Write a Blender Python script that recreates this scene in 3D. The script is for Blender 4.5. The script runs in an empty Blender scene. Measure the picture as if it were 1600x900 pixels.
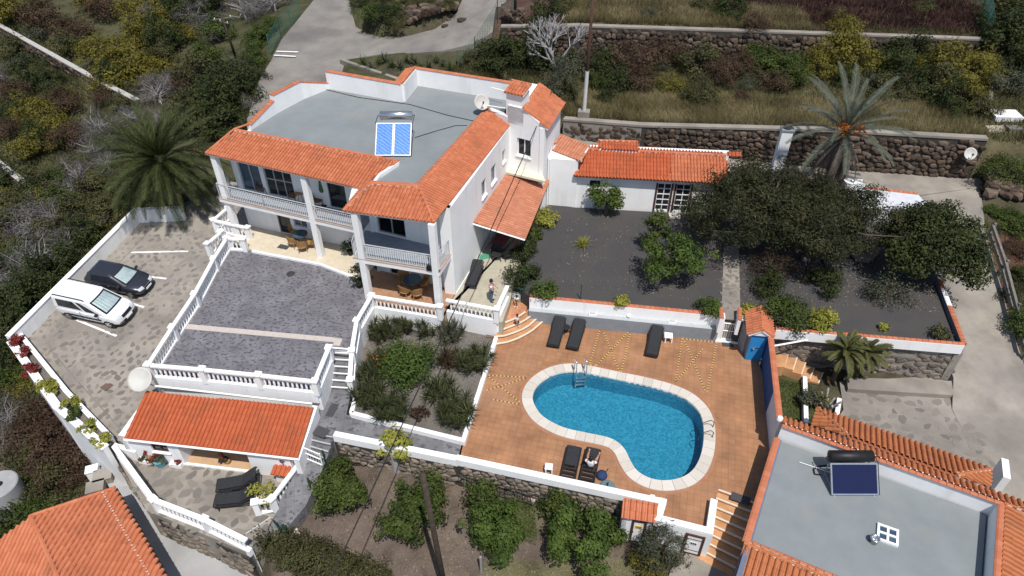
import bpy, bmesh, math, random
import numpy as np
from mathutils import Vector, Matrix
R = math.radians
scene = bpy.context.scene
# ------------------------------------------------------------ camera, world, sun, exposure
CAM_H, PITCH, FPX = 26.0, R(39.4), 1080.0
cam = bpy.data.objects.new('camera', bpy.data.cameras.new('camera'))
scene.collection.objects.link(cam)
cam.location = (0, 0, CAM_H)
cam.rotation_euler = (math.pi/2 - PITCH, 0, 0)
cam.data.sensor_width = 36.0
cam.data.lens = 36.0*FPX/1600
cam.data.clip_end = 6000
scene.camera = cam
SUN = Vector((.14, -.46, 1.0)).normalized()
world = bpy.data.worlds.new("World"); scene.world = world; world.use_nodes = True
wn = world.node_tree; bg = wn.nodes['Background']
sky = wn.nodes.new('ShaderNodeTexSky'); sky.sky_type = 'NISHITA'; sky.sun_disc = False
sky.sun_elevation = math.asin(SUN.z); sky.sun_rotation = math.atan2(SUN.x, SUN.y)
sky.air_density = 1.0; sky.dust_density = 1.0
wn.links.new(sky.outputs[0], bg.inputs[0]); bg.inputs[1].default_value = 0.118
sl = bpy.data.lights.new('sun', 'SUN'); sl.energy = 4.9; sl.angle = R(.5); sl.color = (1, .955, .89)
so = bpy.data.objects.new('sun', sl); scene.collection.objects.link(so)
so.rotation_euler = SUN.to_track_quat('Z', 'Y').to_euler(); so.location = (20, -40, 80)
vs = scene.view_settings; vs.view_transform = 'Standard'; vs.look = 'None'; vs.gamma = 1; vs.use_curve_mapping = False
vs.exposure = -0.07
scene.cycles.max_bounces = 6; scene.cycles.diffuse_bounces = 3; scene.cycles.transparent_max_bounces = 12
# ------------------------------------------------------------ survey: points of the place read off the drone picture
_s, _c = math.sin(PITCH), math.cos(PITCH)
def ray(x, y): return (x-800, FPX*_c - _s*(y-450), -(FPX*_s + _c*(y-450)))
def P(x, y, z=0.0):
    r = ray(x, y); t = (z-CAM_H)/r[2]
    return Vector((r[0]*t, r[1]*t, z))
def zat(x, y, Y):
    r = ray(x, y); return CAM_H + r[2]*Y/r[1]
def depth_of(X, Y, Z): return _c*Y + _s*(CAM_H-Z)
def px_of(X, Y, Z):
    d = depth_of(X, Y, Z); return (800+FPX*X/d, 450+FPX*(_c*(CAM_H-Z)-_s*Y)/d)
CZ0, CZY = -.4-.115*40.5, .115
def car_z(Y): return max(-2.75, CZ0+CZY*Y)
def PS(x, y):                                                          # on the sloping car park
    r = ray(x, y); t = (CZ0-CAM_H)/(r[2]-CZY*r[1])
    return Vector((r[0]*t, r[1]*t, car_z(r[1]*t)))
C = scene.collection
# ------------------------------------------------------------ object helpers
WL = {}
def tag(o, label=None, cat=None, group=None, kind=None):
    if label: o['label'] = label
    if cat: o['category'] = cat
    if group: o['group'] = group
    if kind: o['kind'] = kind
    return o
def thing(name, label, cat, loc=(0, 0, 0), group=None):
    o = bpy.data.objects.new(name, None); o.empty_display_size = .3; C.objects.link(o)
    o.location = loc; WL[o.name] = Vector(loc)
    return tag(o, label, cat, group)
def link(name, me, parent=None, mat=None):
    o = bpy.data.objects.new(name, me); C.objects.link(o)
    if mat is not None and not me.materials: me.materials.append(mat)
    if parent is not None: o.parent = parent; WL[o.name] = WL[parent.name]
    return o
def place(name, me, parent, M):                                         # shared mesh at world matrix M under parent
    o = bpy.data.objects.new(name, me); C.objects.link(o)
    if parent is not None:
        o.parent = parent; M = Matrix.Translation(-WL[parent.name]) @ M; WL[o.name] = WL[parent.name]
    o.matrix_local = M
    return o
def dup(root, loc, rz=0.0, sc=1.0, label=None, group=None):             # copy of a thing with its parts
    c = root.copy(); C.objects.link(c); c.location = loc; c.rotation_euler = (0, 0, rz)
    c.scale = (sc,)*3 if not isinstance(sc, tuple) else sc
    if label: c['label'] = label
    if group: c['group'] = group
    for ch in root.children:
        d = ch.copy(); C.objects.link(d); d.parent = c
        for g in ch.children:
            e = g.copy(); C.objects.link(e); e.parent = d
    return c
class MB:
    def __init__(s): s.v = []; s.f = []; s.t = []
    def add(s, vs, fs, tint=.5):
        n = len(s.v); s.v += [tuple(v) for v in vs]
        for f in fs: s.f.append(tuple(i+n for i in f)); s.t.append(tint)
        return s
    def box(s, c, d, rz=0, M=None, tint=.5):
        x, y, z = d[0]/2, d[1]/2, d[2]/2
        co, si = math.cos(rz), math.sin(rz); vs = []
        for a, b, e in ((-1,-1,-1),(1,-1,-1),(1,1,-1),(-1,1,-1),(-1,-1,1),(1,-1,1),(1,1,1),(-1,1,1)):
            p = Vector((a*x, b*y, e*z))
            p = M @ p if M is not None else Vector((p.x*co-p.y*si, p.x*si+p.y*co, p.z))
            vs.append(p+Vector(c))
        return s.add(vs, ((3,2,1,0),(4,5,6,7),(0,1,5,4),(1,2,6,5),(2,3,7,6),(3,0,4,7)), tint)
    def wall(s, p, q, t, z0, z1, off=0.0, tint=.5):                     # block over segment p-q; z0,z1 numbers or (start,end); off shifts left
        p = Vector(p[:2]); q = Vector(q[:2]); d = (q-p).normalized(); n = Vector((-d.y, d.x))
        if not isinstance(z0, tuple): z0 = (z0, z0)
        if not isinstance(z1, tuple): z1 = (z1, z1)
        a = n*(off-t/2); b = n*(off+t/2)
        vs = [(p+a).to_3d(), (q+a).to_3d(), (q+b).to_3d(), (p+b).to_3d()]
        zs0 = (z0[0], z0[1], z0[1], z0[0]); zs1 = (z1[0], z1[1], z1[1], z1[0])
        bot = [(v.x, v.y, z) for v, z in zip(vs, zs0)]; top = [(v.x, v.y, z) for v, z in zip(vs, zs1)]
        return s.add(bot+top, ((3,2,1,0),(4,5,6,7),(0,1,5,4),(1,2,6,5),(2,3,7,6),(3,0,4,7)), tint)
    def prism(s, poly, z0, z1=None, tint=.5):                           # poly of (x,y[,z]); z1 None: own z on top
        n = len(poly)
        a = sum(poly[i][0]*poly[(i+1)%n][1]-poly[(i+1)%n][0]*poly[i][1] for i in range(n))
        if a < 0: poly = list(poly)[::-1]
        top = [(p[0], p[1], p[2] if z1 is None else z1) for p in poly]
        bot = [(p[0], p[1], z0 if not callable(z0) else z0(p)) for p in poly]
        fs = [tuple(range(n, 2*n)), tuple(range(n-1, -1, -1))] + [(i, (i+1)%n, n+(i+1)%n, n+i) for i in range(n)]
        return s.add(bot+top, fs, tint)
    def tube(s, pts, r, n=6, r2=None, tint=.5, caps=True):
        pts = [Vector(p) for p in pts]; m = len(pts); vs = []
        for i, p in enumerate(pts):
            d = (pts[min(i+1, m-1)]-pts[max(i-1, 0)]).normalized()
            u = d.cross(Vector((0, 0, 1)) if abs(d.z) < .95 else Vector((1, 0, 0))).normalized(); w = d.cross(u)
            rr = r if r2 is None else r+(r2-r)*i/(m-1)
            if isinstance(r, (list, tuple)): rr = r[i]
            for k in range(n):
                a = 2*math.pi*k/n; vs.append(p+u*math.cos(a)*rr+w*math.sin(a)*rr)
        fs = [(i*n+k, i*n+(k+1)%n, (i+1)*n+(k+1)%n, (i+1)*n+k) for i in range(m-1) for k in range(n)]
        if caps: fs += [tuple(range(n-1, -1, -1)), tuple(range((m-1)*n, m*n))]
        return s.add(vs, fs, tint)
    def lathe(s, prof, c=(0, 0, 0), n=10, tint=.5):
        vs = []; m = len(prof)
        for r, z in prof:
            for k in range(n):
                a = 2*math.pi*k/n; vs.append((c[0]+r*math.cos(a), c[1]+r*math.sin(a), c[2]+z))
        fs = [(i*n+k, i*n+(k+1)%n, (i+1)*n+(k+1)%n, (i+1)*n+k) for i in range(m-1) for k in range(n)]
        fs += [tuple(range(n-1, -1, -1)), tuple(range((m-1)*n, m*n))]
        return s.add(vs, fs, tint)
    def strip(s, A, B, tint=.5):
        n = len(A); return s.add(list(A)+list(B), [(i, i+1, n+i+1, n+i) for i in range(n-1)], tint)
    def mesh(s, name, mat=None, smooth=False):
        me = bpy.data.meshes.new(name); me.from_pydata(s.v, [], s.f)
        if s.t and (min(s.t) != .5 or max(s.t) != .5):
            at = me.attributes.new('tint', 'FLOAT', 'FACE'); at.data.foreach_set('value', s.t)
        if mat: me.materials.append(mat)
        if smooth: me.polygons.foreach_set('use_smooth', [True]*len(me.polygons))
        me.update(); return me
    def build(s, name, mat, parent=None, smooth=False, kind=None, bevel=0):
        if parent is not None:
            w = WL[parent.name]; s.v = [(a-w.x, b-w.y, c-w.z) for a, b, c in s.v]
        o = link(name, s.mesh(name, mat, smooth), parent)
        if kind: o['kind'] = kind
        if bevel:
            b = o.modifiers.new('bevel', 'BEVEL'); b.width = bevel; b.segments = 2; b.limit_method = 'ANGLE'
        return o
def struct(name, mb, mat, label=None, smooth=False):
    o = mb.build(name, mat, None, smooth); o['kind'] = 'structure'
    if label: o['label'] = label
    WL[o.name] = Vector((0, 0, 0)); return o
# ------------------------------------------------------------ materials
MT = {}
def mat(name, cols, rough=.85, scale=3.0, detail=6, bump=0.0, bscale=None, spec=.3, metal=0, tint=0.0, objr=False, stops=None, dirt=None, coord='Object', trans=0.0):
    if name in MT: return MT[name]
    m = bpy.data.materials.new(name); m.use_nodes = True; nt = m.node_tree; N = nt.nodes; Lk = nt.links
    b = N['Principled BSDF']; b.inputs['Roughness'].default_value = rough; b.inputs['Metallic'].default_value = metal
    b.inputs['Specular IOR Level'].default_value = spec
    tc = N.new('ShaderNodeTexCoord'); geo = N.new('ShaderNodeNewGeometry')
    vec = geo.outputs['Position'] if coord == 'World' else tc.outputs['Object']
    nz = N.new('ShaderNodeTexNoise'); nz.inputs['Scale'].default_value = scale; nz.inputs['Detail'].default_value = detail; nz.inputs['Roughness'].default_value = .62
    Lk.new(vec, nz.inputs['Vector'])
    fac = nz.outputs['Fac']
    mr = N.new('ShaderNodeMapRange'); mr.inputs['From Min'].default_value = .3; mr.inputs['From Max'].default_value = .7
    Lk.new(fac, mr.inputs['Value']); fac = mr.outputs['Result']
    if tint or objr:
        src = None
        if tint:
            at = N.new('ShaderNodeAttribute'); at.attribute_name = 'tint'; src = at.outputs['Fac']
        if objr:
            oi = N.new('ShaderNodeObjectInfo')
            if src is None: src = oi.outputs['Random']
            else:
                ad = N.new('ShaderNodeMath'); ad.operation = 'ADD'; Lk.new(src, ad.inputs[0]); Lk.new(oi.outputs['Random'], ad.inputs[1])
                fr = N.new('ShaderNodeMath'); fr.operation = 'FRACT'; Lk.new(ad.outputs[0], fr.inputs[0]); src = fr.outputs[0]
        mx = N.new('ShaderNodeMix'); mx.data_type = 'FLOAT'; mx.inputs[0].default_value = tint or .75
        Lk.new(fac, mx.inputs[2]); Lk.new(src, mx.inputs[3]); fac = mx.outputs[0]
    cr = N.new('ShaderNodeValToRGB'); el = cr.color_ramp.elements
    n = len(cols)
    while len(el) < n: el.new(.5)
    for i, c in enumerate(cols):
        el[i].position = (stops[i] if stops else i/(n-1 if n > 1 else 1)); el[i].color = (*c, 1)
    Lk.new(fac, cr.inputs['Fac']); col = cr.outputs['Color']
    if dirt:                                                            # (colour, scale, low, high, amount)
        dn = N.new('ShaderNodeTexNoise'); dn.inputs['Scale'].default_value = dirt[1]; dn.inputs['Detail'].default_value = 8
        dmp = N.new('ShaderNodeMapping'); dmp.inputs['Scale'].default_value = (2.2, 2.2, .3) if name.startswith('white') else (1, 1, 1)
        Lk.new(geo.outputs['Position'], dmp.inputs['Vector']); Lk.new(dmp.outputs[0], dn.inputs['Vector'])
        dm = N.new('ShaderNodeMapRange'); dm.inputs['From Min'].default_value = dirt[2]; dm.inputs['From Max'].default_value = dirt[3]; dm.inputs['To Max'].default_value = dirt[4]
        Lk.new(dn.outputs['Fac'], dm.inputs['Value'])
        mc = N.new('ShaderNodeMix'); mc.data_type = 'RGBA'; Lk.new(dm.outputs['Result'], mc.inputs[0]); Lk.new(col, mc.inputs[6]); mc.inputs[7].default_value = (*dirt[0], 1)
        col = mc.outputs[2]
    Lk.new(col, b.inputs['Base Color'])
    if bump:
        bz = N.new('ShaderNodeTexNoise'); bz.inputs['Scale'].default_value = bscale or scale*6; bz.inputs['Detail'].default_value = 5
        Lk.new(vec, bz.inputs['Vector'])
        bp = N.new('ShaderNodeBump'); bp.inputs['Strength'].default_value = bump; bp.inputs['Distance'].default_value = .03
        Lk.new(bz.outputs['Fac'], bp.inputs['Height']); Lk.new(bp.outputs['Normal'], b.inputs['Normal'])
    if trans:
        tr = N.new('ShaderNodeBsdfTranslucent'); Lk.new(col, tr.inputs['Color'])
        mxs = N.new('ShaderNodeMixShader'); mxs.inputs[0].default_value = trans
        Lk.new(b.outputs[0], mxs.inputs[1]); Lk.new(tr.outputs[0], mxs.inputs[2]); Lk.new(mxs.outputs[0], N['Material Output'].inputs['Surface'])
    MT[name] = m; return m
def g(v, k=.0): return (v, v, v)
WHITE = mat('white_plaster', [(.78,.785,.79),(.85,.85,.85)], .9, 1.2, bump=.12, bscale=18, dirt=((.46,.43,.39), .7, .56, .80, .38))
WHITEP = mat('white_paint', [(.80,.80,.80),(.85,.85,.85)], .7, 2.0, dirt=((.45,.42,.36), 1.1, .58, .8, .3))
GREYROOF = mat('grey_roof_coating', [(.185,.205,.212),(.225,.245,.252)], .75, .7, bump=.08, bscale=9, dirt=((.32,.27,.20), .33, .62, .78, .3))
GREYPAINT = mat('grey_wall_paint', [(.20,.225,.25),(.25,.275,.30)], .85, 2, bump=.1)
LEDGE = mat('lit_ledge_grey', [(.36,.38,.39),(.42,.44,.45)], .85, 2, bump=.1)
def tilemat(name, a, b, c): return mat(name, [a, b, c], .82, 2.2, tint=.5, objr=True, bump=.12, bscale=30, dirt=((.16,.075,.045), .8, .54, .78, .45))
TILE = tilemat('terracotta_roof_tile', (.40,.125,.058), (.47,.155,.075), (.54,.20,.105))
TILER = tilemat('red_roof_tile', (.37,.085,.035), (.43,.105,.042), (.49,.135,.06))
TILEP = tilemat('faded_roof_tile', (.40,.15,.085), (.47,.195,.115), (.54,.25,.15))
TILEO = tilemat('brown_orange_tile', (.34,.115,.045), (.40,.14,.058), (.46,.17,.075))
CAPO = mat('orange_wall_cap', [(.38,.12,.06),(.50,.18,.095)], .85, 3, tint=.6, bump=.1)
MORTAR = mat('pale_mortar', [(.52,.44,.38),(.62,.55,.48)], .9, 8, bump=.2)
CONC = mat('pale_concrete', [(.215,.195,.165),(.28,.252,.218),(.325,.297,.257)], .92, .8, bump=.25, bscale=14, coord='World', dirt=((.14,.128,.12), .35, .42, .72, .65))
ROAD = mat('worn_concrete_road', [(.17,.155,.14),(.215,.20,.18),(.25,.235,.21)], .92, .5, bump=.2, bscale=10, coord='World', dirt=((.11,.10,.10), .22, .42, .72, .8))
FLAG = mat('flagstone', [(.125,.115,.105),(.185,.168,.148),(.25,.22,.185)], .9, 4, objr=True, bump=.3, bscale=20)
STONE = mat('basalt_stone', [(.028,.022,.018),(.062,.045,.034),(.11,.078,.057),(.19,.145,.115)], .95, 3, objr=True, tint=0, bump=.5, bscale=12)
STONET = mat('basalt_stone_mass', [(.028,.022,.018),(.062,.045,.034),(.11,.078,.057),(.19,.145,.115)], .95, 3, tint=.7, bump=.5, bscale=12)
STONEG = mat('grey_garden_stone', [(.09,.08,.07),(.17,.145,.12),(.27,.215,.165)], .95, 3, objr=True, bump=.5, bscale=12)
WMORT = mat('wall_mortar', [(.20,.18,.16),(.31,.285,.255)], .95, 2.5, bump=.4, bscale=14)
DARKGAP = mat('dark_wall_core', [(.035,.03,.027),(.07,.06,.052)], .95, 4, bump=.5)
GRAVEL = mat('dark_gravel', [(.028,.027,.028),(.058,.056,.057),(.095,.091,.091)], .95, 45, bump=.6, bscale=55, coord='World', dirt=((.085,.075,.065), .6, .45, .75, .5))
BEDSOIL = mat('grey_bed_gravel', [(.08,.072,.062),(.15,.136,.122),(.22,.205,.188)], .95, 25, bump=.6, bscale=40, coord='World', dirt=((.10,.085,.065), .8, .45, .7, .7))
DARKMETAL = mat('dark_metal', [(.03,.03,.032),(.05,.05,.055)], .5, 4, spec=.5)
GREYMETAL = mat('grey_metal', [(.38,.39,.40),(.48,.49,.5)], .4, 4, spec=.5, metal=.4)
STEEL = mat('steel', [(.55,.56,.57),(.65,.66,.67)], .25, 4, metal=.9)
RAILG = mat('railing_grey', [(.35,.36,.37),(.46,.47,.48)], .6, 5)
WOODP = mat('pole_wood', [(.035,.025,.02),(.075,.055,.045)], .9, 5, bump=.4)
WOODR = mat('red_post_wood', [(.16,.045,.025),(.22,.07,.04)], .7, 5)
GREYWOOD = mat('weathered_wood', [(.12,.115,.105),(.20,.19,.175)], .9, 5, bump=.3)
BLACKF = mat('black_lounger_weave', [(.012,.012,.014),(.026,.026,.029)], .75, 30, bump=.2, bscale=60)
CUSHION = mat('charcoal_cushion', [(.02,.021,.024),(.036,.037,.041)], .9, 12, bump=.2)
WICKER = mat('tan_wicker', [(.26,.14,.05),(.42,.25,.10)], .8, 25, bump=.4, bscale=50)
DWICKER = mat('brown_wicker', [(.12,.06,.035),(.24,.13,.075)], .8, 25, bump=.4, bscale=50)
NAVY = mat('shaded_navy_wall', [(.018,.06,.19),(.03,.085,.24)], .8, 3, bump=.1)  # dark blue with the shade on the pool side wall worked in
SLATE = mat('slate_blue_wall', [(.11,.135,.20),(.15,.175,.25)], .85, 3, bump=.1)
BLUE = mat('bright_blue_paint', [(.02,.20,.50),(.03,.25,.58)], .75, 3, bump=.08)
PORCHT = mat('cream_porch_tile', [(.50,.43,.32),(.60,.53,.41)], .6, 3)
PORCHB = mat('brown_porch_tile', [(.30,.16,.09),(.40,.24,.15)], .6, 3)
PATIOF = mat('pale_patio_tile', [(.36,.33,.25),(.44,.41,.33)], .7, 3, dirt=((.25,.22,.17), .7, .5, .75, .5))
BALCF = mat('grey_balcony_tile', [(.20,.23,.27),(.27,.30,.34)], .6, 3)
BROWNT = mat('dark_brown_frame', [(.05,.02,.016),(.09,.04,.03)], .6, 5)
BARK = mat('bark', [(.06,.045,.035),(.13,.10,.08)], .95, 8, bump=.6, bscale=20)
DEADW = mat('bleached_wood', [(.26,.25,.25),(.42,.40,.40)], .95, 8, bump=.4)
PALMB = mat('palm_bark', [(.07,.05,.035),(.16,.12,.085)], .95, 9, bump=.9, bscale=14)
GLASS = mat('dark_window_glass', [(.012,.016,.02),(.025,.03,.035)], .06, 1.5, spec=.35)
GLASSB = mat('bluish_window_glass', [(.03,.06,.09),(.07,.11,.15)], .08, 1.5, spec=.5)
BLACKP = mat('black_plastic', [(.008,.008,.009),(.016,.016,.017)], .5, 5)
SKIN = mat('skin', [(.34,.17,.11),(.45,.25,.17)], .6, 8)
HAIR = mat('dark_hair', [(.01,.007,.006),(.025,.017,.014)], .6, 20)
CREAM = mat('cream_nosing', [(.62,.52,.42),(.72,.63,.53)], .8, 6)
COPING = mat('cream_coping', [(.47,.43,.375),(.55,.51,.45),(.61,.57,.515)], .8, 5, objr=True, bump=.1)
REDCURT = mat('red_curtain', [(.14,.03,.035),(.30,.08,.085)], .9, 8)
SHEETB = mat('silver_sunshade', [(.55,.60,.62),(.78,.80,.80)], .35, 2, metal=.5)
def leafmat(name, a, b, c=None, tr=.34):
    cols = [a, b] if c is None else [a, b, c]
    return mat(name, cols, .65, .8, tint=.75, trans=tr, spec=.25)
L_DARK = leafmat('dark_leaf', (.014,.022,.007), (.036,.050,.013), (.078,.096,.026))
L_MID = leafmat('mid_green_leaf', (.022,.034,.008), (.058,.084,.016), (.125,.165,.034))
L_BRIGHT = leafmat('bright_green_leaf', (.027,.047,.010), (.070,.112,.020), (.15,.20,.045))
L_OLIVE = leafmat('olive_leaf', (.032,.033,.013), (.078,.078,.030), (.15,.142,.055))
L_YELL = leafmat('yellow_green_leaf', (.05,.048,.010), (.135,.12,.018), (.25,.215,.038))
L_BROWN = leafmat('brown_leaf', (.03,.018,.012), (.075,.045,.028), (.13,.085,.05))
L_GREY = leafmat('grey_twig', (.06,.055,.055), (.12,.11,.108), (.20,.185,.18), .1)
L_SAGE = leafmat('grey_green_leaf', (.036,.042,.026), (.085,.094,.058), (.155,.163,.105))
L_FEATH = leafmat('feathery_dark_leaf', (.013,.017,.007), (.036,.041,.016), (.095,.092,.036))
L_PALM = leafmat('palm_leaf', (.016,.022,.007), (.048,.062,.018), (.15,.16,.055))
L_PALMG = leafmat('grey_palm_leaf', (.06,.07,.05), (.12,.135,.10), (.22,.23,.175))
L_DEAD = leafmat('dead_frond', (.10,.075,.055), (.20,.165,.135), (.32,.28,.24))
L_RED = leafmat('red_flower', (.09,.012,.012), (.20,.025,.022), (.30,.07,.04))
L_ORNG = leafmat('orange_flower', (.5,.12,.01), (.6,.2,.02))
L_YFL = leafmat('yellow_leaf_plant', (.12,.13,.02), (.30,.30,.05), (.46,.44,.10))
L_SPIKE = leafmat('spiky_leaf', (.022,.030,.012), (.055,.066,.026), (.13,.14,.055))
L_PALMO = leafmat('olive_palm_leaf', (.05,.055,.018), (.12,.125,.045), (.24,.23,.10))
G_DRY = leafmat('dry_grass', (.12,.105,.045), (.26,.215,.105), (.44,.37,.21))
G_GREEN = leafmat('green_grass', (.035,.052,.012), (.078,.105,.025), (.15,.17,.05))
G_MIX = leafmat('mixed_weeds', (.042,.043,.016), (.092,.094,.036), (.18,.165,.072))
# patterned ones
def brickmat(name, c1, c2, cm, w, h, rot=0.0, mort=.012, rough=.8, offset=.5, speck=None, dirt=None):
    m = bpy.data.materials.new(name); m.use_nodes = True; nt = m.node_tree; N = nt.nodes; Lk = nt.links; b = N['Principled BSDF']
    b.inputs['Roughness'].default_value = rough; b.inputs['Specular IOR Level'].default_value = .3
    geo = N.new('ShaderNodeNewGeometry'); mp = N.new('ShaderNodeMapping'); mp.inputs['Rotation'].default_value = (0, 0, rot)
    Lk.new(geo.outputs['Position'], mp.inputs['Vector'])
    bt = N.new('ShaderNodeTexBrick'); bt.offset = offset; bt.inputs['Scale'].default_value = 1
    bt.inputs['Brick Width'].default_value = w; bt.inputs['Row Height'].default_value = h; bt.inputs['Mortar Size'].default_value = mort
    bt.inputs['Color1'].default_value = (*c1, 1); bt.inputs['Color2'].default_value = (*c2, 1); bt.inputs['Mortar'].default_value = (*cm, 1)
    Lk.new(mp.outputs[0], bt.inputs['Vector']); col = bt.outputs['Color']
    nz = N.new('ShaderNodeTexNoise'); nz.inputs['Scale'].default_value = .9; nz.inputs['Detail'].default_value = 8; Lk.new(geo.outputs['Position'], nz.inputs['Vector'])
    mr = N.new('ShaderNodeMapRange'); mr.inputs['From Min'].default_value = .3; mr.inputs['From Max'].default_value = .72; mr.inputs['To Min'].default_value = .72; mr.inputs['To Max'].default_value = 1.15
    Lk.new(nz.outputs['Fac'], mr.inputs['Value'])
    mu = N.new('ShaderNodeMix'); mu.data_type = 'RGBA'; mu.blend_type = 'MULTIPLY'; mu.inputs[0].default_value = 1
    Lk.new(col, mu.inputs[6]); Lk.new(mr.outputs[0], mu.inputs[7]); col = mu.outputs[2]
    if speck:                                                           # printed flecks on the tile: (colour, scale, threshold)
        v = N.new('ShaderNodeTexVoronoi'); v.inputs['Scale'].default_value = speck[1]; v.inputs['Randomness'].default_value = .9
        mp2 = N.new('ShaderNodeMapping'); mp2.inputs['Scale'].default_value = (1, 1.35, 1); mp2.inputs['Rotation'].default_value = (0, 0, rot+.5)
        n2 = N.new('ShaderNodeTexNoise'); n2.inputs['Scale'].default_value = speck[1]*.9; n2.inputs['Detail'].default_value = 2
        Lk.new(geo.outputs['Position'], mp2.inputs['Vector']); Lk.new(mp2.outputs[0], n2.inputs['Vector'])
        m2 = N.new('ShaderNodeMapRange'); m2.inputs['From Min'].default_value = speck[2]; m2.inputs['From Max'].default_value = speck[2]+.08; Lk.new(n2.outputs['Fac'], m2.inputs['Value'])
        mc = N.new('ShaderNodeMix'); mc.data_type = 'RGBA'; Lk.new(m2.outputs[0], mc.inputs[0]); Lk.new(col, mc.inputs[6]); mc.inputs[7].default_value = (*speck[0], 1); col = mc.outputs[2]
    if dirt:
        dn = N.new('ShaderNodeTexNoise'); dn.inputs['Scale'].default_value = dirt[1]; dn.inputs['Detail'].default_value = 6; Lk.new(geo.outputs['Position'], dn.inputs['Vector'])
        dm = N.new('ShaderNodeMapRange'); dm.inputs['From Min'].default_value = dirt[2]; dm.inputs['From Max'].default_value = dirt[3]; dm.inputs['To Max'].default_value = dirt[4]; Lk.new(dn.outputs['Fac'], dm.inputs['Value'])
        mc = N.new('ShaderNodeMix'); mc.data_type = 'RGBA'; Lk.new(dm.outputs[0], mc.inputs[0]); Lk.new(col, mc.inputs[6]); mc.inputs[7].default_value = (*dirt[0], 1); col = mc.outputs[2]
    Lk.new(col, b.inputs['Base Color'])
    bp = N.new('ShaderNodeBump'); bp.inputs['Strength'].default_value = .5; bp.inputs['Distance'].default_value = .01; bp.invert = True
    Lk.new(bt.outputs['Fac'], bp.inputs['Height']); Lk.new(bp.outputs[0], b.inputs['Normal'])
    return m
DECK = brickmat('terracotta_deck_tile', (.365,.185,.095), (.325,.158,.078), (.25,.135,.08), .30, .30, R(14), .010, .7, 0.0, dirt=((.36,.225,.15), .28, .5, .75, .35))
TERR = brickmat('grey_print_tile', (.165,.16,.178), (.19,.185,.202), (.135,.132,.14), .42, .42, R(-8), .008, .75, 0.0, speck=((.085,.08,.095), 5.5, .53))
LANDT = brickmat('small_orange_tile', (.48,.20,.10), (.58,.28,.15), (.42,.22,.14), .16, .16, R(-12), .01, .75, .5)
STEPT = brickmat('step_orange_tile', (.54,.29,.14), (.48,.25,.12), (.42,.25,.15), .3, .3, R(-12), .006, .7, 0)
STEPG = brickmat('step_grey_tile', (.15,.15,.16), (.19,.19,.20), (.11,.11,.12), .4, .4, R(-8), .006, .75, 0, speck=((.085,.08,.095), 4.2, .56))
BLOCKM = brickmat('concrete_block', (.16,.155,.15), (.21,.20,.19), (.10,.095,.09), .45, .22, 0, .02, .9)
def poolmat():
    m = bpy.data.materials.new('pool_mosaic'); m.use_nodes = True; nt = m.node_tree; N = nt.nodes; Lk = nt.links; b = N['Principled BSDF']
    geo = N.new('ShaderNodeNewGeometry')
    v = N.new('ShaderNodeTexVoronoi'); v.inputs['Scale'].default_value = 11; Lk.new(geo.outputs['Position'], v.inputs['Vector'])
    cr = N.new('ShaderNodeValToRGB'); cr.color_ramp.elements[0].color = (.018,.165,.27,1); cr.color_ramp.elements[1].color = (.045,.285,.40,1)
    sp = N.new('ShaderNodeSeparateColor'); Lk.new(v.outputs['Color'], sp.inputs[0]); Lk.new(sp.outputs[0], cr.inputs['Fac'])
    Lk.new(cr.outputs[0], b.inputs['Base Color']); b.inputs['Roughness'].default_value = .5
    return m
POOLM = poolmat()
def watermat():
    m = bpy.data.materials.new('pool_water'); m.use_nodes = True; nt = m.node_tree; N = nt.nodes; Lk = nt.links
    N.remove(N['Principled BSDF'])
    t = N.new('ShaderNodeBsdfTransparent'); t.inputs[0].default_value = (.74,.92,.95,1)
    gl = N.new('ShaderNodeBsdfGlossy'); gl.inputs['Roughness'].default_value = .03
    fr = N.new('ShaderNodeFresnel'); fr.inputs['IOR'].default_value = 1.33
    nz = N.new('ShaderNodeTexNoise'); nz.inputs['Scale'].default_value = 4.5; nz.inputs['Detail'].default_value = 4
    geo = N.new('ShaderNodeNewGeometry'); Lk.new(geo.outputs['Position'], nz.inputs['Vector'])
    bp = N.new('ShaderNodeBump'); bp.inputs['Strength'].default_value = .3; bp.inputs['Distance'].default_value = .04; Lk.new(nz.outputs['Fac'], bp.inputs['Height'])
    Lk.new(bp.outputs[0], gl.inputs['Normal']); Lk.new(bp.outputs[0], fr.inputs['Normal'])
    mx = N.new('ShaderNodeMixShader'); Lk.new(fr.outputs[0], mx.inputs[0]); Lk.new(t.outputs[0], mx.inputs[1]); Lk.new(gl.outputs[0], mx.inputs[2])
    Lk.new(mx.outputs[0], N['Material Output'].inputs['Surface']); return m
WATER = watermat()
def glassmat():
    m = bpy.data.materials.new('clear_glass'); m.use_nodes = True; nt = m.node_tree; N = nt.nodes; Lk = nt.links
    N.remove(N['Principled BSDF'])
    t = N.new('ShaderNodeBsdfTransparent'); t.inputs[0].default_value = (.88,.95,.93,1)
    gl = N.new('ShaderNodeBsdfGlossy'); gl.inputs['Roughness'].default_value = .02
    fr = N.new('ShaderNodeFresnel'); fr.inputs['IOR'].default_value = 1.5
    mx = N.new('ShaderNodeMixShader'); Lk.new(fr.outputs[0], mx.inputs[0]); Lk.new(t.outputs[0], mx.inputs[1]); Lk.new(gl.outputs[0], mx.inputs[2])
    Lk.new(mx.outputs[0], N['Material Output'].inputs['Surface']); return m
CLEAR = glassmat()
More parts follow.
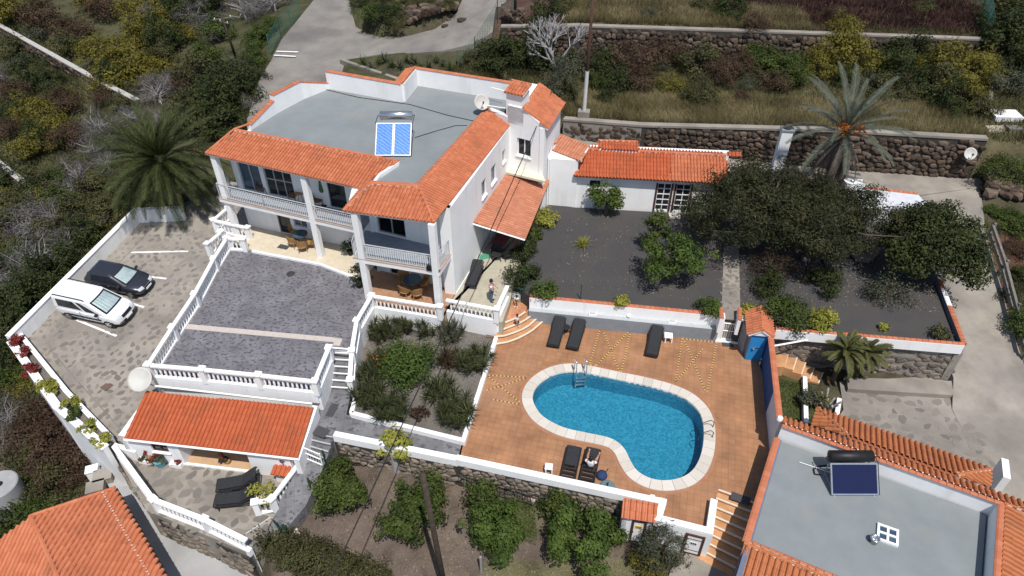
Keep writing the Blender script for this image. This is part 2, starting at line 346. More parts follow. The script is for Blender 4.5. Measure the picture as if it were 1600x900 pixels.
def solarmat(name, c1, c2, sc, ro=.4):
    m = bpy.data.materials.new(name); m.use_nodes = True; nt = m.node_tree; N = nt.nodes; Lk = nt.links; b = N['Principled BSDF']
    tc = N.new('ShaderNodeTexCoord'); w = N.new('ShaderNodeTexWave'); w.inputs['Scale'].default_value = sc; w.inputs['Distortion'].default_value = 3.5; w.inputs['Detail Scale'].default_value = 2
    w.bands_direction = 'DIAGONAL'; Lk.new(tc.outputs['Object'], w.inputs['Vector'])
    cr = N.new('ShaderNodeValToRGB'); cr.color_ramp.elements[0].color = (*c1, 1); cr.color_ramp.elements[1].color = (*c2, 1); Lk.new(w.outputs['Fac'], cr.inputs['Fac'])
    Lk.new(cr.outputs[0], b.inputs['Base Color']); b.inputs['Roughness'].default_value = ro; return m
SOLARB = solarmat('blue_collector', (.02,.12,.46), (.09,.27,.60), 2.1)  # striped blues painted in for the rippled glare on the panels
SOLARD = solarmat('dark_collector', (.008,.010,.045), (.011,.014,.055), 3, .12)
def paint(name, col, rough=.3, metal=0.0):
    m = mat(name, [tuple(c*.97 for c in col), col], rough, 2, spec=.5, metal=metal)
    m.node_tree.nodes['Principled BSDF'].inputs['Coat Weight'].default_value = .6; return m
# ------------------------------------------------------------ terrain
def inpoly(X, Y, poly):
    X = np.asarray(X, float); Y = np.asarray(Y, float); ins = np.zeros(X.shape, bool); n = len(poly)
    for i in range(n):
        x1, y1 = poly[i][0], poly[i][1]; x2, y2 = poly[(i+1) % n][0], poly[(i+1) % n][1]
        c = ((y1 > Y) != (y2 > Y))
        with np.errstate(divide='ignore', invalid='ignore'): ins ^= c & (X < (x2-x1)*(Y-y1)/((y2-y1) if y2 != y1 else 1e-9)+x1)
    return ins
CTRL = [P(*q) for q in [(0,0,-3),(150,0,-1.5),(300,0,.5),(200,80,-2.5),(100,100,-4),(0,150,-6),(100,200,-5),(250,150,-3.5),(330,100,-1),(0,300,-7),(120,330,-5.5),(200,280,-4),
    (300,250,-2.5),(370,160,-.6),(0,450,-7),(100,420,-5.5),(0,600,-8),(40,650,-7.2),(120,720,-6.8),(30,780,-8),(220,830,-5.2),(300,860,-5.2),(330,330,-.8),(430,150,.1),(420,100,.6),(470,40,1.2),
    (520,10,2),(560,100,.9),(620,70,1.6),(700,60,2.2),(770,20,3.3),(600,20,3),(680,20,3.6),(650,100,1.3),(760,100,1.7),(850,130,1.4),(860,200,.5),(1560,260,1.4),(1580,350,.1),(1600,450,-.6),
    (1640,550,-1.3),(1590,190,2.6),(1590,100,4),(1590,0,6),(540,800,-3.3),(700,765,-2.9),(900,890,-3.6),(960,800,-2.9),(620,715,-2.5),(1050,890,-2.8),(800,780,-2.9),(450,890,-3.9),(560,900,-3.8),
    (400,900,-4.6),(1300,620,-2),(1500,700,-2.1),(1700,800,-2.3),(1100,900,-2.8),(1250,620,-1.95)]]
CTRL += [Vector(v) for v in [(0,150,12),(-60,150,3),(60,150,14),(-110,80,-8),(-100,40,-12),(90,60,6),(80,20,-2),(0,0,-8),(-40,5,-11),(40,0,-6),(0,400,60),(-400,200,-30),(400,200,10),(0,-300,-40),(0,1500,120),(-1500,0,-80),(1500,0,-20),(0,-1500,-90)]]
CA = np.array([tuple(v) for v in CTRL])
w1 = [Vector((3.98,49.78)), Vector((9.8,48.0)), Vector((22.6,45.0)), Vector((32.9,43.4))]     # front line of lower stone wall
W1Z = [1.95, 2.3, 3.4, 3.55]
w2 = [Vector((-1.0,62.0)), Vector((5.7,61.4)), Vector((33.2,58.4)), Vector((42,57.4))]
T1 = [(3.3,50.6),(9.8,48.7),(22.6,45.7),(34.0,43.9),(44,42.5),(60,58),(42,60),(5.7,63),(-2.2,62.6)]
T2 = [(-1.6,62.9),(5.7,62.1),(33.2,59.1),(42,58.2),(43.5,90),(44,135),(-2,140)]
ROAD1 = [((385,190,-.1),(520,190,-.1)),((405,125,.25),(530,130,.25)),((425,92,.5),(540,93,.6)),((440,62,.9),(556,42,1.2)),((470,25,1.6),(548,15,1.7)),((490,0,2.1),(546,0,2.1)),((500,-60,3.2),(550,-60,3.2))]
ROAD2 = [((540,93,.6),(556,42,1.2)),((600,84,1.2),(590,57,1.4)),((640,83,1.5),(635,57,1.7)),((690,80,2.0),(680,45,2.2)),((740,68,2.5),(712,22,2.8)),((778,45,3.1),(722,0,3.4)),((798,10,3.8),(735,-30,4.0)),((812,-30,4.5),(760,-70,4.7))]
DRIVE = [((1380,280,.5),(1530,285,.5)),((1430,310,.35),(1535,320,.35)),((1450,360,.15),(1540,360,.15)),((1450,420,-.1),(1550,400,-.05)),((1455,470,-.45),(1565,450,-.4)),((1470,540,-1.05),(1582,515,-.95)),((1490,590,-1.55),(1600,570,-1.5)),((1488,640,-1.97),(1660,640,-1.97)),((1550,760,-2.06),(1740,760,-2.06)),((1580,920,-2.2),(1820,920,-2.2))]
def quads(S): return [[P(*a[0]), P(*b[0]), P(*b[1]), P(*a[1])] for a, b in zip(S[:-1], S[1:])]
SQ = [q for S in (ROAD1, ROAD2, DRIVE) for q in quads(S)]
def plane(q):
    A = np.array([[v.x, v.y, 1] for v in q]); b = np.array([v.z for v in q]); return np.linalg.lstsq(A, b, rcond=None)[0]
SQP = [plane(q) for q in SQ]
def natural(X, Y):
    X = np.asarray(X, float); Y = np.asarray(Y, float)
    d = (X[..., None]-CA[:, 0])**2+(Y[..., None]-CA[:, 1])**2+.3
    w = d**-1.6; Z = (w*CA[:, 2]).sum(-1)/w.sum(-1)
    t1 = inpoly(X, Y, T1); Z = np.where(t1, 1.8+np.clip((X-4)*.06, 0, 1.45)+np.clip((Y-48)*.03, 0, .5), Z)
    t2 = inpoly(X, Y, T2); Z = np.where(t2, 5.25+(Y-60)*.035, Z)
    near = (np.abs(X) < 120) & (Y < 140) & (Y > -10)
    Z = Z+near*(.10*np.sin(X*1.3+Y*.7)*np.sin(Y*1.1-X*.4)+.05*np.sin(X*3.1)*np.sin(Y*2.7))
    for q, pl in zip(SQ, SQP):
        c = sum(q, Vector())/4; e = [(c.x+(v.x-c.x)*1.12, c.y+(v.y-c.y)*1.12) for v in q]
        m = inpoly(X, Y, e); Z = np.where(m, np.minimum(Z, pl[0]*X+pl[1]*Y+pl[2]-.10), Z)
    return Z
def v2(*pts): return [(p[0], p[1]) for p in pts]
TERRACE = v2(*[P(*q) for q in [(345,374),(400,392),(505,411),(577,437),(583,470),(557,530),(553,548),(519,547),(494,613),(246,585)]])
PATIO = [(-20.9,22.6),(-17.3,18.6),(-12.0,16.5),(-11.55,17.0),(-10.6,20.2),(-10.3,22.4),(-18.4,23.4)]
CARPARK = v2(PS(20,549), PS(214,350), (-23.0,40.9,0), (-21.2,44.0,0), (-18.2,43.5,0), (-17.6,37.3,0), (-18.0,35.5,0), (-18.3,24.2,0), (-18.6,22.0,0), (-20.9,22.55,0), (-24.4,25.0,0))
DECK_P = v2(P(775,520,-1.2), P(722,692,-1.2), P(713,715,-.78), P(1036,784,-.78), P(1029,810,-.78), P(1109,830,-.78), P(1116,780,-.9), P(1123,766,-1.2), P(1181,786,-1.2), (12.1,19.6), (12.75,20.7), (13.2,21.4), (13.55,26.9), (13.2,28.6), (11.7,28.8), (.6,30.6), (-.9,29.6))
GRAVEL_P = v2((1.02,30.4), (11.6,28.8), P(1158,503,.4), P(1230,513,.4), P(1508,540,.4), P(1470,445,.4), P(1440,380,.4), P(1400,315,.4), (13.9,38.8,0), (4.2,39.8,0), (2.6,40.4,0), P(848,330,.4), P(826,395,.4), P(812,450,.4))
BED_P = [(-8.2,23.2),(-2.4,21.4),(-.95,28.9),(-7.9,29.7),(-8.4,27.0),(-8.2,25.4)]
WALK_P = v2(*[P(*q, -1.2) for q in [(511,612),(549,612),(541,648),(725,690)]])+v2(P(716,716,-.85), P(521,677,-.85))+v2(*[P(*q,-1.2) for q in [(519,684),(482,676)]])
PLAZA_P = v2(*[P(*q, -2.0) for q in [(1312,596),(1500,585),(1545,640),(1660,700),(1760,820),(1560,780),(1290,680),(1318,640)]])
BACKPATH = v2(*[P(*q, .5) for q in [(872,212),(1000,226),(1180,248),(1535,276),(1535,292),(1380,312),(1280,270),(1150,262),(880,246)]])
LANE_P = v2(*[P(*q, -5.0) for q in [(150,720),(215,752),(262,795),(330,838),(400,872),(420,935),(250,940),(190,800)]])
HOUSE_P = [(-17.2,37.6),(-14.0,44.6),(-12.7,46.2),(-7.3,44.0),(-6.6,46.8),(3.3,43.4),(2.2,40.6),(2.6,36),(-.5,31),(-9,32)]
STAIRR = [P(*q) for q in [(1122.7,765,-1.2),(1178,785,-1.2),(1150,905,-2.56),(1090,872,-2.56)]]
SURF = [(TERRACE, lambda x, y: 0.0), (PATIO, lambda x, y: -2.9), (DECK_P, lambda x, y: -1.2), (WALK_P, lambda x, y: -1.2), (BED_P, lambda x, y: -1.1), (GRAVEL_P, lambda x, y: .4),
        (CARPARK, lambda x, y: car_z(y)), (BACKPATH, lambda x, y: .5), (PLAZA_P, lambda x, y: -2.0), (LANE_P, lambda x, y: -5.0), (HOUSE_P, lambda x, y: 0.0)]
def ground(X, Y):
    Z = natural(X, Y)
    for poly, zf in SURF:
        m = inpoly(X, Y, poly)
        zz = np.vectorize(zf)(X, Y) if poly is CARPARK else zf(0, 0)
        Z = np.where(m, np.minimum(Z, zz-.35) if poly is not BED_P else zz-.2, Z)
    m = inpoly(X, Y, [(1.0,19.5),(10.5,19.5),(10.5,27),(.5,27)]); Z = np.where(m, np.minimum(Z, -3.6), Z)
    m = inpoly(X, Y, [(9.3,12),(22,8),(24,17),(12.4,21)]); Z = np.where(m, np.minimum(Z, -2.8), Z)
    m = inpoly(X, Y, [(p.x, p.y) for p in STAIRR]); Z = np.where(m, np.minimum(Z, -3.0), Z)
    return Z
def surfz(x, y):
    for poly, zf in SURF:
        if bool(inpoly(x, y, poly)): return zf(x, y)
    return float(natural(np.array([x]), np.array([y]))[0])
def PG(px, py):                                                         # where the view ray meets the ground
    r = Vector(ray(px, py)); lo = None; t0 = 10.0/-r.z
    ts = np.linspace(14, 36, 400)/-r.z
    for t in ts:
        p = Vector((r.x*t, r.y*t, CAM_H+r.z*t))
        if p.z <= surfz(p.x, p.y)+.0: return Vector((p.x, p.y, surfz(p.x, p.y)))
    return p
def PN(px, py):
    r = Vector(ray(px, py)); ts = np.linspace(10, 40, 600)/-r.z
    X = r.x*ts; Y = r.y*ts; Z = CAM_H+r.z*ts; G = natural(X, Y); i = int(np.argmax(Z <= G)) or 599
    return Vector((X[i], Y[i], G[i]))
def axis(a, b, st, lo, hi):
    core = list(np.arange(a, b, st)); s = st; x = core[0]; left = []
    while x > lo: s *= 1.25; x -= s; left.append(x)
    s = st; x = core[-1]; right = []
    while x < hi: s *= 1.25; x += s; right.append(x)
    return np.array(left[::-1]+core+right)
gx = axis(-45, 46, .5, -3000, 3000); gy = axis(9, 75, .5, -2500, 4000)
GX, GY = np.meshgrid(gx, gy); GZ = ground(GX, GY); nx, ny = len(gx), len(gy)
me = bpy.data.meshes.new('ground')
vv = np.stack([GX, GY, GZ], -1).reshape(-1, 3); idx = np.arange(nx*ny).reshape(ny, nx)
ff = np.stack([idx[:-1, :-1], idx[:-1, 1:], idx[1:, 1:], idx[1:, :-1]], -1).reshape(-1, 4)
me.from_pydata(vv.tolist(), [], ff.tolist()); me.polygons.foreach_set('use_smooth', [True]*len(ff))
# soil colour by zone (what grows and lies there)
rngc = np.random.default_rng(3); X, Y = vv[:, 0], vv[:, 1]
col = np.tile(np.array([.062, .062, .032]), (len(X), 1))
def zone(mask, c): col[mask] = c
zone(X > -12, (.065, .06, .036))
zone(inpoly(X, Y, T1), (.095, .082, .045)); zone(inpoly(X, Y, T2), (.078, .047, .038))
zone(inpoly(X, Y, [(5,62.5),(22,60.5),(22,66),(4,69)]), (.12, .10, .055))
zone(inpoly(X, Y, [(-12,8),(12.5,8),(9,17),(-2,20.8),(-9,21.6),(-11,18)]), (.125, .098, .080))
zone(inpoly(X, Y, [(-2,9),(6,9),(6,16.5),(-1,16)]), (.12, .115, .06)); zone(inpoly(X, Y, [(-1.6,17.5),(1.2,17),(1,19.2),(-1.4,19.4)]), (.08, .09, .035))
zone(inpoly(X, Y, [(26,30),(34,30),(34,37),(29,38)]), (.10, .052, .036)); zone(inpoly(X, Y, [(13.5,21.5),(16.5,21),(16.5,26.3),(13.5,26.5)]), (.075, .085, .035))
zone(inpoly(X, Y, [(-38,14),(-30,16),(-26,21),(-27,25),(-31,26)]), (.10, .082, .062))
ca = me.color_attributes.new('zone', 'FLOAT_COLOR', 'POINT'); ca.data.foreach_set('color', np.concatenate([col, np.ones((len(X), 1))], 1).ravel())
m = bpy.data.materials.new('earth'); m.use_nodes = True; nt = m.node_tree; N = nt.nodes; Lk = nt.links; b = N['Principled BSDF']; b.inputs['Roughness'].default_value = .97; b.inputs['Specular IOR Level'].default_value = .1
at = N.new('ShaderNodeAttribute'); at.attribute_name = 'zone'; geo = N.new('ShaderNodeNewGeometry')
n1 = N.new('ShaderNodeTexNoise'); n1.inputs['Scale'].default_value = .6; n1.inputs['Detail'].default_value = 10; n1.inputs['Roughness'].default_value = .7; Lk.new(geo.outputs['Position'], n1.inputs['Vector'])
mr = N.new('ShaderNodeMapRange'); mr.inputs['From Min'].default_value = .3; mr.inputs['From Max'].default_value = .7; mr.inputs['To Min'].default_value = .55; mr.inputs['To Max'].default_value = 1.5; Lk.new(n1.outputs['Fac'], mr.inputs['Value'])
mu = N.new('ShaderNodeMix'); mu.data_type = 'RGBA'; mu.blend_type = 'MULTIPLY'; mu.inputs[0].default_value = 1; Lk.new(at.outputs['Color'], mu.inputs[6]); Lk.new(mr.outputs[0], mu.inputs[7])
n2 = N.new('ShaderNodeTexNoise'); n2.inputs['Scale'].default_value = 9; n2.inputs['Detail'].default_value = 6; Lk.new(geo.outputs['Position'], n2.inputs['Vector'])
m2 = N.new('ShaderNodeMapRange'); m2.inputs['From Min'].default_value = .60; m2.inputs['From Max'].default_value = .70; m2.inputs['To Max'].default_value = .55; Lk.new(n2.outputs['Fac'], m2.inputs['Value'])
mc = N.new('ShaderNodeMix'); mc.data_type = 'RGBA'; Lk.new(m2.outputs[0], mc.inputs[0]); Lk.new(mu.outputs[2], mc.inputs[6]); mc.inputs[7].default_value = (.21, .17, .12, 1); Lk.new(mc.outputs[2], b.inputs['Base Color'])
bp = N.new('ShaderNodeBump'); bp.inputs['Strength'].default_value = .7; bp.inputs['Distance'].default_value = .12; Lk.new(n2.outputs['Fac'], bp.inputs['Height']); Lk.new(bp.outputs[0], b.inputs['Normal'])
me.materials.append(m)
o = link('ground', me); tag(o, 'rough brown and green hillside ground around the villa', None, None, 'structure')
# roads as sheets with a real edge thickness
def road(name, S, mt, label):
    mb = MB()
    for q in quads(S): mb.prism([tuple(v) for v in q], lambda p: p[2]-.5)
    return struct(name, mb, mt, label)
road('road', ROAD1, ROAD, 'worn grey concrete road climbing past the back of the villa')
for i, S in enumerate([ROAD2]): road('side_road', S, ROAD, 'grey side road curving right around the stony green island')
road('driveway', DRIVE, CONC, 'pale concrete driveway curving down along the right edge')
mb = MB()
for (a, b_, w) in (((432,80,.75),(466,81,.78),.16), ((428,86,.70),(462,88,.72),.16)):
    a = P(*a); b_ = P(*b_); mb.wall(a, b_, w, (a.z-.05, b_.z-.05), (a.z+.012, b_.z+.012))
struct('road_marking', mb, WHITEP, 'two short white lines painted across the concrete road')
# ------------------------------------------------------------ building aids: stones, tiles, balustrades, openings
rnd = random.Random(5)
def chunk(seed, flat=1.0):                                              # rough 20-face stone
    bm = bmesh.new(); bmesh.ops.create_icosphere(bm, subdivisions=1, radius=.62); r = random.Random(seed)
    for v in bm.verts: v.co *= r.uniform(.82, 1.12); v.co.x = max(-.5, min(.5, v.co.x*1.05)); v.co.z = max(-.47, min(.47, v.co.z*1.05)); v.co.y = max(-.5, v.co.y)
    me = bpy.data.meshes.new('stone'); bm.to_mesh(me); bm.free(); return me
STONES = [chunk(i) for i in range(7)]; STONESG = [chunk(20+i) for i in range(7)]
for s_ in STONES: s_.materials.append(STONE)
for s_ in STONESG: s_.materials.append(STONEG)
def stone_face(parent, p, q, zb, zt, size, pool, maxn=300, depth=.16, dens=1.0, seed=1):
    """fill the face p->q (front is to the right of p->q) with stones; zb, zt are (start,end). Returns leftovers joined as stuff"""
    r = random.Random(seed); p = Vector(p[:2]); q = Vector(q[:2]); Lg = (q-p).length; d = (q-p)/Lg; n = Vector((d.y, -d.x)); out = []
    hmax = max(zt[0]-zb[0], zt[1]-zb[1]); z = 0
    while z < hmax:
        rh = size*r.uniform(.5, .8); x = -size*r.uniform(0, .9)
        while x < Lg:
            w = size*r.uniform(.55, 1.45); f = min(max((x+w/2)/Lg, 0), 1); b0 = zb[0]+(zb[1]-zb[0])*f; t0 = zt[0]+(zt[1]-zt[0])*f
            h = rh*r.uniform(.8, 1.35); zc = b0+z+h/2+r.uniform(-.24, .24)*size
            if zc+h*.35 < t0 and w/2 < x+w/2 < Lg-w*.2 and r.random() < dens:
                c = p+d*(x+w/2)+n*r.uniform(-.03, .02)
                M = Matrix.Translation((c.x, c.y, zc)) @ Matrix(((d.x, n.x, 0, 0), (d.y, n.y, 0, 0), (0, 0, 1, 0), (0, 0, 0, 1))) @ Matrix.Rotation(r.uniform(-.6, .6), 4, 'Y') @ Matrix.Diagonal((w*.98, depth*r.uniform(.8, 1.3), h*1.02, 1))
                out.append((M, r.randrange(len(pool))))
            x += w
        z += rh
    out.sort(key=lambda t: depth_of(*t[0].translation))
    for M, k in out[:maxn]: place('stone', pool[k], parent, M)
    if len(out) > maxn: stone_mass(parent, out[maxn:], pool, r)
    return len(out)
def stone_mass(parent, items, pool, r):
    mb = MB()
    for M, k in items:
        src = pool[k]; mb.add([M @ v.co for v in src.vertices], [tuple(f.vertices) for f in src.polygons], r.random())
    return mb.build('small_stones', STONET, parent, kind='stuff')
def flag(seed):
    r = random.Random(seed); n = r.randint(5, 7); pts = []
    for k in range(n):
        a = 2*math.pi*(k+r.uniform(-.28, .28))/n; rr = r.uniform(.40, .56); pts.append((rr*math.cos(a)*1.12, rr*math.sin(a)*.66))
    mb = MB(); mb.prism(pts, 0, 1); return mb.mesh('paving_stone', FLAG)
FLAGS = [flag(i) for i in range(9)]
FLAGT = mat('flagstone_mass', [(.13,.125,.12),(.21,.195,.18),(.30,.26,.225)], .9, 4, tint=.75, bump=.3, bscale=20)
def flagstones(parent, poly, zf, size, maxn, gap=.12, seed=1, keep=1.0, holes=(), normal=None):
    r = random.Random(seed); xs = [p[0] for p in poly]; ys = [p[1] for p in poly]; out = []; y = min(ys); row = 0
    while y < max(ys):
        x = min(xs)+(row % 2)*size*.55
        while x < max(xs):
            cx = x+r.uniform(-.28, .28)*size; cy = y+r.uniform(-.28, .28)*size*.9; s_ = size*r.uniform(.8, 1.4)-gap
            if r.random() < keep and bool(inpoly(cx, cy, poly)) and not any(bool(inpoly(cx, cy, h)) for h in holes): out.append((cx, cy, s_, r.uniform(0, 6.28), r.randrange(9)))
            x += size*1.12
        y += size*.92; row += 1
    out.sort(key=lambda t: depth_of(t[0], t[1], zf(t[1])))
    N_ = Vector(normal).normalized() if normal else Vector((0, 0, 1)); Rn = Vector((0, 0, 1)).rotation_difference(N_).to_matrix().to_4x4(); rest = MB()
    for i, (cx, cy, s_, a, k) in enumerate(out):
        M = Matrix.Translation((cx, cy, zf(cy)-.05)) @ Rn @ Matrix.Rotation(a, 4, 'Z') @ Matrix.Diagonal((s_, s_, .05+r.uniform(.006, .014), 1))
        if i < maxn: place('paving_stone', FLAGS[k], parent, M)
        else: rest.add([M @ v.co for v in FLAGS[k].vertices], [tuple(f.vertices) for f in FLAGS[k].polygons], r.random())
    if rest.f: rest.build('small_paving_stones', FLAGT, parent, kind='stuff')
def tile_proto(pw, ch):
    prof = [(0,-.012),(.28,-.016),(.32,.035),(.44,.080),(.64,.104),(.84,.080),(.96,.035),(1,-.012)]; vs = []; fs = []; n = len(prof)
    for (yy, lift) in ((0, .030), (ch*1.06, 0)):
        vs += [(x*pw, yy, z+lift) for x, z in prof]
    fs = [(i, i+1, n+i+1, n+i) for i in range(n-1)]
    vs += [(x*pw, 0, -.01) for x, z in prof]; fs += [(2*n+i, 2*n+i+1, i+1, i) for i in range(n-1)]
    return vs, fs
TPC = {}
def roof_tiles(parent, poly, eave, mt, pw=.21, ch=.36, nind=0, deck=True, thick=.10, seed=1, deckmat=None):
    """poly: 3D planar convex outline; eave: (i,j) indices, tiles run up from that edge"""
    r = random.Random(seed); poly = [Vector(p) for p in poly]; A = poly[eave[0]]; B = poly[eave[1]]; ux = (B-A).normalized()
    c = sum(poly, Vector())/len(poly); nz = None
    for p in poly:
        if p is not A and p is not B:
            nn = ux.cross(p-A)
            if nn.length > .2: nz = nn.normalized(); break
    if nz.z < 0: nz = -nz
    uy = nz.cross(ux); 
    if (c-A).dot(uy) < 0: ux = -ux; uy = nz.cross(ux)
    L2 = [((p-A).dot(ux), (p-A).dot(uy)) for p in poly]; x0 = min(a for a, b in L2); x1 = max(a for a, b in L2)
    vs, fs = tile_proto(pw, ch); items = []; ncol = max(1, round((x1-x0)/pw)); pwr = (x1-x0)/ncol
    for k in range(ncol):
        xc = x0+(k+.5)*pwr; ys = []
        for i in range(len(L2)):
            (xa, ya), (xb, yb) = L2[i], L2[(i+1) % len(L2)]
            if (xa-xc)*(xb-xc) <= 0 and xa != xb: ys.append(ya+(yb-ya)*(xc-xa)/(xb-xa))
        if len(ys) < 2: continue
        lo, hi = min(ys), max(ys); y = lo-.03; ct = r.uniform(-.12, .12)
        while y < hi-.05:
            items.append((x0+k*pwr, y, min(ch, hi-y)/ch, ct)); y += ch
    M0 = Matrix((( ux.x, uy.x, nz.x, A.x), (ux.y, uy.y, nz.y, A.y), (ux.z, uy.z, nz.z, A.z), (0, 0, 0, 1)))
    def Mt(x, y, s_): return M0 @ Matrix.Translation((x, y, r.uniform(0, .006))) @ Matrix.Rotation(r.uniform(-.012, .012), 4, 'Z') @ Matrix.Diagonal((pwr/pw, s_, 1, 1))
    items.sort(key=lambda t: depth_of(*(M0 @ Vector((t[0], t[1], 0)))))
    if nind:
        key = (pw, ch, mt.name)
        if key not in TPC:
            me_ = bpy.data.meshes.new('roof_tile'); me_.from_pydata(vs, [], fs); me_.materials.append(mt); TPC[key] = me_
    mb = MB()
    for i, (x, y, s_, ct) in enumerate(items):
        M = Mt(x, y, s_)
        if i < nind: place('roof_tile', TPC[key], parent, M)
        else: mb.add([M @ Vector(v) for v in vs], fs, min(1, max(0, r.random()*.75+.12+ct)))
    if mb.f: mb.build('roof_tiles', mt, parent, kind='stuff')
    if deck:
        off = nz*.012; d = MB(); n = len(poly); pj = [p-nz*(p-A).dot(nz) for p in poly]; top = [p-off*3 for p in pj]; bot = [p-nz*thick for p in pj]
        d.add(top+bot, [tuple(range(n)), tuple(range(2*n-1, n-1, -1))]+[(i, n+i, n+(i+1) % n, (i+1) % n) for i in range(n)])
        d.build('roof_deck', deckmat or WHITE, parent)
def ridge(parent, pts, r=.10, mt=None, mortar=True, step=.34, name='ridge_cap', seed=2):
    rr = random.Random(seed); mb = MB(); mo = MB()
    for a, b in zip(pts[:-1], pts[1:]):
        a = Vector(a); b = Vector(b); L_ = (b-a).length; n = max(1, round(L_/step)); d = (b-a)/L_
        for k in range(n):
            p0 = a+d*(L_*k/n-.02); p1 = a+d*(L_*(k+1)/n); mb.tube([p0, p1], r*1.06, 8, r*.92, tint=rr.random())
            if mortar:
                s_ = Vector((d.y, -d.x, 0)).normalized()
                for sg in (-1, 1): mo.box(a+d*(L_*(k+.5)/n)+s_*sg*r*.98-Vector((0, 0, r*.30)), (L_/n*.5, .05, .075), math.atan2(d.y, d.x))
    mb.build(name, mt or TILE, parent, kind='stuff')
    if mortar: mo.build('ridge_mortar', MORTAR, parent, kind='stuff')
def cap_tiles(parent, pts, w=.30, mt=None, step=.30, seed=3, h=.07):
    rr = random.Random(seed); mb = MB()
    for a, b in zip(pts[:-1], pts[1:]):
        a = Vector(a); b = Vector(b); L_ = (b-a).length; n = max(1, round(L_/step)); d = (b-a)/L_; s_ = Vector((-d.y, d.x, 0)).normalized()
        for k in range(n):
            p0 = a+d*(L_*k/n); p1 = a+d*(L_*(k+1)/n-.015); up = Vector((0, 0, 1)); l0 = .012
            prof = [(-.5, 0), (-.5, h*.4), (-.22, h), (.22, h), (.5, h*.4), (.5, 0)]
            vs = [p0+s_*x*w+up*(z+l0) for x, z in prof]+[p1+s_*x*w+up*z for x, z in prof]
            mb.add(vs, [(i, i+1, 7+i, 6+i) for i in range(5)]+[(5, 4, 3, 2, 1, 0), (6, 7, 8, 9, 10, 11)], rr.random())
    return mb.build('coping_tiles', mt or CAPO, parent, kind='stuff')
BALP = [(.055,0),(.055,.05),(.030,.08),(.062,.22),(.058,.30),(.030,.44),(.030,.50),(.050,.54),(.050,.58)]
BAL = MB().lathe([(r_, z/.58) for r_, z in BALP], n=7).mesh('baluster', WHITEP, True)
BALRAKE = BAL
def balustrade(pts, label, group=None, h=.92, base=.12, posts=None, th=.16, wallto=None, spacing=.235, plain=(), rail_w=.22, drop=None):
    """pts: 3D base points; thing > plinth, top_rail, post(s), baluster(s); wallto: z down to which a white wall carries it"""
    t = thing('balustrade', label, 'balustrade', pts[0], group)
    pl = MB(); tr = MB(); n = 0; h0 = h; base0 = base
    for i, (a, b) in enumerate(zip(pts[:-1], pts[1:])):
        a = Vector(a); b = Vector(b); L_ = (b-a).to_2d().length; d = (b-a)/L_
        lo = (a.z-.02, b.z-.02) if wallto is None else (wallto, wallto); e = .004*i; h = h0+e; base = base0+e
        pl.wall(a, b, th+.03, lo, (a.z+base, b.z+base))
        if i in plain: pl.wall(a, b, th, (a.z+base, b.z+base), (a.z+h-.1, b.z+h-.1)); 
        tr.wall(a, b, rail_w, (a.z+h-.10, b.z+h-.10), (a.z+h, b.z+h))
        if i in plain: continue
        k = max(1, int((L_-.3)/spacing)); 
        for j in range(k):
            p = a+d*(.15+(L_-.3)*(j+.5)/k)
            place('baluster', BAL, t, Matrix.Translation((p.x, p.y, p.z+base)) @ Matrix.Diagonal((1, 1, h-.10-base, 1)))
    pl.build('plinth', WHITE, t); tr.build('top_rail', WHITEP, t)
    for i, p in enumerate(pts):
        h = h0
        if posts is not None and i not in posts: continue
        a = Vector(p); q = Vector(pts[min(i+1, len(pts)-1)]); q0 = Vector(pts[max(i-1, 0)]); an = math.atan2(q.y-q0.y, q.x-q0.x)
        mb = MB().box((a.x, a.y, a.z+(h+.02)/2-.01), (.27, .27, h+.04), an); mb.box((a.x, a.y, a.z+h+.055), (.36, .36, .075), an); mb.box((a.x, a.y, a.z+h+.105), (.26, .26, .035), an)
        mb.build('post', WHITEP, t)
    return t
BARM = MB().box((0, 0, .5), (.022, .022, 1)).mesh('railing_bar', WHITEP)
def railing(parent, pts, h=1.0, sp=.13, name='railing', mt=None):
    mt = mt or RAILG; mb = MB()
    for a, b in zip(pts[:-1], pts[1:]):
        a = Vector(a); b = Vector(b); up = Vector((0, 0, 1))
        mb.tube([a+up*h, b+up*h], .035, 6); mb.tube([a+up*.10, b+up*.10], .02, 6); mb.tube([a+up*(h-.14), b+up*(h-.14)], .014, 5)
    for p in pts: mb.box((p[0], p[1], p[2]+h/2), (.05, .05, h))
    o = mb.build(name, mt, parent)
    for a, b in zip(pts[:-1], pts[1:]):
        a = Vector(a); b = Vector(b); n = int((b-a).length/sp)
        for k in range(1, n):
            p = a+(b-a)*k/n; place('railing_bar', BARM, o, Matrix.Translation((p.x, p.y, p.z+.10)) @ Matrix.Diagonal((1, 1, h-.22, 1)))
    return o
def wall_open(parent, p, q, t, z0, z1, ops, mt, name='wall', off=0.0):
    """wall with rectangular openings (u0,u1,za,zb) measured from p along p->q"""
    p = Vector(p[:2]); q = Vector(q[:2]); L_ = (q-p).length; d = (q-p)/L_; us = sorted({0.0, L_}|{o_[0] for o_ in ops}|{o_[1] for o_ in ops}); mb = MB()
    for a, b in zip(us[:-1], us[1:]):
        if b-a < 1e-4: continue
        hs = sorted([(o_[2], o_[3]) for o_ in ops if o_[0] <= a+1e-5 and o_[1] >= b-1e-5]); z = z0
        for (ha, hb) in hs:
            if ha > z: mb.wall(p+d*a, p+d*b, t, z, ha, off)
            z = max(z, hb)
        if z < z1: mb.wall(p+d*a, p+d*b, t, z, z1, off)
    return mb.build(name, mt, parent)
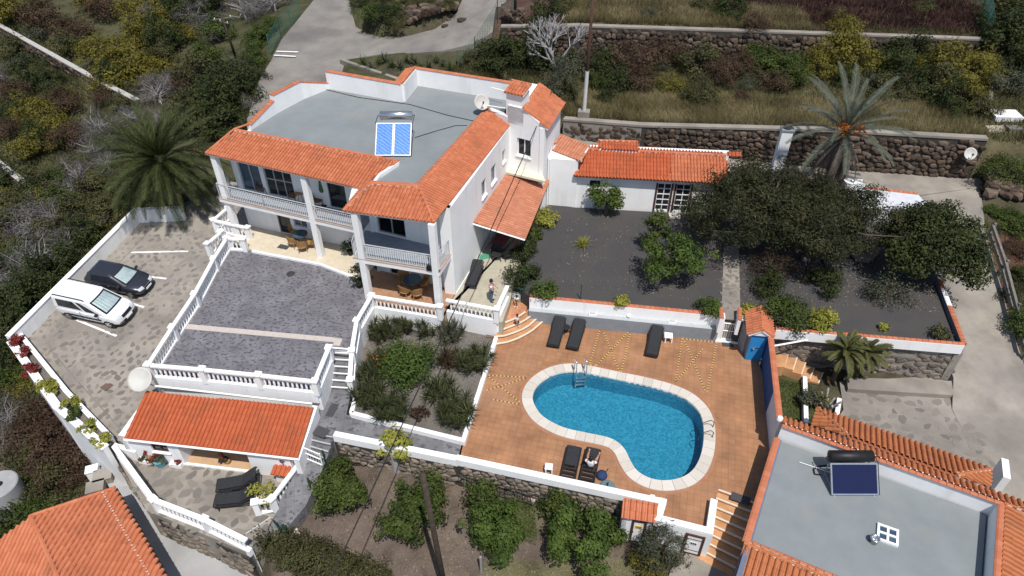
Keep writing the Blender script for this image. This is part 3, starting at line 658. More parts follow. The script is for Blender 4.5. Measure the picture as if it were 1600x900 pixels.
def window(parent, p, q, op, depth, frame=None, glass=None, nx=2, nz=1, fw=.06, name='window', door=False, sill=True, curtain=None):
    """frame and panes in the opening op of wall p->q; depth = offset of the glazing to the left of p->q"""
    p = Vector(p[:2]); q = Vector(q[:2]); d = (q-p).normalized(); n = Vector((-d.y, d.x)); u0, u1, z0, z1 = op; an = math.atan2(d.y, d.x); mb = MB()
    def at(u, off, z): v = p+d*u+n*off; return (v.x, v.y, z)
    for u in [u0+fw/2, u1-fw/2]+[u0+(u1-u0)*i/nx for i in range(1, nx)]: mb.box(at(u, depth, (z0+z1)/2), (fw, .06, z1-z0), an)
    for z in [z0+fw/2, z1-fw/2]+[z0+(z1-z0)*i/nz for i in range(1, nz)]: mb.box(at((u0+u1)/2, depth, z), (u1-u0, .055, fw), an)
    f = mb.build(name, frame or WHITEP, parent)
    for i in range(nx):
        for j in range(nz):
            ua = u0+(u1-u0)*i/nx; ub = u0+(u1-u0)*(i+1)/nx; za = z0+(z1-z0)*j/nz; zb = z0+(z1-z0)*(j+1)/nz
            MB().box(at((ua+ub)/2, depth+.02, (za+zb)/2), (ub-ua, .012, zb-za), an).build('pane', glass or GLASS, f)
    if curtain is not None:
        mb = MB(); k = 14
        for i in range(k): mb.box(at(u0+(u1-u0)*(i+.5)/k, depth+.05+.02*(i % 2), (z0+z1)/2), ((u1-u0)/k, .02, z1-z0), an)
        mb.build('curtain', curtain, f)
    if sill and not door: MB().box(at((u0+u1)/2, -.03, z0-.03), (u1-u0+.1, .10, .05), an).build('sill', WHITEP, f)
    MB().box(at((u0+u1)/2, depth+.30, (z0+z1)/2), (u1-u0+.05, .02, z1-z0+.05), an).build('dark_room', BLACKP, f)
    return f
# ------------------------------------------------------------ platforms of the place (setting)
def slab(name, poly, z, mt, label, zb=-4.2, zf=None):
    mb = MB(); mb.prism([(p[0], p[1], z if zf is None else zf(p[1])) for p in poly], zb); return struct(name, mb, mt, label)
slab('terrace_base', TERRACE, -.012, WHITE, 'white retaining block under the grey terrace', -4.2)
struct('terrace_paving', MB().prism(TERRACE, -.011, 0.0), TERR, 'grey patterned tile floor of the upper terrace')
mb = MB(); mb.prism([tuple(P(*q)) for q in [(290,506.5),(514,527),(535,530),(531,541),(520,540),(522,535),(287,514)]], -.005, .03)
struct('terrace_step_strip', mb, mat('pinkish_stone', [(.44,.39,.355),(.52,.47,.43)], .85, 5), 'pale stone strip laid across the grey terrace')
cp = slab('car_park', CARPARK, 0, CONC, 'sloping concrete car park with set flagstones', -8, car_z)
mb = MB()
for a, b in (((205,394.5),(294,392.5)),((231,432),(260,435.5)),((205,474),(225,480)),((120,500),(182,525)),):
    a = PS(*a); b = PS(*b); mb.wall(a, b, .13, (a.z-.03, b.z-.03), (a.z+.012, b.z+.012))
struct('parking_line', mb, WHITEP, 'white parking bay lines painted on the concrete')
GUT = [PS(232,362), PS(185,412), PS(76,535), PS(80,548), PS(125,600), PS(195,678)]
mb = MB()
for a, b in zip(GUT[:-1], GUT[1:]): mb.wall(a, b, .05, (a.z-.03, b.z-.03), (a.z+.006, b.z+.006))
struct('drain_channel', mb, mat('channel_grey', [(.15,.14,.13),(.2,.19,.18)], .9, 4), 'thin grey drain line following the car park wall')
HC = [TERRACE]
flagstones(cp, CARPARK, car_z, .46, 300, .13, 4, .9, HC, (0, -CZY, 1))
pt = slab('patio', PATIO, -2.9, CONC, 'lower patio of irregular flagstones in pale mortar', -6.5)
flagstones(pt, PATIO, lambda y: -2.9, .56, 300, .03, 8, 1, [[(-18.9,21.7),(-10,20.4),(-10,24),(-19,24)]])
slab('lane', LANE_P, -5.0, mat('lane_concrete', [(.30,.30,.305),(.37,.37,.37)], .9, .6, bump=.15, coord='World', dirt=((.2,.195,.19), .4, .5, .75, .5)), 'smooth grey concrete lane below the patio wall', -7)
slab('back_path', BACKPATH, .5, CONC, 'pale concrete path between outbuilding and stone wall', -.6)
pz = slab('plaza', PLAZA_P, -2.0, CONC, 'concrete forecourt with scattered flagstones on the right', -3.2)
flagstones(pz, v2(*[P(*q, -2.0) for q in [(1322,612),(1480,618),(1530,670),(1560,740),(1400,700),(1312,660)]]), lambda y: -2.0, .62, 240, .16, 5, .95)
slab('gravel_garden', GRAVEL_P, .4, GRAVEL, 'dark gravel garden between outbuilding and pool', -3.4)
gp = [P(*q, .4) for q in [(1131,385),(1154,385),(1157,500),(1127,497)]]
sp_ = struct('garden_path', MB().prism(v2(*gp), .3, .43), CONC, 'narrow flagstone path crossing the dark gravel')
flagstones(sp_, v2(*gp), lambda y: .43, .36, 140, .02, 2, 1)
slab('planting_bed', BED_P, -1.1, BEDSOIL, 'raised bed of grey gravel planted with spiky shrubs', -2.5)
wk = slab('walkway', WALK_P, -1.2, STEPG, 'grey tiled walkway below the raised bed', -4)
lp = [P(*q) for q in [(482,676,-1.2),(520,683,-1.2),(506,728,-1.95),(466,712,-1.95)]]
LOWP = [P(*q) for q in [(466,712,-1.95),(506,728,-1.95),(478,790,-2.75),(437,838,-3.3),(384,838,-3.3),(420,790,-2.75)]]
mb = MB(); mb.prism([tuple(LOWP[i]) for i in (0, 1, 2, 5)], -6); mb.prism([tuple(LOWP[i]) for i in (5, 2, 3, 4)], -6)
struct('lower_path', mb, STEPG, 'grey tiled path descending beside the bottom garden')
def stairs(name, a0, a1, b0, b1, n, mt, label, nose=CREAM, zbot=None, nw=.055):
    """flight from top edge a0-a1 to bottom edge b0-b1; treads and pale nosings"""
    zt, zb = a0.z, b0.z; rise = (zt-zb)/n; o = None; mb = MB(); nb = MB()
    for k in range(n):
        f0, f1 = k/n, (k+1)/n; p = [a0.lerp(b0, f0), a1.lerp(b1, f0), a1.lerp(b1, f1), a0.lerp(b0, f1)]; z = zt-rise*(k+1)
        if k == n-1: z += .002
        mb.prism([(v.x, v.y) for v in p], (zbot if zbot is not None else zb-.8), z)
        nb.wall(p[0], p[1], nw, z+rise-.05, z+rise+.012)
    o = struct(name, mb, mt, label); nb.build('step_nosing', nose, o)
    return o
stairs('terrace_stairs', P(519,550), P(551,552), P(513,615,-1.2), P(545,617,-1.2), 6, STEPG, 'grey tiled stairs from the terrace down to the walkway', WHITEP)
stairs('walkway_stairs', lp[0], lp[1], lp[3], lp[2], 4, STEPG, 'short grey stairs down to the small white gate', mat('grey_nosing', [(.40,.40,.40),(.5,.5,.5)], .8, 4))
stairs('patio_stairs', P(423,808,-2.9), P(384,834,-2.9), P(452,812,-3.3), P(410,842,-3.3), 3, STEPG, 'grey steps from the patio down to the lower path', mat('grey_nosing', [], .8, 4))
stairs('pool_stairs', STAIRR[0], STAIRR[1], STAIRR[3], STAIRR[2], 8, STEPT, 'orange tiled stairs going down beside the pool deck', CREAM, -3.6, .07)
struct('lower_landing', MB().prism(v2(*[P(*q, -2.58) for q in [(1092,868),(1160,892),(1150,980),(1020,980),(1048,890),(1075,862)]]), -3.4, -2.575), CONC, 'concrete landing at the foot of the pool stairs')
# ---- pool and deck
POOLPX = [(832,622),(838,604),(858,588),(885,580),(915,582),(960,592),(1010,602),(1060,617),(1088,637),(1099,662),(1098,700),(1085,732),(1060,748),(1025,750),(998,738),(985,720),(975,700),(955,685),(920,677),(880,668),(850,652),(838,638)]
pin = [P(x, y, -1.16) for x, y in POOLPX]
def smooth_loop(pts, k):
    out = []; n = len(pts)
    for i in range(n):
        a, b, c_, d = pts[i-1], pts[i], pts[(i+1) % n], pts[(i+2) % n]
        for j in range(k):
            t = j/k; out.append(.5*((2*b)+(c_-a)*t+(2*a-5*b+4*c_-d)*t*t+(3*b-a-3*c_+d)*t**3))
    return out
pin = smooth_loop(pin, 6)
for _ in range(3): pin = [(pin[i-1]+pin[i]*2+pin[(i+1) % len(pin)])/4 for i in range(len(pin))]
def offset_loop(pts, dlt):
    n = len(pts); A = sum(pts[i].x*pts[(i+1) % n].y-pts[(i+1) % n].x*pts[i].y for i in range(n)); sg = 1 if A > 0 else -1; out = []
    for i in range(n):
        d = (pts[(i+2) % n]-pts[i-2]).normalized(); out.append(pts[i]+Vector((d.y, -d.x, 0))*dlt*sg)
    return out
pout = offset_loop(pin, .56); pmid = offset_loop(pin, .3)
from mathutils.geometry import tessellate_polygon
outer = [Vector((p[0], p[1], -1.2)) for p in DECK_P]; inner = [Vector((p.x, p.y, -1.2)) for p in pmid]
tris = tessellate_polygon([outer, inner[::-1]]); allp = outer+inner[::-1]
mb = MB(); mb.add(allp, [tuple(t) for t in tris]); no = len(outer)
mb.add(outer+[Vector((p.x, p.y, -4)) for p in outer], [(i, (i+1) % no, no+(i+1) % no, no+i) for i in range(no)])
dk = struct('pool_deck', mb, DECK, 'terracotta tiled deck around the kidney shaped pool')
pool = thing('swimming_pool', 'kidney shaped blue swimming pool with pale coping set in the deck', 'pool', tuple(sum(pin, Vector())/len(pin)))
mb = MB(); n = len(pin); zb = -2.25
mb.add([(p.x, p.y, -1.2) for p in pin]+[(p.x, p.y, zb) for p in pin], [(i, (i+1) % n, n+(i+1) % n, n+i) for i in range(n)]+[tuple(range(n, 2*n))])
mb.build('basin', POOLM, pool)
mb = MB(); mb.add([(p.x, p.y, -1.30) for p in pin], [tuple(range(n))]); mb.build('water', WATER, pool)
acc = 0; seg = [0]; 
for i in range(n): acc += (pin[(i+1) % n]-pin[i]).length; seg.append(acc)
ns = 52
def at_len(loop, s_):
    s_ %= acc; i = max(k for k in range(n) if seg[k] <= s_+1e-9); f = (s_-seg[i])/(seg[i+1]-seg[i]); return loop[i].lerp(loop[(i+1) % n], f)
for k in range(ns):
    ss = [acc*(k+.012)/ns+acc*(1-.024)/ns*j/3 for j in range(4)]
    a = [at_len(pin, s_) for s_ in ss]; b = [at_len(pout, s_) for s_ in ss]
    MB().prism([(v.x, v.y) for v in a]+[(v.x, v.y) for v in b[::-1]], -1.26, -1.145+.003*(k % 3)).build('coping_stone', COPING, pool)
mb = MB(); mb.strip([Vector((p.x, p.y, -1.186)) for p in offset_loop(pin, .545)+[offset_loop(pin, .545)[0]]], [Vector((p.x, p.y, -1.196)) for p in offset_loop(pin, .72)+[offset_loop(pin, .72)[0]]])
mb.build('coping_edge_band', mat('deck_edge_band', [(.30,.14,.08),(.36,.18,.10)], .8, 4), dk)
def ladder(c, dirv, w, label, vertical=True):
    t = thing('pool_ladder', label, 'ladder', tuple(c)); d = Vector(dirv).normalized(); s_ = Vector((-d.y, d.x, 0)); up = Vector((0, 0, 1))
    for sg in (-1, 1):
        b = Vector(c)+s_*sg*w/2
        MB().tube([b-d*.30, b-d*.30+up*.75, b-d*.22+up*.92, b-d*.05+up*.95, b+d*.12+up*.85, b+d*.16+up*.5, b+d*.16-up*.9], .03, 8).build('handrail', STEEL, t, True)
    for k in range(3):
        z = -.2-.26*k; MB().box(Vector(c)+d*.16+up*z, (w, .10, .03), math.atan2(s_.y, s_.x)).build('rung', STEEL, t)
ladder(P(907,583,-1.15), (.12,-1,0), .55, 'steel ladder with two tall handrails at the far edge of the pool')
t = thing('pool_handrail', 'pair of curved steel grab rails on the right edge of the pool', 'handrail', tuple(P(1106,676,-1.15)))
for q in ((1105,668),(1104,684)):
    a = P(*q, -1.15); MB().tube([a+Vector((.28,.02,0)), a+Vector((.28,.02,.38)), a+Vector((.1,0,.55)), a+Vector((-.25,-.03,.42)), a+Vector((-.4,-.05,.1)), a+Vector((-.42,-.05,-.5))], .022, 7).build('grab_rail', DARKMETAL, t, True)
# zigzag mosaic bands let into the deck (flat tesserae, yellow and dark)
TESY = mat('yellow_tessera', [(.52,.38,.10),(.62,.47,.16)], .7, 8); TESD = mat('dark_tessera', [(.10,.06,.035),(.14,.09,.05)], .7, 8)
def mosaic(px):
    pts = [P(x, y, -1.2) for x, y in px]; y_ = MB(); d_ = MB()
    for a, b in zip(pts[:-1], pts[1:]):
        L_ = (b-a).length; n_ = int(L_/.10); d = (b-a).normalized(); an = math.atan2(d.y, d.x)
        for k in range(n_):
            p = a+d*(k+.5)*L_/n_
            (y_ if k % 2 == 0 else d_).box((p.x, p.y, -1.196), (.058, .075, .012), an)
    y_.build('yellow_tesserae', TESY, dk, kind='stuff'); d_.build('dark_tesserae', TESD, dk, kind='stuff')
for px in ([(938,513),(985,518),(970,583)],[(938,513),(921,570),(932,571),(981,519)],[(944,520),(968,581)],[(1066,529),(1120,535),(1105,612)],[(1066,529),(1056,597),(1098,545)],[(1070,533),(1102,610)],
           [(760,610),(825,590),(760,586),(812,628)],[(770,624),(812,632)]): mosaic(px)
# curved entry steps
arcs = [[(773.4,537.6),(792,534.5),(808,529),(822,522),(833,515),(848,502)],[(772,526),(788,524.5),(802,520),(816,514.5),(827,508),(839,497)],[(772.7,516),(786,514.5),(799,509.5),(811,505),(821,499.5),(830,493)],[(776.5,506),(787,504.5),(797.5,500.5),(806,497),(813,492.5),(821,487)]]
es = None; zs = [-1.04, -.88, -.72, -.56]; nb = MB(); mb = MB()
for k, (arc, z) in enumerate(zip(arcs, zs)):
    pts = [P(x, y, z) for x, y in arc]; poly = v2(*pts)+[(P(825,476,-.56).x+.05, P(825,476,-.56).y+.15), (P(789,466,-.56).x, P(789,466,-.56).y), (P(777,506,-.56).x-.08+.02*k, P(777,506,-.56).y)]
    mb.prism(poly, -1.5-.01*k, z)
    for a, b in zip(pts[:-1], pts[1:]): nb.wall(a, b, .10, z-.03, z+.014)
es = struct('entry_steps', mb, STEPT, 'four curved orange steps from the house landing to the pool'); nb.build('step_nosing', CREAM, es)
struct('entry_landing', MB().prism(v2(*[P(*q, -.55) for q in [(778,505),(797.5,499.5),(813,491.5),(821,486),(825,477),(789,467)]]), -.57, -.553), LANDT, 'small tiled landing above the curved steps')
# ------------------------------------------------------------ the villa
villa = thing('villa', 'large white two storey villa with orange tiled eaves and flat grey roof', 'house', (-9, 36, 0))
def wl(p, q, t, z0, z1, mt=WHITE, name='wall', off=0.0): return MB().wall(p, q, t, z0, z1, off).build(name, mt, villa)
def uof(px, py, z, p, q):
    p = Vector(p[:2]); d = (Vector(q[:2])-p).normalized(); v = P(px, py, z); return (Vector((v.x, v.y))-p).dot(d)
FZ = 6.45
F = {k: P(*q, FZ) for k, q in dict(a=(400,205), b=(437,177), c=(450,177), d=(480,155), e=(515,141), f=(632,162), g=(655,135), h=(772,158)).items()}
GW0, GW1 = Vector((-17.35,38.0)), Vector((-8.3,34.95))
LU = [Vector((-17.35,38.0)), Vector((F['a'].x-.45, F['a'].y+.2)), Vector((F['b'].x-.3, F['b'].y)), Vector((F['d'].x-.35, F['d'].y+.1)), Vector((F['e'].x-.1, F['e'].y+.4)), Vector((F['f'].x-.1, F['f'].y+.35)), Vector((F['g'].x-.2, F['g'].y+.3)), Vector((.55, 43.3))]
gops = [(uof(440,362,.12,GW0,GW1), uof(459,367,.12,GW0,GW1), .12, 2.25), (uof(462,368,.12,GW0,GW1)+.1, uof(484,373,.12,GW0,GW1), .9, 2.1)]
uops = [(.35, 1.9, 2.95, 5.2), (2.2, 4.15, 2.95, 5.25), (6.6, 7.8, 2.95, 5.1), (8.5, 9.4, 3.4, 5.1)]
wall_open(villa, GW0, GW1, .3, 0, 6.35, gops+uops, WHITE, off=.15)
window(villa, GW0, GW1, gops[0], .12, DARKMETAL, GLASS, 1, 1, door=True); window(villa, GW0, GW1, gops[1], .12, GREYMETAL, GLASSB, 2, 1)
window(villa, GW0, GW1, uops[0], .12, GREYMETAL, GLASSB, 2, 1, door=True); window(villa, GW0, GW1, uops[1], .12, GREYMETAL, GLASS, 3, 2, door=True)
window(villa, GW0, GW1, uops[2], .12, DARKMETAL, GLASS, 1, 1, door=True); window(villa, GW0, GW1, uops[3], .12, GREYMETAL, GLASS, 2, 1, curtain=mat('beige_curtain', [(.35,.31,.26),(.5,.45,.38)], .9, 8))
# outer walls, left and back, with the parapet on top
tops = [zat(368,197,LU[1].y-.2), zat(433,152,LU[2].y), zat(478,124,LU[3].y)]
PZ = 7.65
wl(LU[0], LU[1], .3, 0, 6.4); wl(LU[1], LU[2], .3, 0, (6.75, 7.3)); wl(LU[2], LU[3], .3, 0, 7.65); ZL = zat(508,130,LU[4].y); wl(LU[3], LU[4], .3, 0, (7.6, ZL)); wl(LU[4], LU[5], .3, 0, PZ); wl(LU[5], LU[6], .3, 0, PZ); wl(LU[6], LU[7], .3, 0, PZ)
def c3(v, z): return (v.x, v.y, z)
cap_tiles(villa, [c3(LU[1], 6.75), c3(LU[2], 7.3)], .36); cap_tiles(villa, [c3(LU[2], 7.65), c3(LU[3], 7.65)], .36); cap_tiles(villa, [c3(LU[3], 7.6), c3(LU[4], ZL)], .34)
cap_tiles(villa, [c3(LU[4], PZ), c3(LU[5], PZ)], .36); cap_tiles(villa, [c3(LU[6], PZ), c3(LU[7], PZ)], .36)
d_ = (LU[6]-LU[5]).normalized(); nrm = Vector((-d_.y, d_.x))
roof_tiles(villa, [c3(LU[5]+nrm*.62, PZ-.18), c3(LU[6]+nrm*.62, PZ-.18), c3(LU[6]-nrm*.12, PZ+.08), c3(LU[5]-nrm*.12, PZ+.08)], (0, 1), TILE, deck=True)
# right block
RB0, RB1 = Vector((-7.9,33.25)), Vector((-3.75,31.55))
rops = [(uof(592,362,2.95,RB0,RB1), uof(634,374,2.95,RB0,RB1), 2.95, 5.1)]
rgop = [(uof(607,428,.05,RB0,RB1)+.1, uof(622,433,.05,RB0,RB1)+.6, .05, 2.1)]
wall_open(villa, RB0, RB1, .3, 0, 6.0, rops+rgop, WHITE, off=.15)
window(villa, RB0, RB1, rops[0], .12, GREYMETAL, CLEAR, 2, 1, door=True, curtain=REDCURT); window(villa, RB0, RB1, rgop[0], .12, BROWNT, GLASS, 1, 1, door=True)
E0, E1 = Vector((-3.3,31.0)), Vector((-.15,40.5))
eops = [(uof(0,0,0,E0,E1),)*0]
def wy(px, py, z): return uof(px, py, z, E0, E1)
def u_at(px, Z=4.4):                                                    # where the east wall plane shows at column px
    best = None
    for k in range(1, 98):
        p = E0+(E1-E0)*k/98; x, y = px_of(p.x, p.y, Z)
        if best is None or abs(x-px) < best[0]: best = (abs(x-px), (E1-E0).length*k/98)
    return best[1]
eops = [(u_at(756)-.35, u_at(756)+.45, 3.7, 4.85), (u_at(771)-.40, u_at(771)+.50, 3.7, 4.9), (u_at(787)-.2, u_at(787)+.35, 4.1, 4.95)]
wall_open(villa, E0, E1, .3, 0, 6.0, eops, WHITE, off=.15)
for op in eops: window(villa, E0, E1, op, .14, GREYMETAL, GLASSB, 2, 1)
wl((-3.92,31.12), (-3.31,31.0), .3, 0, 6.0, off=.15); wl((-3.85,31.3), (-3.8,31.6), .2, 0, 6.0)
wl((-8.3,34.95), (-7.9,33.25), .3, 0, 6.0, off=-.15)
# slabs, floors, columns
def vslab(name, poly, z0, z1, mt): return MB().prism(poly, z0, z1).build(name, mt, villa)
vslab('balcony_slab', [(-18.3,36.9),(-8.75,33.3),(-8.2,34.9),(-17.4,38.1),(-18.0,38.4)], 2.68, 2.93, WHITE)
vslab('balcony_slab', [(-8.85,30.72),(-3.92,29.42),(-3.35,31.2),(-3.9,31.7),(-7.95,33.3),(-8.2,34.9),(-8.75,33.3)], 2.66, 2.93, WHITE)
vslab('balcony_floor', [(-18.2,37.0),(-8.7,33.4),(-8.35,34.9),(-17.35,37.98),(-17.95,38.3)], 2.925, 2.945, BALCF)
vslab('balcony_floor', [(-8.75,30.83),(-4.0,29.55),(-3.45,31.15),(-3.9,31.6),(-7.95,33.2),(-8.6,33.4)], 2.925, 2.945, BALCF)
EDGE = mat('brown_tile_edge', [(.33,.24,.19),(.43,.34,.28)], .7, 5)
for a, b in (((-18.3,36.9),(-8.75,33.3)), ((-8.85,30.72),(-3.92,29.42)), ((-3.92,29.42),(-3.37,31.15))):
    MB().wall(a, b, .24, 2.93, 2.962, .10).build('balcony_edge_tiles', EDGE, villa)
struct('porch_floor', MB().prism([(-18.0,36.45),(-16.4,35.25),(-11.85,33.9),(-9.0,32.3),(-8.5,33.5),(-8.3,34.95),(-17.35,38.0),(-18.2,38.3)], -.3, .12), PORCHT, 'cream tiled porch along the front of the villa')
mb = MB()
for a, b in (((-16.4,35.25),(-11.85,33.9)), ((-11.85,33.9),(-9.0,32.3))): mb.wall(a, b, .16, -.02, .135, -.03)
struct('porch_edge', mb, WHITEP, 'white step edge in front of the cream porch')
struct('side_porch_floor', MB().prism([(-9.0,32.25),(-8.3,29.95),(-4.0,28.9),(-3.35,31.0),(-3.8,31.5),(-7.9,33.25),(-8.5,33.5)], -3, .05), PORCHB, 'brown tiled ground floor porch of the right block')
PE = [P(*q, .05) for q in [(692,486),(785,503),(797,470),(803,440),(818,400),(857,322)]]
struct('side_patio', MB().prism(v2(*PE)+[(2.3,40.4),(-.1,40.4),(-3.3,31.0),(-4.0,28.95)], -3, .045), PATIOF, 'pale concrete patio beside the east wall of the villa')
MB().wall((-3.28,31.0), (-.2,40.3), .05, .05, .17, -.03).build('skirting', WHITEP, villa)
for (x, y, z0, z1) in ((-17.85,37.02,.1,6.0),(-11.9,34.62,.1,6.0),(-8.3,30.75,.02,6.0),(-4.12,29.62,.02,6.0)):
    MB().box((x, y, (z0+z1)/2), (.36, .36, z1-z0), R(-18)).build('column', WHITEP, villa, bevel=.02)
railing(villa, [(-17.95,38.2,2.95),(-18.22,36.98,2.95),(-15.1,35.76,2.95),(-11.9,34.55,2.95),(-8.8,33.4,2.95)], 1.0)
railing(villa, [(-8.75,33.2,2.95),(-8.78,30.86,2.95)], 1.0); railing(villa, [(-8.1,30.62,2.95),(-4.3,29.62,2.95)], .98); railing(villa, [(-3.98,29.75,2.95),(-3.5,31.05,2.95)], .98)
# upper roofs: front slope, right block hip, east slope, flat roof
EZ = 6.05
LA, LB2 = P(320,240,EZ), P(572,297,EZ); LT0, LT1 = P(366,203,6.72), P(621,252,6.72)
roof_tiles(villa, [LA, LB2, LT1, LT0], (0, 1), TILE, seed=3, pw=.205, ch=.34); ridge(villa, [LT0+Vector((0,0,.02)), LT1+Vector((0,0,.02))], .09)
ridge(villa, [LA+Vector((.05,.05,.03)), LT0+Vector((0,0,.05)), Vector(c3(LU[1], 6.82))], .07, mortar=False, name='verge_cap'); ridge(villa, [LB2+Vector((0,0,.03)), LT1+Vector((0,0,.03))], .07, mortar=False, name='verge_cap')
RA, RBp, RC = P(537,330,EZ), P(678,348,EZ), P(796,196,EZ); RT0, RT1, RT2 = P(578,287,6.62), P(655,292,6.62), P(764,171,6.62)
roof_tiles(villa, [RA, RBp, RT1, RT0], (0, 1), TILE, seed=4, pw=.205, ch=.34)
roof_tiles(villa, [RBp, RC, RT2, RT1], (0, 1), TILE, seed=5, pw=.205, ch=.34)
RW = Vector((RA.x+.5, RA.y+2.0, EZ)); roof_tiles(villa, [RW, RA, RT0, Vector((RT0.x+.2, RT0.y+.9, 6.62))], (0, 1), TILE, seed=6, pw=.205, ch=.34)
u3 = Vector((0, 0, .03)); ridge(villa, [RT0+u3, RT1+u3, RT2+u3], .09); ridge(villa, [RBp+u3, RT1+u3], .08, mortar=False, name='hip_cap'); ridge(villa, [RA+u3, RT0+u3], .08, name='hip_cap')
vslab('soffit', [(LA.x+.1,LA.y+.1),(LB2.x,LB2.y+.1),(-8.3,35.0),(-17.35,38.05),(-18.0,38.6)], EZ-.16, EZ-.10, WHITEP)
vslab('soffit', [(RA.x+.1,RA.y+.1),(RBp.x-.05,RBp.y+.08),(RC.x-.05,RC.y),(RC.x-.7,RC.y),(-3.3,31.5),(-7.9,33.4),(-8.9,33.6)], EZ-.165, EZ-.105, WHITEP)
fl = [(F['a'].x-.3,F['a'].y),(LU[2].x,LU[2].y),(LU[3].x,LU[3].y),(LU[4].x,LU[4].y),(LU[5].x,LU[5].y),(LU[6].x,LU[6].y),(.5,43.2),(RT2.x+.3,RT2.y),(RT1.x,RT1.y+.05),(RT0.x+.2,RT0.y+.2),(RT0.x+.4,RT0.y+1.0),(LT1.x,LT1.y+.1),(LT0.x,LT0.y+.1)]
vslab('flat_roof', fl, 6.2, FZ, GREYROOF)
par = MB()
for a, b in ((LT0, LT1), (RT0, RT1), (RT1, RT2)):
    d_ = (b-a).normalized(); o_ = Vector((-d_.y, d_.x, 0))*.12; par.wall(a+o_, b+o_, .18, 6.2, 6.62)
par.wall(LT1, Vector((RT0.x+.35, RT0.y+.9, 0)), .16, 6.2, 6.66); par.wall(Vector((RT0.x+.35, RT0.y+.9, 0)), Vector((RT0.x+.2, RT0.y+.1, 0)), .16, 6.2, 6.64)
par.build('parapet', WHITE, villa)
for a, b in ((LT0, LT1), (RT1, RT2), (RT0, RT1)):
    d_ = (b-a).normalized(); o_ = Vector((-d_.y, d_.x, 0))*.14; cap_tiles(villa, [c3(a+o_, 6.64), c3(b+o_, 6.64)], .26)
# back block
B0, B1, B2, B3 = Vector((-.25,40.55)), Vector((2.02,39.3)), Vector((3.25,43.0)), Vector((.75,44.2))
zl = zat(852,199,39.3); zh = zat(819,170,40.0); bw = [((uof(806,236,4.5,B0,B1)), uof(806,236,4.5,B0,B1)+1.05, zat(820,240,39.9), zat(820,240,39.9)+1.15)]
u0 = 1.0
for k in range(40):
    p = B0+(B1-B0)*k/40; 
    if px_of(p.x, p.y, 4.6)[0] < 808: u0 = (B1-B0).length*k/40
bw = [(u0, u0+1.0, 4.15, 5.4)]
wall_open(villa, B0, B1, .3, 0, zl-.12, bw, WHITE, off=.15); window(villa, B0, B1, bw[0], .15, WHITEP, GLASS, 2, 1)
mid = B0.lerp(B1, .42); BW = Vector((RT2.x-.05, RT2.y-.05)); sl2 = (B0-BW).normalized()
MB().wall(BW, B0, .3, 5.0, 6.66, .15).wall(B0, mid, .3, zl-.12, (zh, zh), .15).wall(mid, B1, .3, zl-.12, (zh, zl-.05), .15).build('gable_wall', WHITE, villa)
wall_open(villa, B1, B2, .3, 0, zl-.1, [(1.3, 1.9, 3.4, 4.4)], WHITE, off=.15); window(villa, B1, B2, (1.3, 1.9, 3.4, 4.4), .15, WHITEP, GLASSB, 1, 1)
wl(B2, B3, .3, 0, zl-.1, off=.15); wl(B3, B0, .3, 0, zh-.1, off=.15); mid2 = B3.lerp(B2, .42)
vslab('flat_roof', [tuple(B0), tuple(mid), tuple(mid2), tuple(B3)], zl-.3, zh-.02, WHITE)
ext = (B1-B0).normalized()*.25
q = [c3(B1+ext, zl-.07), c3(B2+ext, zl-.07), c3(mid2, zh+.06), c3(mid, zh+.06)]
roof_tiles(villa, q, (0, 1), TILE, seed=7); ridge(villa, [q[3], q[2]], .07); ridge(villa, [q[2], q[1]], .07, name='verge_cap')
cw_ = B0+(B1-B0)*.18; MB().box((cw_.x+.205, cw_.y+.50, 7.4), (1.15, .9, 1.7), R(-28.8)).build('chimney', WHITE, villa)
ca_ = R(-28.8); dx = Vector((math.cos(ca_), math.sin(ca_), 0)); dy = Vector((-dx.y, dx.x, 0)); c0 = Vector((cw_.x+.205, cw_.y+.50, 8.27))
roof_tiles(villa, [c0-dx*.68-dy*.58, c0+dx*.68-dy*.58, c0+dx*.68+dy*.5+Vector((0,0,.33)), c0-dx*.68+dy*.5+Vector((0,0,.33))], (0, 1), TILE, seed=8); ridge(villa, [c0-dx*.68+dy*.5+Vector((0,0,.36)), c0+dx*.68+dy*.5+Vector((0,0,.36))], .08)
struct_ledge = vslab('yellow_ledge', [tuple(E1+Vector((-.35,-.75))), tuple(B1+Vector((.1,-.75))), tuple(B1), tuple(B0)], 3.05, 3.2, mat('yellowed_plaster', [(.60,.57,.40),(.72,.70,.55)], .9, 3))
for k in range(2):
    a = P(768,137,7.5) if k == 0 else P(762,165,7.1); b = P(788,142,7.5) if k == 0 else P(797,170,7.1)
    MB().tube([a, b], .035, 6).build('roof_pipe', WHITEP, villa)
# lean-to over the side patio
q = [P(820,375,2.3), P(858,283,2.3), P(787,273,3.0), P(735,348,3.0)]
roof_tiles(villa, q, (0, 1), TILEP, seed=9, pw=.21, ch=.33, deckmat=mat('brown_boards', [(.09,.055,.035),(.14,.09,.06)], .8, 6))
MB().tube([q[0]+Vector((0,-.02,0)), q[3]+Vector((0,-.04,0))], .05, 6).build('gutter', WHITEP, villa); MB().wall(q[3], q[2], .14, 2.9, 3.12, .06).build('flashing', WHITEP, villa)
for px in ((806,402),(826,352),(845,318)):
    a = P(*px, .05); MB().box((a.x, a.y, 1.15), (.14, .14, 2.3), R(-18)).build('roof_post', WOODR, villa)
MB().tube([Vector((E1.x, E1.y, 6.0)), Vector((E1.x+.05, E1.y-.05, 0.1))], .05, 6).build('downpipe', WHITEP, villa)
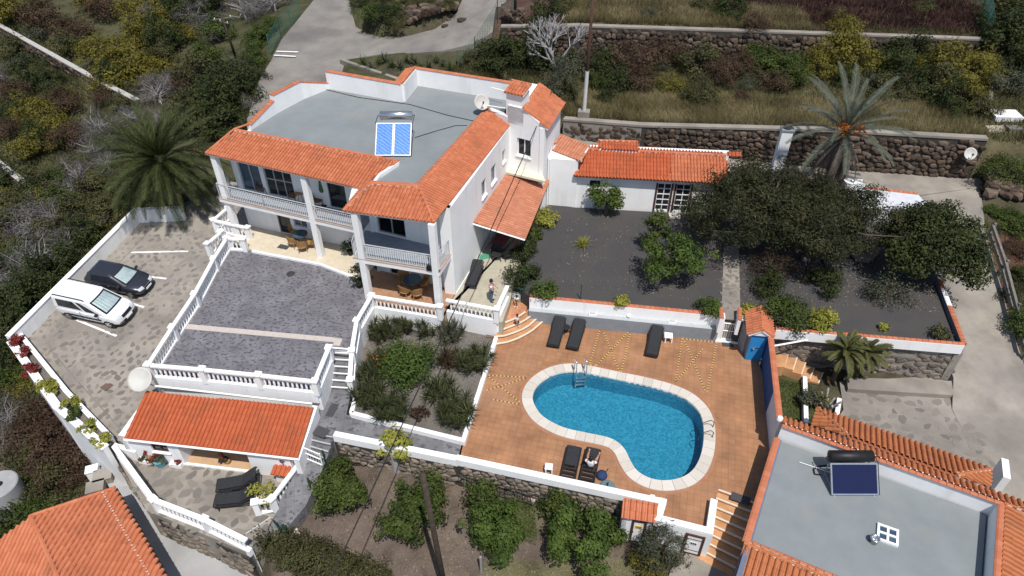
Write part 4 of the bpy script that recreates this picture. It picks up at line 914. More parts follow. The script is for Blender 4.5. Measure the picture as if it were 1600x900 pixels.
# solar heater, satellite dishes, roof cables
def solar(px, w, h, z, label, mt, tank, n, frame, tiltback=.75, rz=0.0, tb=.32):
    b = P(*px, z); t = thing('solar_water_heater', label, 'solar heater', tuple(b)); co, si = math.cos(rz), math.sin(rz); dx = Vector((co, si, 0)); dy = Vector((-si, co, 0)); up = Vector((0, 0, 1))
    ty = (dy*math.cos(tiltback)+up*math.sin(tiltback)); nn = dx.cross(ty); o_ = b+up*.12
    for k in range(n):
        cx = (k-(n-1)/2)*w/n; Mx = Matrix(((dx.x, ty.x, nn.x), (dx.y, ty.y, nn.y), (dx.z, ty.z, nn.z)))
        c = o_+dx*cx+ty*h/2
        MB().box(c-nn*.03, (w/n-.03, h, .07), M=Mx).build('panel_frame', frame, t)
        MB().box(c+nn*.008, (w/n-.14, h-.12, .02), M=Mx).build('collector', mt, t)
    tk = o_+ty*(h+.05)+dy*tb-up*.02; m_ = MB(); hw = w*.47
    m_.tube([tk-dx*hw, tk-dx*(hw-.04), tk+dx*(hw-.04), tk+dx*hw], [.17, .26, .26, .17], 16); m_.build('tank', tank, t, True)
    for sx in (-1, 1):
        m_ = MB(); m_.tube([b+dx*sx*w*.42, tk+dx*sx*w*.42-up*.2], .025, 5); m_.tube([b+dx*sx*w*.42+dy*(h*.9), tk+dx*sx*w*.42], .025, 5); m_.tube([b+dx*sx*w*.42+up*.02, b+dx*sx*w*.42+dy*(h*.9)+up*.02], .025, 5); m_.build('stand', GREYMETAL, t)
    m_ = MB(); m_.tube([tk+dx*hw, tk+dx*(hw+.1), o_+ty*h*.98+dx*(w*.51)], .02, 5); m_.tube([tk-dx*hw, tk-dx*(hw+.12)-up*.05, o_+ty*h*.98-dx*(w*.52)], .02, 5); m_.tube([o_+dx*w*.51, o_+dx*w*.51+ty*h], .018, 5); m_.build('pipe', BLACKP, t)
    return t, tk
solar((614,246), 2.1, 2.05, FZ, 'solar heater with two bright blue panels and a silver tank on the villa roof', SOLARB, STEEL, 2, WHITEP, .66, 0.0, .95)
def dish(c, r, aim, label, arm=True, foot=None):
    c = Vector(c); t = thing('satellite_dish', label, 'satellite dish', tuple(c)); a = Vector(aim).normalized(); Rm = Vector((0, 0, 1)).rotation_difference(a).to_matrix()
    prof = [(max(.001, r*k/6), .28*r*(k/6)**2) for k in range(7)]; m_ = MB(); m_.lathe(prof+[(r, .28*r-.02)]+[(max(.001, r*k/6), .28*r*(k/6)**2-.025) for k in range(6, -1, -1)], n=28)
    m_.v = [tuple(Rm @ Vector(v)+c) for v in m_.v]; m_.build('dish', mat('dish_paint', [(.46,.45,.42),(.54,.53,.50)], .6, 2), t, True)
    u = Rm @ Vector((0, -1, 0)) if arm else Rm @ Vector((0, 0, -.6)); m_ = MB(); m_.tube([c+u*r*.95+a*.2*r, c+a*r*.95+u*r*.25], .018, 5); arm and m_.build('feed_arm', DARKMETAL, t); arm and MB().box(c+a*r*.97+u*r*.22, (.09, .09, .14)).build('receiver', DARKMETAL, t)
    f = Vector(foot) if foot else c-Vector((0, 0, .8)); MB().tube([c-a*.03, c-a*.2-Vector((0, 0, .1)), f], .035, 6).build('mount', GREYMETAL, t); return t
dc = P(752,160,7.25); dish(dc, .50, (.35,-.75,.55), 'white satellite dish at the back corner of the villa roof', foot=(dc.x+.05, dc.y+.25, 6.5))
dc = P(221,593,.35); dish(dc, .62, (-.05,-.62,.78), 'large cream satellite dish on the corner of the grey terrace', False, foot=(dc.x+.3, dc.y+.25, -.4))
def cable(name, pts, r, label, cat='cable', mt=BLACKP, sag=0, n=14):
    m_ = MB(); out = []
    for a, b in zip(pts[:-1], pts[1:]):
        a = Vector(a); b = Vector(b); out += [a.lerp(b, k/n)-Vector((0, 0, sag*4*(k/n)*(1-k/n))) for k in range(n)]
    out.append(Vector(pts[-1])); m_.tube(out, r, 5); o = m_.build(name, mt); tag(o, label, cat); return o
cable('roof_cable', [P(*q, FZ+.03) for q in [(510,140),(560,152),(640,163),(700,180),(745,190)]], .02, 'dark cable lying across the flat grey roof towards the dish', sag=0, n=4)
cable('roof_cable', [P(*q, FZ+.03) for q in [(648,215),(680,205),(712,196),(730,196)]], .02, 'short cable running from the blue panels across the grey roof', sag=0, n=4)
cable('power_cable', [(6.0,54.6,9.6), tuple(P(500,940,2.0))], .028, 'long black overhead cable crossing in front of the villa', sag=.5, n=40)
# ------------------------------------------------------------ balustrades of terraces and patio
def at3(px, py, z, dz): v = P(px, py, z); return (v.x, v.y, z-dz)
H1 = .92
balustrade([at3(314+0*0,575,1.0,1.0) if i == 1 else at3(x, y, 1.0, 1.0) for i, (x, y) in enumerate([(230,568),(314,575.5),(402,584),(491,594)])], 'white terrace balustrade above the tiled roof of the barbecue house', 'white balustrades', wallto=-.6)
balustrade([at3(x, y, 1.0, 1.0) for x, y in [(491,594),(513,541.5)]], 'short white balustrade on the left of the terrace stairs', 'white balustrades', posts=(1,), wallto=-1.4)
balustrade([at3(x, y, 1.0, 1.0) for x, y in [(230,568),(268,509),(303,457),(333,402)]], 'long white balustrade between car park and grey terrace', 'white balustrades', posts=(1,2,3), wallto=-2.4)
balustrade([at3(x, y, 1.0, 1.0) for x, y in [(333,402),(353,370),(379,372)]], 'angled white balustrade around the small steps at the porch', 'white balustrades', posts=(1,2), wallto=-.8)
balustrade([at3(x, y, 1.0, .95) for x, y in [(356,323),(332.5,343),(386,355)]], 'white balustrade enclosing the left end of the porch', 'white balustrades', wallto=-1.0)
balustrade([at3(x, y, .5, 1.0) for x, y in [(323,379),(345,360)]], 'short low white balustrade beside the car park steps', 'white balustrades', wallto=-1.6)
balustrade([at3(x, y, .95, .95) for x, y in [(580,461),(557,500)]], 'white balustrade at the right end of the grey terrace', 'white balustrades', posts=(1,), wallto=-1.29)
balustrade([at3(580,461,.95,.95), at3(687,479,.95,.92)], 'white balustrade in front of the brown porch', 'white balustrades', wallto=-1.3)
balustrade([at3(697,468,.95,.92), at3(776,483,.95,.92)], 'white balustrade at the edge of the side patio', 'white balustrades', posts=(1,), wallto=-1.3)
balustrade([at3(776,483,.95,.92), at3(793,446,.95,.92)], 'short white balustrade beside the curved pool steps', 'white balustrades', posts=(), wallto=-.8)
balustrade([at3(557,500,.95,.95), at3(549,546,1.0,1.0)], 'white balustrade between terrace and raised bed', 'white balustrades', posts=(1,), wallto=-1.4)
balustrade([at3(549,546,1.0,1.0), at3(546,592,.2,1.0)], 'sloping white balustrade on the right of the terrace stairs', 'white balustrades', posts=(1,), wallto=-1.6)
t = thing('gate_rail', 'low white rail closing the head of the terrace stairs', 'rail', tuple(P(533,545,.8)))
MB().tube([P(517,543,.85), P(550,546,.85)], .045, 6).build('rail', WHITEP, t); MB().tube([P(517,543,.4), P(550,546,.4)], .03, 6).build('rail', WHITEP, t)
# patio walls
patw = [P(178,697,-2.05), P(240,782,-2.1), P(320,814,-2.15), P(386,848,-2.2)]
pw_ = [(v.x, v.y, -2.95) for v in patw]
balustrade(pw_, 'white wall and balustrade curving along the patio above the lane', 'white balustrades', h=.95, plain=(0,), wallto=-5.2, th=.2, posts=(1,2), rail_w=.24)
balustrade([(P(398,785,-2.0).x, P(398,785,-2.0).y, -2.95), (P(424,780,-2.0).x, P(424,780,-2.0).y, -2.95), (P(468,722,-2.0).x, P(468,722,-2.0).y, -2.95)], 'white balustrade box around the plant at the patio corner', 'white balustrades', h=.95, wallto=-3.6, posts=(0,1))
def garden_wall(name, pts, th, z0, z1, label, mt=WHITE, capw=None, capmt=None, capz=0.0, cat='wall', off=0.0):
    t = thing(name, label, cat, tuple(pts[0][:2])+(z0 if not isinstance(z0, tuple) else z0[0],)); m_ = MB(); c_ = MB()
    for i, (a, b) in enumerate(zip(pts[:-1], pts[1:])):
        za = z1[i] if isinstance(z1, list) else z1; zb_ = z1[i+1] if isinstance(z1, list) else z1
        e = .004*i; a = Vector(a[:2]); b = Vector(b[:2]); x_ = (b-a).normalized()*th*.5; a = a-x_*(i > 0); b = b+x_*(i < len(pts)-2)
        m_.wall(a, b, th, z0-e, (za+e, zb_+e), off)
        if capw: c_.wall(a, b, capw, (za+e, zb_+e), (za+.05+e, zb_+.05+e), off)
    m_.build('wall_body', mt, t)
    if capw: c_.build('coping', capmt or WHITEP, t)
    return t
cw = [PS(24,545), PS(218,346), PS(291,343)]
garden_wall('car_park_wall', [tuple(v) for v in cw], .28, -6.5, [v.z+.95 for v in cw], 'long white wall along the outer edge of the car park', capw=.34)
pa = [PS(24,545), PS(97,647), PS(172,712)]; pb = [PS(38,533), PS(110,622), PS(180,695)]
garden_wall('planter_wall', [tuple(v) for v in pa], .26, -7.0, [v.z+.62 for v in pa], 'outer white planter wall at the left edge of the car park', capw=.40)
garden_wall('planter_wall', [tuple(v) for v in pb], .2, -4.0, [v.z+.55 for v in pb], 'inner white planter wall beside the car park paving', capw=.24)
struct('planter_soil', MB().prism([tuple(v+Vector((0,0,.38))) for v in pa]+[tuple(v+Vector((0,0,.38))) for v in pb[::-1]], -6), BEDSOIL, 'gravelly soil inside the long white planter')
garden_wall('patio_step_wall', [tuple(P(178,697,-2.3)), tuple(P(214,706,-2.3))], .25, -3.2, -2.2, 'short white wall between car park and lower patio')
garden_wall('bed_wall', [tuple(P(549,645,-.95)), tuple(P(724,688,-.95)), tuple(P(775,528,-.95))], .22, -1.6, -.92, 'low white border of the raised planting bed')
garden_wall('bed_wall', [tuple(P(549,645,-.95)), tuple(P(556,620,-.95))], .22, -1.6, -.92, 'short white return at the left end of the raised bed')
garden_wall('walkway_wall', [tuple(P(522,677,-.85)), tuple(P(716,716,-.85))], .3, -1.3, -.85, 'white capped wall between walkway and bottom garden')
dw = [tuple(P(*q, -.78)) for q in [(713,714),(1036,783),(1029,809),(1109,829),(1116,780)]]
garden_wall('deck_wall', dw, .30, -1.22, -.78, 'white parapet along the near edge of the pool deck')
garden_wall('pump_room_wall', [tuple(P(*q, -.85)) for q in [(985,790),(1029,811),(1109,831),(1116,782)]][1:], .28, -3.4, -.86, 'tall white wall below the near corner of the pool deck')
# stone faces under deck and walkway
def stone_wall(name, label, p, q, zb, zt, th, size, pool, core, n=300, capz=None, capmt=CONC, depth=.16, dens=1, seed=1, loc=None):
    """body behind the stone face; front is to the right of p->q"""
    p = Vector(p[:2]); q = Vector(q[:2]); t = thing(name, label, 'stone wall', (p.x, p.y, min(zb)))
    MB().wall(p, q, th, (min(zb)-.5,)*2, zt, th/2+.02).build('wall_core', core, t); k = stone_face(t, p, q, zb, zt, size, pool, n, depth, dens, seed)
    if capz: MB().wall(p, q, th+.12, zt, (zt[0]+capz, zt[1]+capz), th/2-.03).build('coping', capmt, t)
    return t
a, b = Vector(dw[0]), Vector(dw[0]).lerp(Vector(dw[1]), .90); d_ = (b-a).normalized(); nn = Vector((d_.y, -d_.x, 0))*.16; stone_wall('stone_retaining_wall', 'dark rubble retaining wall under the white deck parapet', a+nn, b+nn, (-3.0,-3.0), (-1.2,-1.2), .4, .36, STONESG, DARKGAP, 300, seed=3)
a, b = P(522,677,-.85), P(716,716,-.85); d_ = (b-a).normalized(); nn = Vector((d_.y, -d_.x, 0))*.16; stone_wall('stone_retaining_wall', 'rough grey stone wall below the walkway', a+nn, b+nn, (-2.7,-2.8), (-1.25,-1.25), .4, .40, STONESG, DARKGAP, 200, seed=4)
a, b = P(198,738,-3.9), P(390,862,-3.9); 
for i, (u_, v_) in enumerate(zip(pw_[:-1], pw_[1:])):
    d_ = (Vector(v_)-Vector(u_)).normalized(); nn = Vector((d_.y, -d_.x, 0))*.26
    stone_wall('stone_retaining_wall', ['rubble base under the plain white patio wall', 'rubble base under the middle patio balustrade', 'rubble base under the last patio balustrade by the hedge'][i], Vector(u_)+nn, Vector(v_)+nn, (-5.1,-5.1), (-3.25,-3.25), .3, .42, STONESG, DARKGAP, 150, seed=6+i)
# garden wall with bench along the pool
W0, W1_ = Vector((1.0,30.25)), Vector((11.6,28.66))
gw = garden_wall('pool_garden_wall', [tuple(W0)+(0,), tuple(W1_)+(0,)], .25, -1.4, .44, 'long white wall with orange tile cap behind the pool loungers', off=.12)
cap_tiles(gw, [c3(W0+Vector((.02,.13)), .44), c3(W1_+Vector((.02,.13)), .44)], .26, mt=CAPO)
d_ = (W1_-W0).normalized(); nn = Vector((d_.y, -d_.x)); bn0, bn1 = Vector((.85,30.1)), Vector((11.57,28.5))
MB().wall(W0+nn*.14, W1_+nn*.14, .34, -1.3, -.32).build('bench', GREYPAINT, gw); MB().wall(W0+nn*.135, W1_+nn*.135, .36, -.32, -.30).build('bench_top', LEDGE, gw)  # lighter grey top carries the light falling on the bench
g2 = [P(*q, .75) for q in [(1212,513),(1507,537),(1484,478)]]
gs = garden_wall('garden_wall', [tuple(g2[0]), tuple(g2[1])], .25, .1, .72, 'white parapet with orange cap above the mortared stone wall'); cap_tiles(gs, [c3(g2[0]+Vector((0,.02,0)), .72), c3(g2[1], .72)], .22)
g3 = [P(*q, .75) for q in [(1507,537),(1484,478),(1480,466),(1474,452),(1468,437)]]
gs = garden_wall('garden_wall', [tuple(v) for v in g3], .22, -1.4, .72, 'slate blue garden wall with orange cap beside the driveway', SLATE); cap_tiles(gs, [c3(v, .72) for v in g3[:2]], .26); cap_tiles(gs, [c3(v, .72) for v in g3[3:]], .26); cap_tiles(gs, [c3(g3[1], .73), c3(g3[3], .73)], .26, WHITEP)
a, b = P(1208,523,.15), P(1506,551,.15); sw = stone_wall('stone_retaining_wall', 'mortared stone wall with large brown stones below the gravel garden', a+Vector((0,.05,0)), b+Vector((0,.05,0)), (-2.1,-2.1), (.12,.12), .5, .48, STONESG, WMORT, 300, depth=.13, dens=.93, seed=9)
a2 = b; b2 = P(1492,470,.1); MB().wall(a2, Vector((a2.x+.6, a2.y+5)), .4, -2.6, .1, .2).build('wall_return', WMORT, sw)
struct('wall_footing', MB().prism(v2(*[P(*q, -1.75) for q in [(1322,590),(1492,596),(1488,618),(1325,608)]]), -2.4, -1.72), CONC, 'low concrete footing along the mortared stone wall')
sw1 = thing('stone_wall', 'long dry stone terrace wall behind the outbuilding', 'stone wall', (3.98,49.78,.5)); rest = []
for i in range(3):
    p, q = w1[i], w1[i+1]; MB().wall(p, q, .6, -.6, (W1Z[i]-.02, W1Z[i+1]-.02), .33).build('wall_core', WMORT if i == 0 else DARKGAP, sw1)
    MB().wall(p, q, .55, (W1Z[i]-.02, W1Z[i+1]-.02), (W1Z[i]+.14, W1Z[i+1]+.14), .25).build('coping', CONC, sw1)
stone_face(sw1, w1[1], w1[2], (.5,.5), (W1Z[1],W1Z[2]), .50, STONES, 120, .22, 1, 11); stone_face(sw1, w1[2], w1[3], (.5,.5), (W1Z[2],W1Z[3]), .56, STONES, 180, .25, 1, 12); stone_face(sw1, w1[0], w1[1], (.5,.5), (W1Z[0],W1Z[1]), .42, STONES, 0, .10, .7, 13)
sw2 = thing('stone_wall', 'upper dry stone terrace wall below the reddish field', 'stone wall', (-1,62,3))
for i, (p, q, za, zb) in enumerate(((w2[0],w2[1],4.9,5.2),(w2[1],w2[2],5.2,5.3),(w2[2],w2[3],5.3,5.3))):
    MB().wall(p, q, .7, 1.2, (za, zb), .37).build('wall_core', DARKGAP, sw2); MB().wall(p, q, .6, (za, zb), (za+.14, zb+.14), .3).build('coping', CONC, sw2)
    stone_face(sw2, p, q, (2.1,2.2), (za, zb), .55, STONES, (40,230,30)[i], .24, 1, 15+i)
# ------------------------------------------------------------ outbuilding behind the gravel garden
ob = thing('outbuilding', 'long low white outbuilding with red orange tiled roof behind the gravel', 'outbuilding', (9, 41, .4))
A0, A1 = Vector((4.25,39.95)), Vector((14.3,39.05))
def ua(px, Z=1.4):
    best = None
    for k in range(200):
        p = A0+(A1-A0)*k/199; x = px_of(p.x, p.y, Z)[0]
        if best is None or abs(x-px) < best[0]: best = (abs(x-px), (A1-A0).length*k/199)
    return best[1]
aops = [(ua(1025), ua(1047), .42, 2.5), (ua(1054), ua(1077), .42, 2.5), (ua(927)-.35, ua(927)+.45, 1.9, 2.5)]
wall_open(ob, A0, A1, .3, .2, 2.95, aops, WHITE, off=.15)
for op in aops[:2]: window(ob, A0, A1, op, .05, WHITEP, GLASS, 2, 5, fw=.05, door=True, name='garden_door'); 
for op in aops[:2]:
    m_ = MB()
    for u in (op[0]-.05, op[1]+.05): v = A0+(A1-A0).normalized()*u; m_.box((v.x, v.y-.02, 1.46), (.11, .10, 2.1), R(-5))
    m_.build('door_frame', BROWNT, ob)
window(ob, A0, A1, aops[2], .1, WHITEP, GLASS, 1, 1)
MB().wall(A0, (A0.x+.3, 42.6), .3, .2, 2.95, -.15).wall(A1, (A1.x+.3, 41.7), .3, .2, 2.95, .15).wall((4.5,42.6), (14.6,41.7), .3, .2, 3.6).build('wall', WHITE, ob)
q = [P(898,275,2.95), P(1140,287,2.95), P(1134,243,3.85), P(915,233,3.85)]; mid0 = q[0].lerp(q[1], .62); mid1 = q[3].lerp(q[2], .62)
roof_tiles(ob, [q[0], mid0, mid1, q[3]], (0, 1), TILER, seed=21, pw=.215, deckmat=CAPO); roof_tiles(ob, [mid0, q[1], q[2], mid1], (0, 1), TILEO if False else TILE, seed=22, pw=.215, deckmat=CAPO)
ridge(ob, [q[3]+u3, q[2]+u3], .09); ridge(ob, [q[0]+u3, q[3]+u3], .08, TILER, name='verge_cap')
bk0, bk1 = q[3]+Vector((-.1,1.5,-.5)), q[2]+Vector((.1,1.4,-.5)); roof_tiles(ob, [bk1, bk0, q[3], q[2]], (0, 1), TILER, seed=23)
a, b = P(937,233,3.95), P(997,236,3.95); bx = [a, b, P(995,222,4.3), P(935,220,4.3)]
MB().prism([tuple(v-u3) for v in bx], 3.3).build('roof_box', WHITE, ob); roof_tiles(ob, [v+u3 for v in bx], (0, 1), TILER, seed=24); ridge(ob, [bx[3]+u3*2, bx[2]+u3*2], .06)
pp = [P(1136,243,3.9), P(1158,244,3.9), P(1157,238,4.1), P(1136,237,4.1)]; roof_tiles(ob, pp, (0, 1), TILER, seed=25)
lk = thing('link_building', 'small white link room with faded tiles between villa and outbuilding', 'outbuilding', (3.2, 40.5, .4))
q = [P(862,234,4.0), P(908,252,4.0), P(920,229,4.55), P(876,211,4.55)]
l0, l1 = Vector((2.35,40.15)), Vector((4.3,39.85)); ld = Vector((.35,1.8))
m_ = MB(); m_.prism([tuple(l0), tuple(l1), tuple(l1+ld), tuple(l0+ld)], 0, 3.95); m_.build('wall', WHITE, lk); roof_tiles(lk, q, (0, 1), TILEP, seed=26); ridge(lk, [q[3]+u3, q[2]+u3], .06, TILEP, False); MB().tube([(l0.x+.15, l0.y-.06, 3.9), (l0.x+.15, l0.y-.06, .4)], .04, 6).build('downpipe', WHITEP, lk)
t = thing('doorstep', 'small pale step below the right garden door', 'step', tuple(P(1054,340,.4))); a = P(1054,340,.4); MB().box((a.x, a.y+.1, .47), (.75, .45, .14), R(-5)).build('tread', MORTAR, t); MB().box((a.x, a.y+.08, .548), (.4, .2, .012), R(-5)).build('mat', GREYPAINT, t)
# white pillar with a lantern cap and the half hidden white shed
r_ = ray(1220,240); a = Vector((r_[0]*42.6/r_[1], 42.6, .4)); ph_ = zat(1220,206,42.3); t = thing('chimney_pillar', 'white square chimney pillar rising beyond the dark feathery tree', 'chimney', tuple(a))
MB().box((a.x, a.y, (.4+ph_)/2), (.72, .6, ph_-.4), R(-8)).build('shaft', WHITE, t); MB().box((a.x, a.y, ph_+.05), (.85, .7, .10), R(-8)).build('cap', GREYPAINT, t); MB().lathe([(.25,0),(.28,.1),(.2,.3),(.05,.36),(.05,.5)], (a.x, a.y, ph_+.1), 10).build('cowl', DARKMETAL, t)
a, b = P(1325,292,1.6), P(1425,308,1.2); t = thing('garden_shed', 'low white walled shed with thin orange roof edge behind the palm', 'shed', (a.x, a.y, .4))
MB().prism([(a.x-.5,a.y-2.4),(b.x+.3,b.y-2.0),(b.x+.3,b.y),(a.x-.2,a.y+.5)], .2, 1.45).build('wall', mat('lilac_white', [(.50,.52,.56),(.60,.62,.66)], .85, 3), t); cap_tiles(t, [(a.x-.2,a.y+.5,1.45),(b.x+.3,b.y,1.45)], .26)
MB().prism([(a.x-.6,a.y-.7),(a.x+.6,a.y-.9),(a.x+.7,a.y+.5),(a.x-.5,a.y+.6)], 1.45, 2.3).build('upper_box', WHITE, t); MB().prism([(a.x-.55,a.y+.0),(a.x+.65,a.y-.2),(a.x+.75,a.y+.55),(a.x-.5,a.y+.65)], 2.3, 2.38).build('roof_slab', CONC, t)
# ------------------------------------------------------------ barbecue house under the terrace
bh = thing('barbecue_house', 'low white barbecue house with red tiled roof under the terrace edge', 'outbuilding', (-14.5, 22, -2.9))
q = [P(194,684,-1.0), P(466,715,-1.0), P(490,637,-.28), P(228,611,-.28)]
roof_tiles(bh, q, (0, 1), TILER, seed=31, pw=.215, ch=.36, nind=300); MB().tube([q[0]+Vector((0,-.06,-.06)), q[1]+Vector((0,-.06,-.06))], .06, 8).build('gutter', WHITEP, bh)
MB().tube([P(240,606,-.25)+Vector((0,.05,.1)), P(488,634,-.25)+Vector((0,.05,.1))], .05, 6).build('gutter_pipe', WHITEP, bh)
f0, f1 = P(205,716,-2.9), P(462,748,-2.9); fd = (f1-f0).normalized()
def fu(px, py=725): return (P(px, py, -2.9)-f0).dot(fd)
o1, o2 = fu(286), fu(411); wz = -1.08
wall_open(bh, f0, f0+fd*o1, .25, -3.3, wz, [(fu(246),fu(274),-2.05,-1.35)], WHITE, off=.125); window(bh, f0, f0+fd*o1, (fu(246),fu(274),-2.05,-1.35), .1, BROWNT, GLASS, 2, 1)
MB().wall(f0+fd*o2, f1, .25, -3.3, wz, .125).build('wall', WHITE, bh)
nb_ = Vector((-fd.y, fd.x, 0)); k0, k1 = f0+fd*o1, f0+fd*o2
MB().wall(k0, k0+nb_*1.9, .2, -3.3, wz+.006, -.1).wall(k0+nb_*1.9, k1+nb_*1.9, .2, -3.3, wz+.3, .1).wall(k1, k1+nb_*1.9, .2, -3.3, wz, .1).wall(f0, f0+nb_*2.2, .25, -3.3, wz+.006, -.125).build('wall', WHITE, bh)
MB().wall(f0+fd*o1, f0+fd*o2, .22, wz-.25, wz, .11).build('lintel', WHITEP, bh)
MB().prism([(k0.x,k0.y),(k1.x,k1.y),((k1+nb_*1.9).x,(k1+nb_*1.9).y),((k0+nb_*1.9).x,(k0+nb_*1.9).y)], -3.2, -2.80).build('porch_floor', mat('tan_porch_tile', [(.44,.28,.16),(.52,.35,.22)], .7, 3), bh)
MB().wall(k0, k1, .12, -3, -2.79, .04).build('porch_edge', WHITEP, bh)
a = k0.lerp(k1, .52)+nb_*.35; MB().box((a.x, a.y, -1.95), (.14, .14, 1.75), 0).build('porch_post', WOODR, bh)
a = k0.lerp(k1, .58)+nb_*.35; MB().lathe([(.1,0),(.14,.2),(.12,.25)], (a.x, a.y, -2.8), 8).build('post_pot', WICKER, bh)
e0, e1 = P(464,718,-1.05), P(491,640,-.3); MB().wall(Vector((e0.x,e0.y)), Vector((e1.x,e1.y+.3)), .28, -4.2, (-1.12,-.36), .05).build('side_wall', WHITE, bh)
c_ = P(443,727,-2.0); roof_tiles(bh, [c_+Vector((-.55,-.45,-.1)), c_+Vector((.35,-.6,-.1)), c_+Vector((.5,.3,.15)), c_+Vector((-.4,.45,.15))], (0, 1), TILER, seed=32)
MB().box((c_.x, c_.y, -2.55), (.75, .7, .9), R(-8)).build('oven_block', WHITE, bh); MB().tube([c_+Vector((.05,0,.0)), c_+Vector((.05,0,.38))], .10, 10).build('flue', STEEL, bh); MB().lathe([(.17,0),(.16,.06),(.03,.12)], tuple(c_+Vector((.05,0,.42))), 10).build('flue_cap', DARKMETAL, bh)
# ------------------------------------------------------------ house at the bottom right with flat roof
br = thing('neighbour_house', 'flat roofed house at the bottom right with orange tiled eaves', 'house', (15, 16, -2))
NW, NE = P(1222.5,663.5,.95), P(1565,785.4,.95); rf = [P(1217,689,.1), P(1540,803,.1), P(1533,910,.1), P(1507,1000,.1), P(1310,905,.1), P(1167,848,.1)]
rf[4] = P(1300,905,.1); SWc = P(1166,848,.22)
# walls
dN = (NE-NW).normalized(); nN = Vector((-dN.y, dN.x, 0)); inN0, inN1 = P(1219,690,.1), P(1541,804,.1)
NEo = P(1552,1000,.95)
MB().prism([(rf[0].x,rf[0].y),(inN1.x,inN1.y),(P(1533,905,.1).x,P(1533,905,.1).y),(P(1507,1020,.1).x,P(1507,1020,.1).y),(P(1330,1020,.1).x,P(1330,1020,.1).y),(P(1300,907,.1).x,P(1300,907,.1).y),(SWc.x,SWc.y)], -.15, .1).build('flat_roof', GREYROOF, br)
MB().wall(NW, NE, .25, -2.6, .95, .02).build('parapet_wall', WHITE, br)
MB().wall(Vector((NE.x,NE.y)), Vector((NEo.x,NEo.y)), .22, -2.6, .94, -.03).build('parapet_wall', WHITE, br)
W0_, W1b = Vector((NW.x-.12, NW.y-.2)), Vector((SWc.x-.02, SWc.y)); S1 = P(1296,903,.2)
wdir = (W1b-W0_).normalized(); W2b = W1b+wdir*4.5
MB().wall(W0_, W2b, .2, -3.4, .18, .12).build('side_wall', SLATE, br)  # slate blue puts the shade on this wall into its colour
cap_tiles(br, [c3(W0_, .18), c3(W1b, .18)], .30)
cap_tiles(br, [c3(NE-dN*.02, .95), c3(NEo, .95)], .26)
# narrow tiled coping along the north parapet and the porch roof below it
t0, t1 = NW-dN*.05, NE+dN*3.5
o0, o1_ = t0+nN*.62+Vector((0,0,-.20)), t1+nN*.62+Vector((0,0,-.20))
roof_tiles(br, [o1_, o0, t0+Vector((0,0,.04)), t1+Vector((0,0,.04))], (0, 1), TILEO, seed=41, deckmat=CAPO, pw=.24, ch=.36, nind=60)
cap_tiles(br, [c3(NW-nN*.08, .96), c3(NE-nN*.08, .96)], .2)
pe0, pe1 = P(1277,638,-.1), P(1547,733,-.1); pr0, pr1 = P(1325,681,.62), P(1494,742,.62); pw0, pw1 = P(1270,663,-.1), P(1546,759,-.1)
roof_tiles(br, [pe1, pe0, pr0, pr1], (0, 1), TILEO, seed=42, deckmat=CAPO, pw=.24, ch=.36, nind=160); roof_tiles(br, [pe0, pw0, pr0], (0, 1), TILEO, seed=43, deckmat=CAPO, pw=.24); roof_tiles(br, [pw1, pe1, pr1], (0, 1), TILEO, seed=44, deckmat=CAPO, pw=.24)
ridge(br, [pe0+u3, pr0+u3], .07, TILEO); ridge(br, [pe1+u3, pr1+u3], .07, TILEO)
for f in (.06, .5, .94):
    a = pe0.lerp(pe1, f)-nN*.2; MB().box((a.x, a.y, -1.1), (.22, .22, 1.9), R(-26)).build('porch_column', WHITEP, br)
# south and east tiled slopes
S0 = P(1163,849,.2); S1 = P(1330,918,.2); sd = (S1-S0).normalized(); sn = Vector((sd.y, -sd.x, 0)); S1 = S0+sd*5.2
roof_tiles(br, [S0+sn*2.8+Vector((0,0,-.95)), S1+sn*2.8+Vector((0,0,-.95)), S1, S0], (0, 1), TILEO, seed=45, deckmat=CAPO, pw=.24, ch=.36, nind=70)
ridge(br, [S0+u3, S1+u3], .08, TILEO); cap_tiles(br, [c3(S0-sn*.16, .16), c3(S1-sn*.16, .16)], .24)
ed = (Vector((NEo.x,NEo.y,0))-Vector((NE.x,NE.y,0))).normalized(); en = Vector((-ed.y, ed.x, 0)); e0_, e1_ = NE+Vector((0,0,-.02)), Vector((NEo.x,NEo.y,.93))
if en.x < 0: en = -en
roof_tiles(br, [e0_+en*3.6+nN*.5+Vector((0,0,-.85)), e1_+en*3.6+Vector((0,0,-.85)), e1_+en*.12, e0_+en*.12], (0, 1), TILEO, seed=46, deckmat=CAPO, pw=.24, ch=.36)
ridge(br, [NE+dN*.1+Vector((0,0,.04)), t1+Vector((0,0,.04))], .06, TILEO)
sh, tk = solar((1335,776), 2.05, 1.35, .1, 'solar heater with one dark blue panel and a black tank on the lower right roof', SOLARD, BLACKP, 1, STEEL, .80)
a = P(1281,733,.12); MB().tube([a+Vector((.5,-.05,.0)), a, a+Vector((-.2,-.15,.0)), a+Vector((-.1,-.4,0)), a+Vector((.25,-.4,0))], .03, 6).build('hose', BLACKP, sh) if False else cable('hose', [P(1292,727,.14), P(1280,728,.14), P(1271,733,.14), P(1273,741,.14), P(1283,742,.14)], .035, 'looped black hose on the lower right roof beside the tank', 'hose', n=4)
cable('roof_pipe', [P(1249,722,.16), P(1303,740,.16), P(1312,742,.4)], .018, 'white pipe lying along the foot of the roof parapet', 'pipe', WHITEP, n=3)
a = P(1386,837,.1); t = thing('skylight', 'square white framed skylight of four panes on the grey roof', 'skylight', tuple(a)); Mz = R(-25); dx, dy = Vector((math.cos(Mz), math.sin(Mz), 0)), Vector((-math.sin(Mz), math.cos(Mz), 0))
fr = MB()
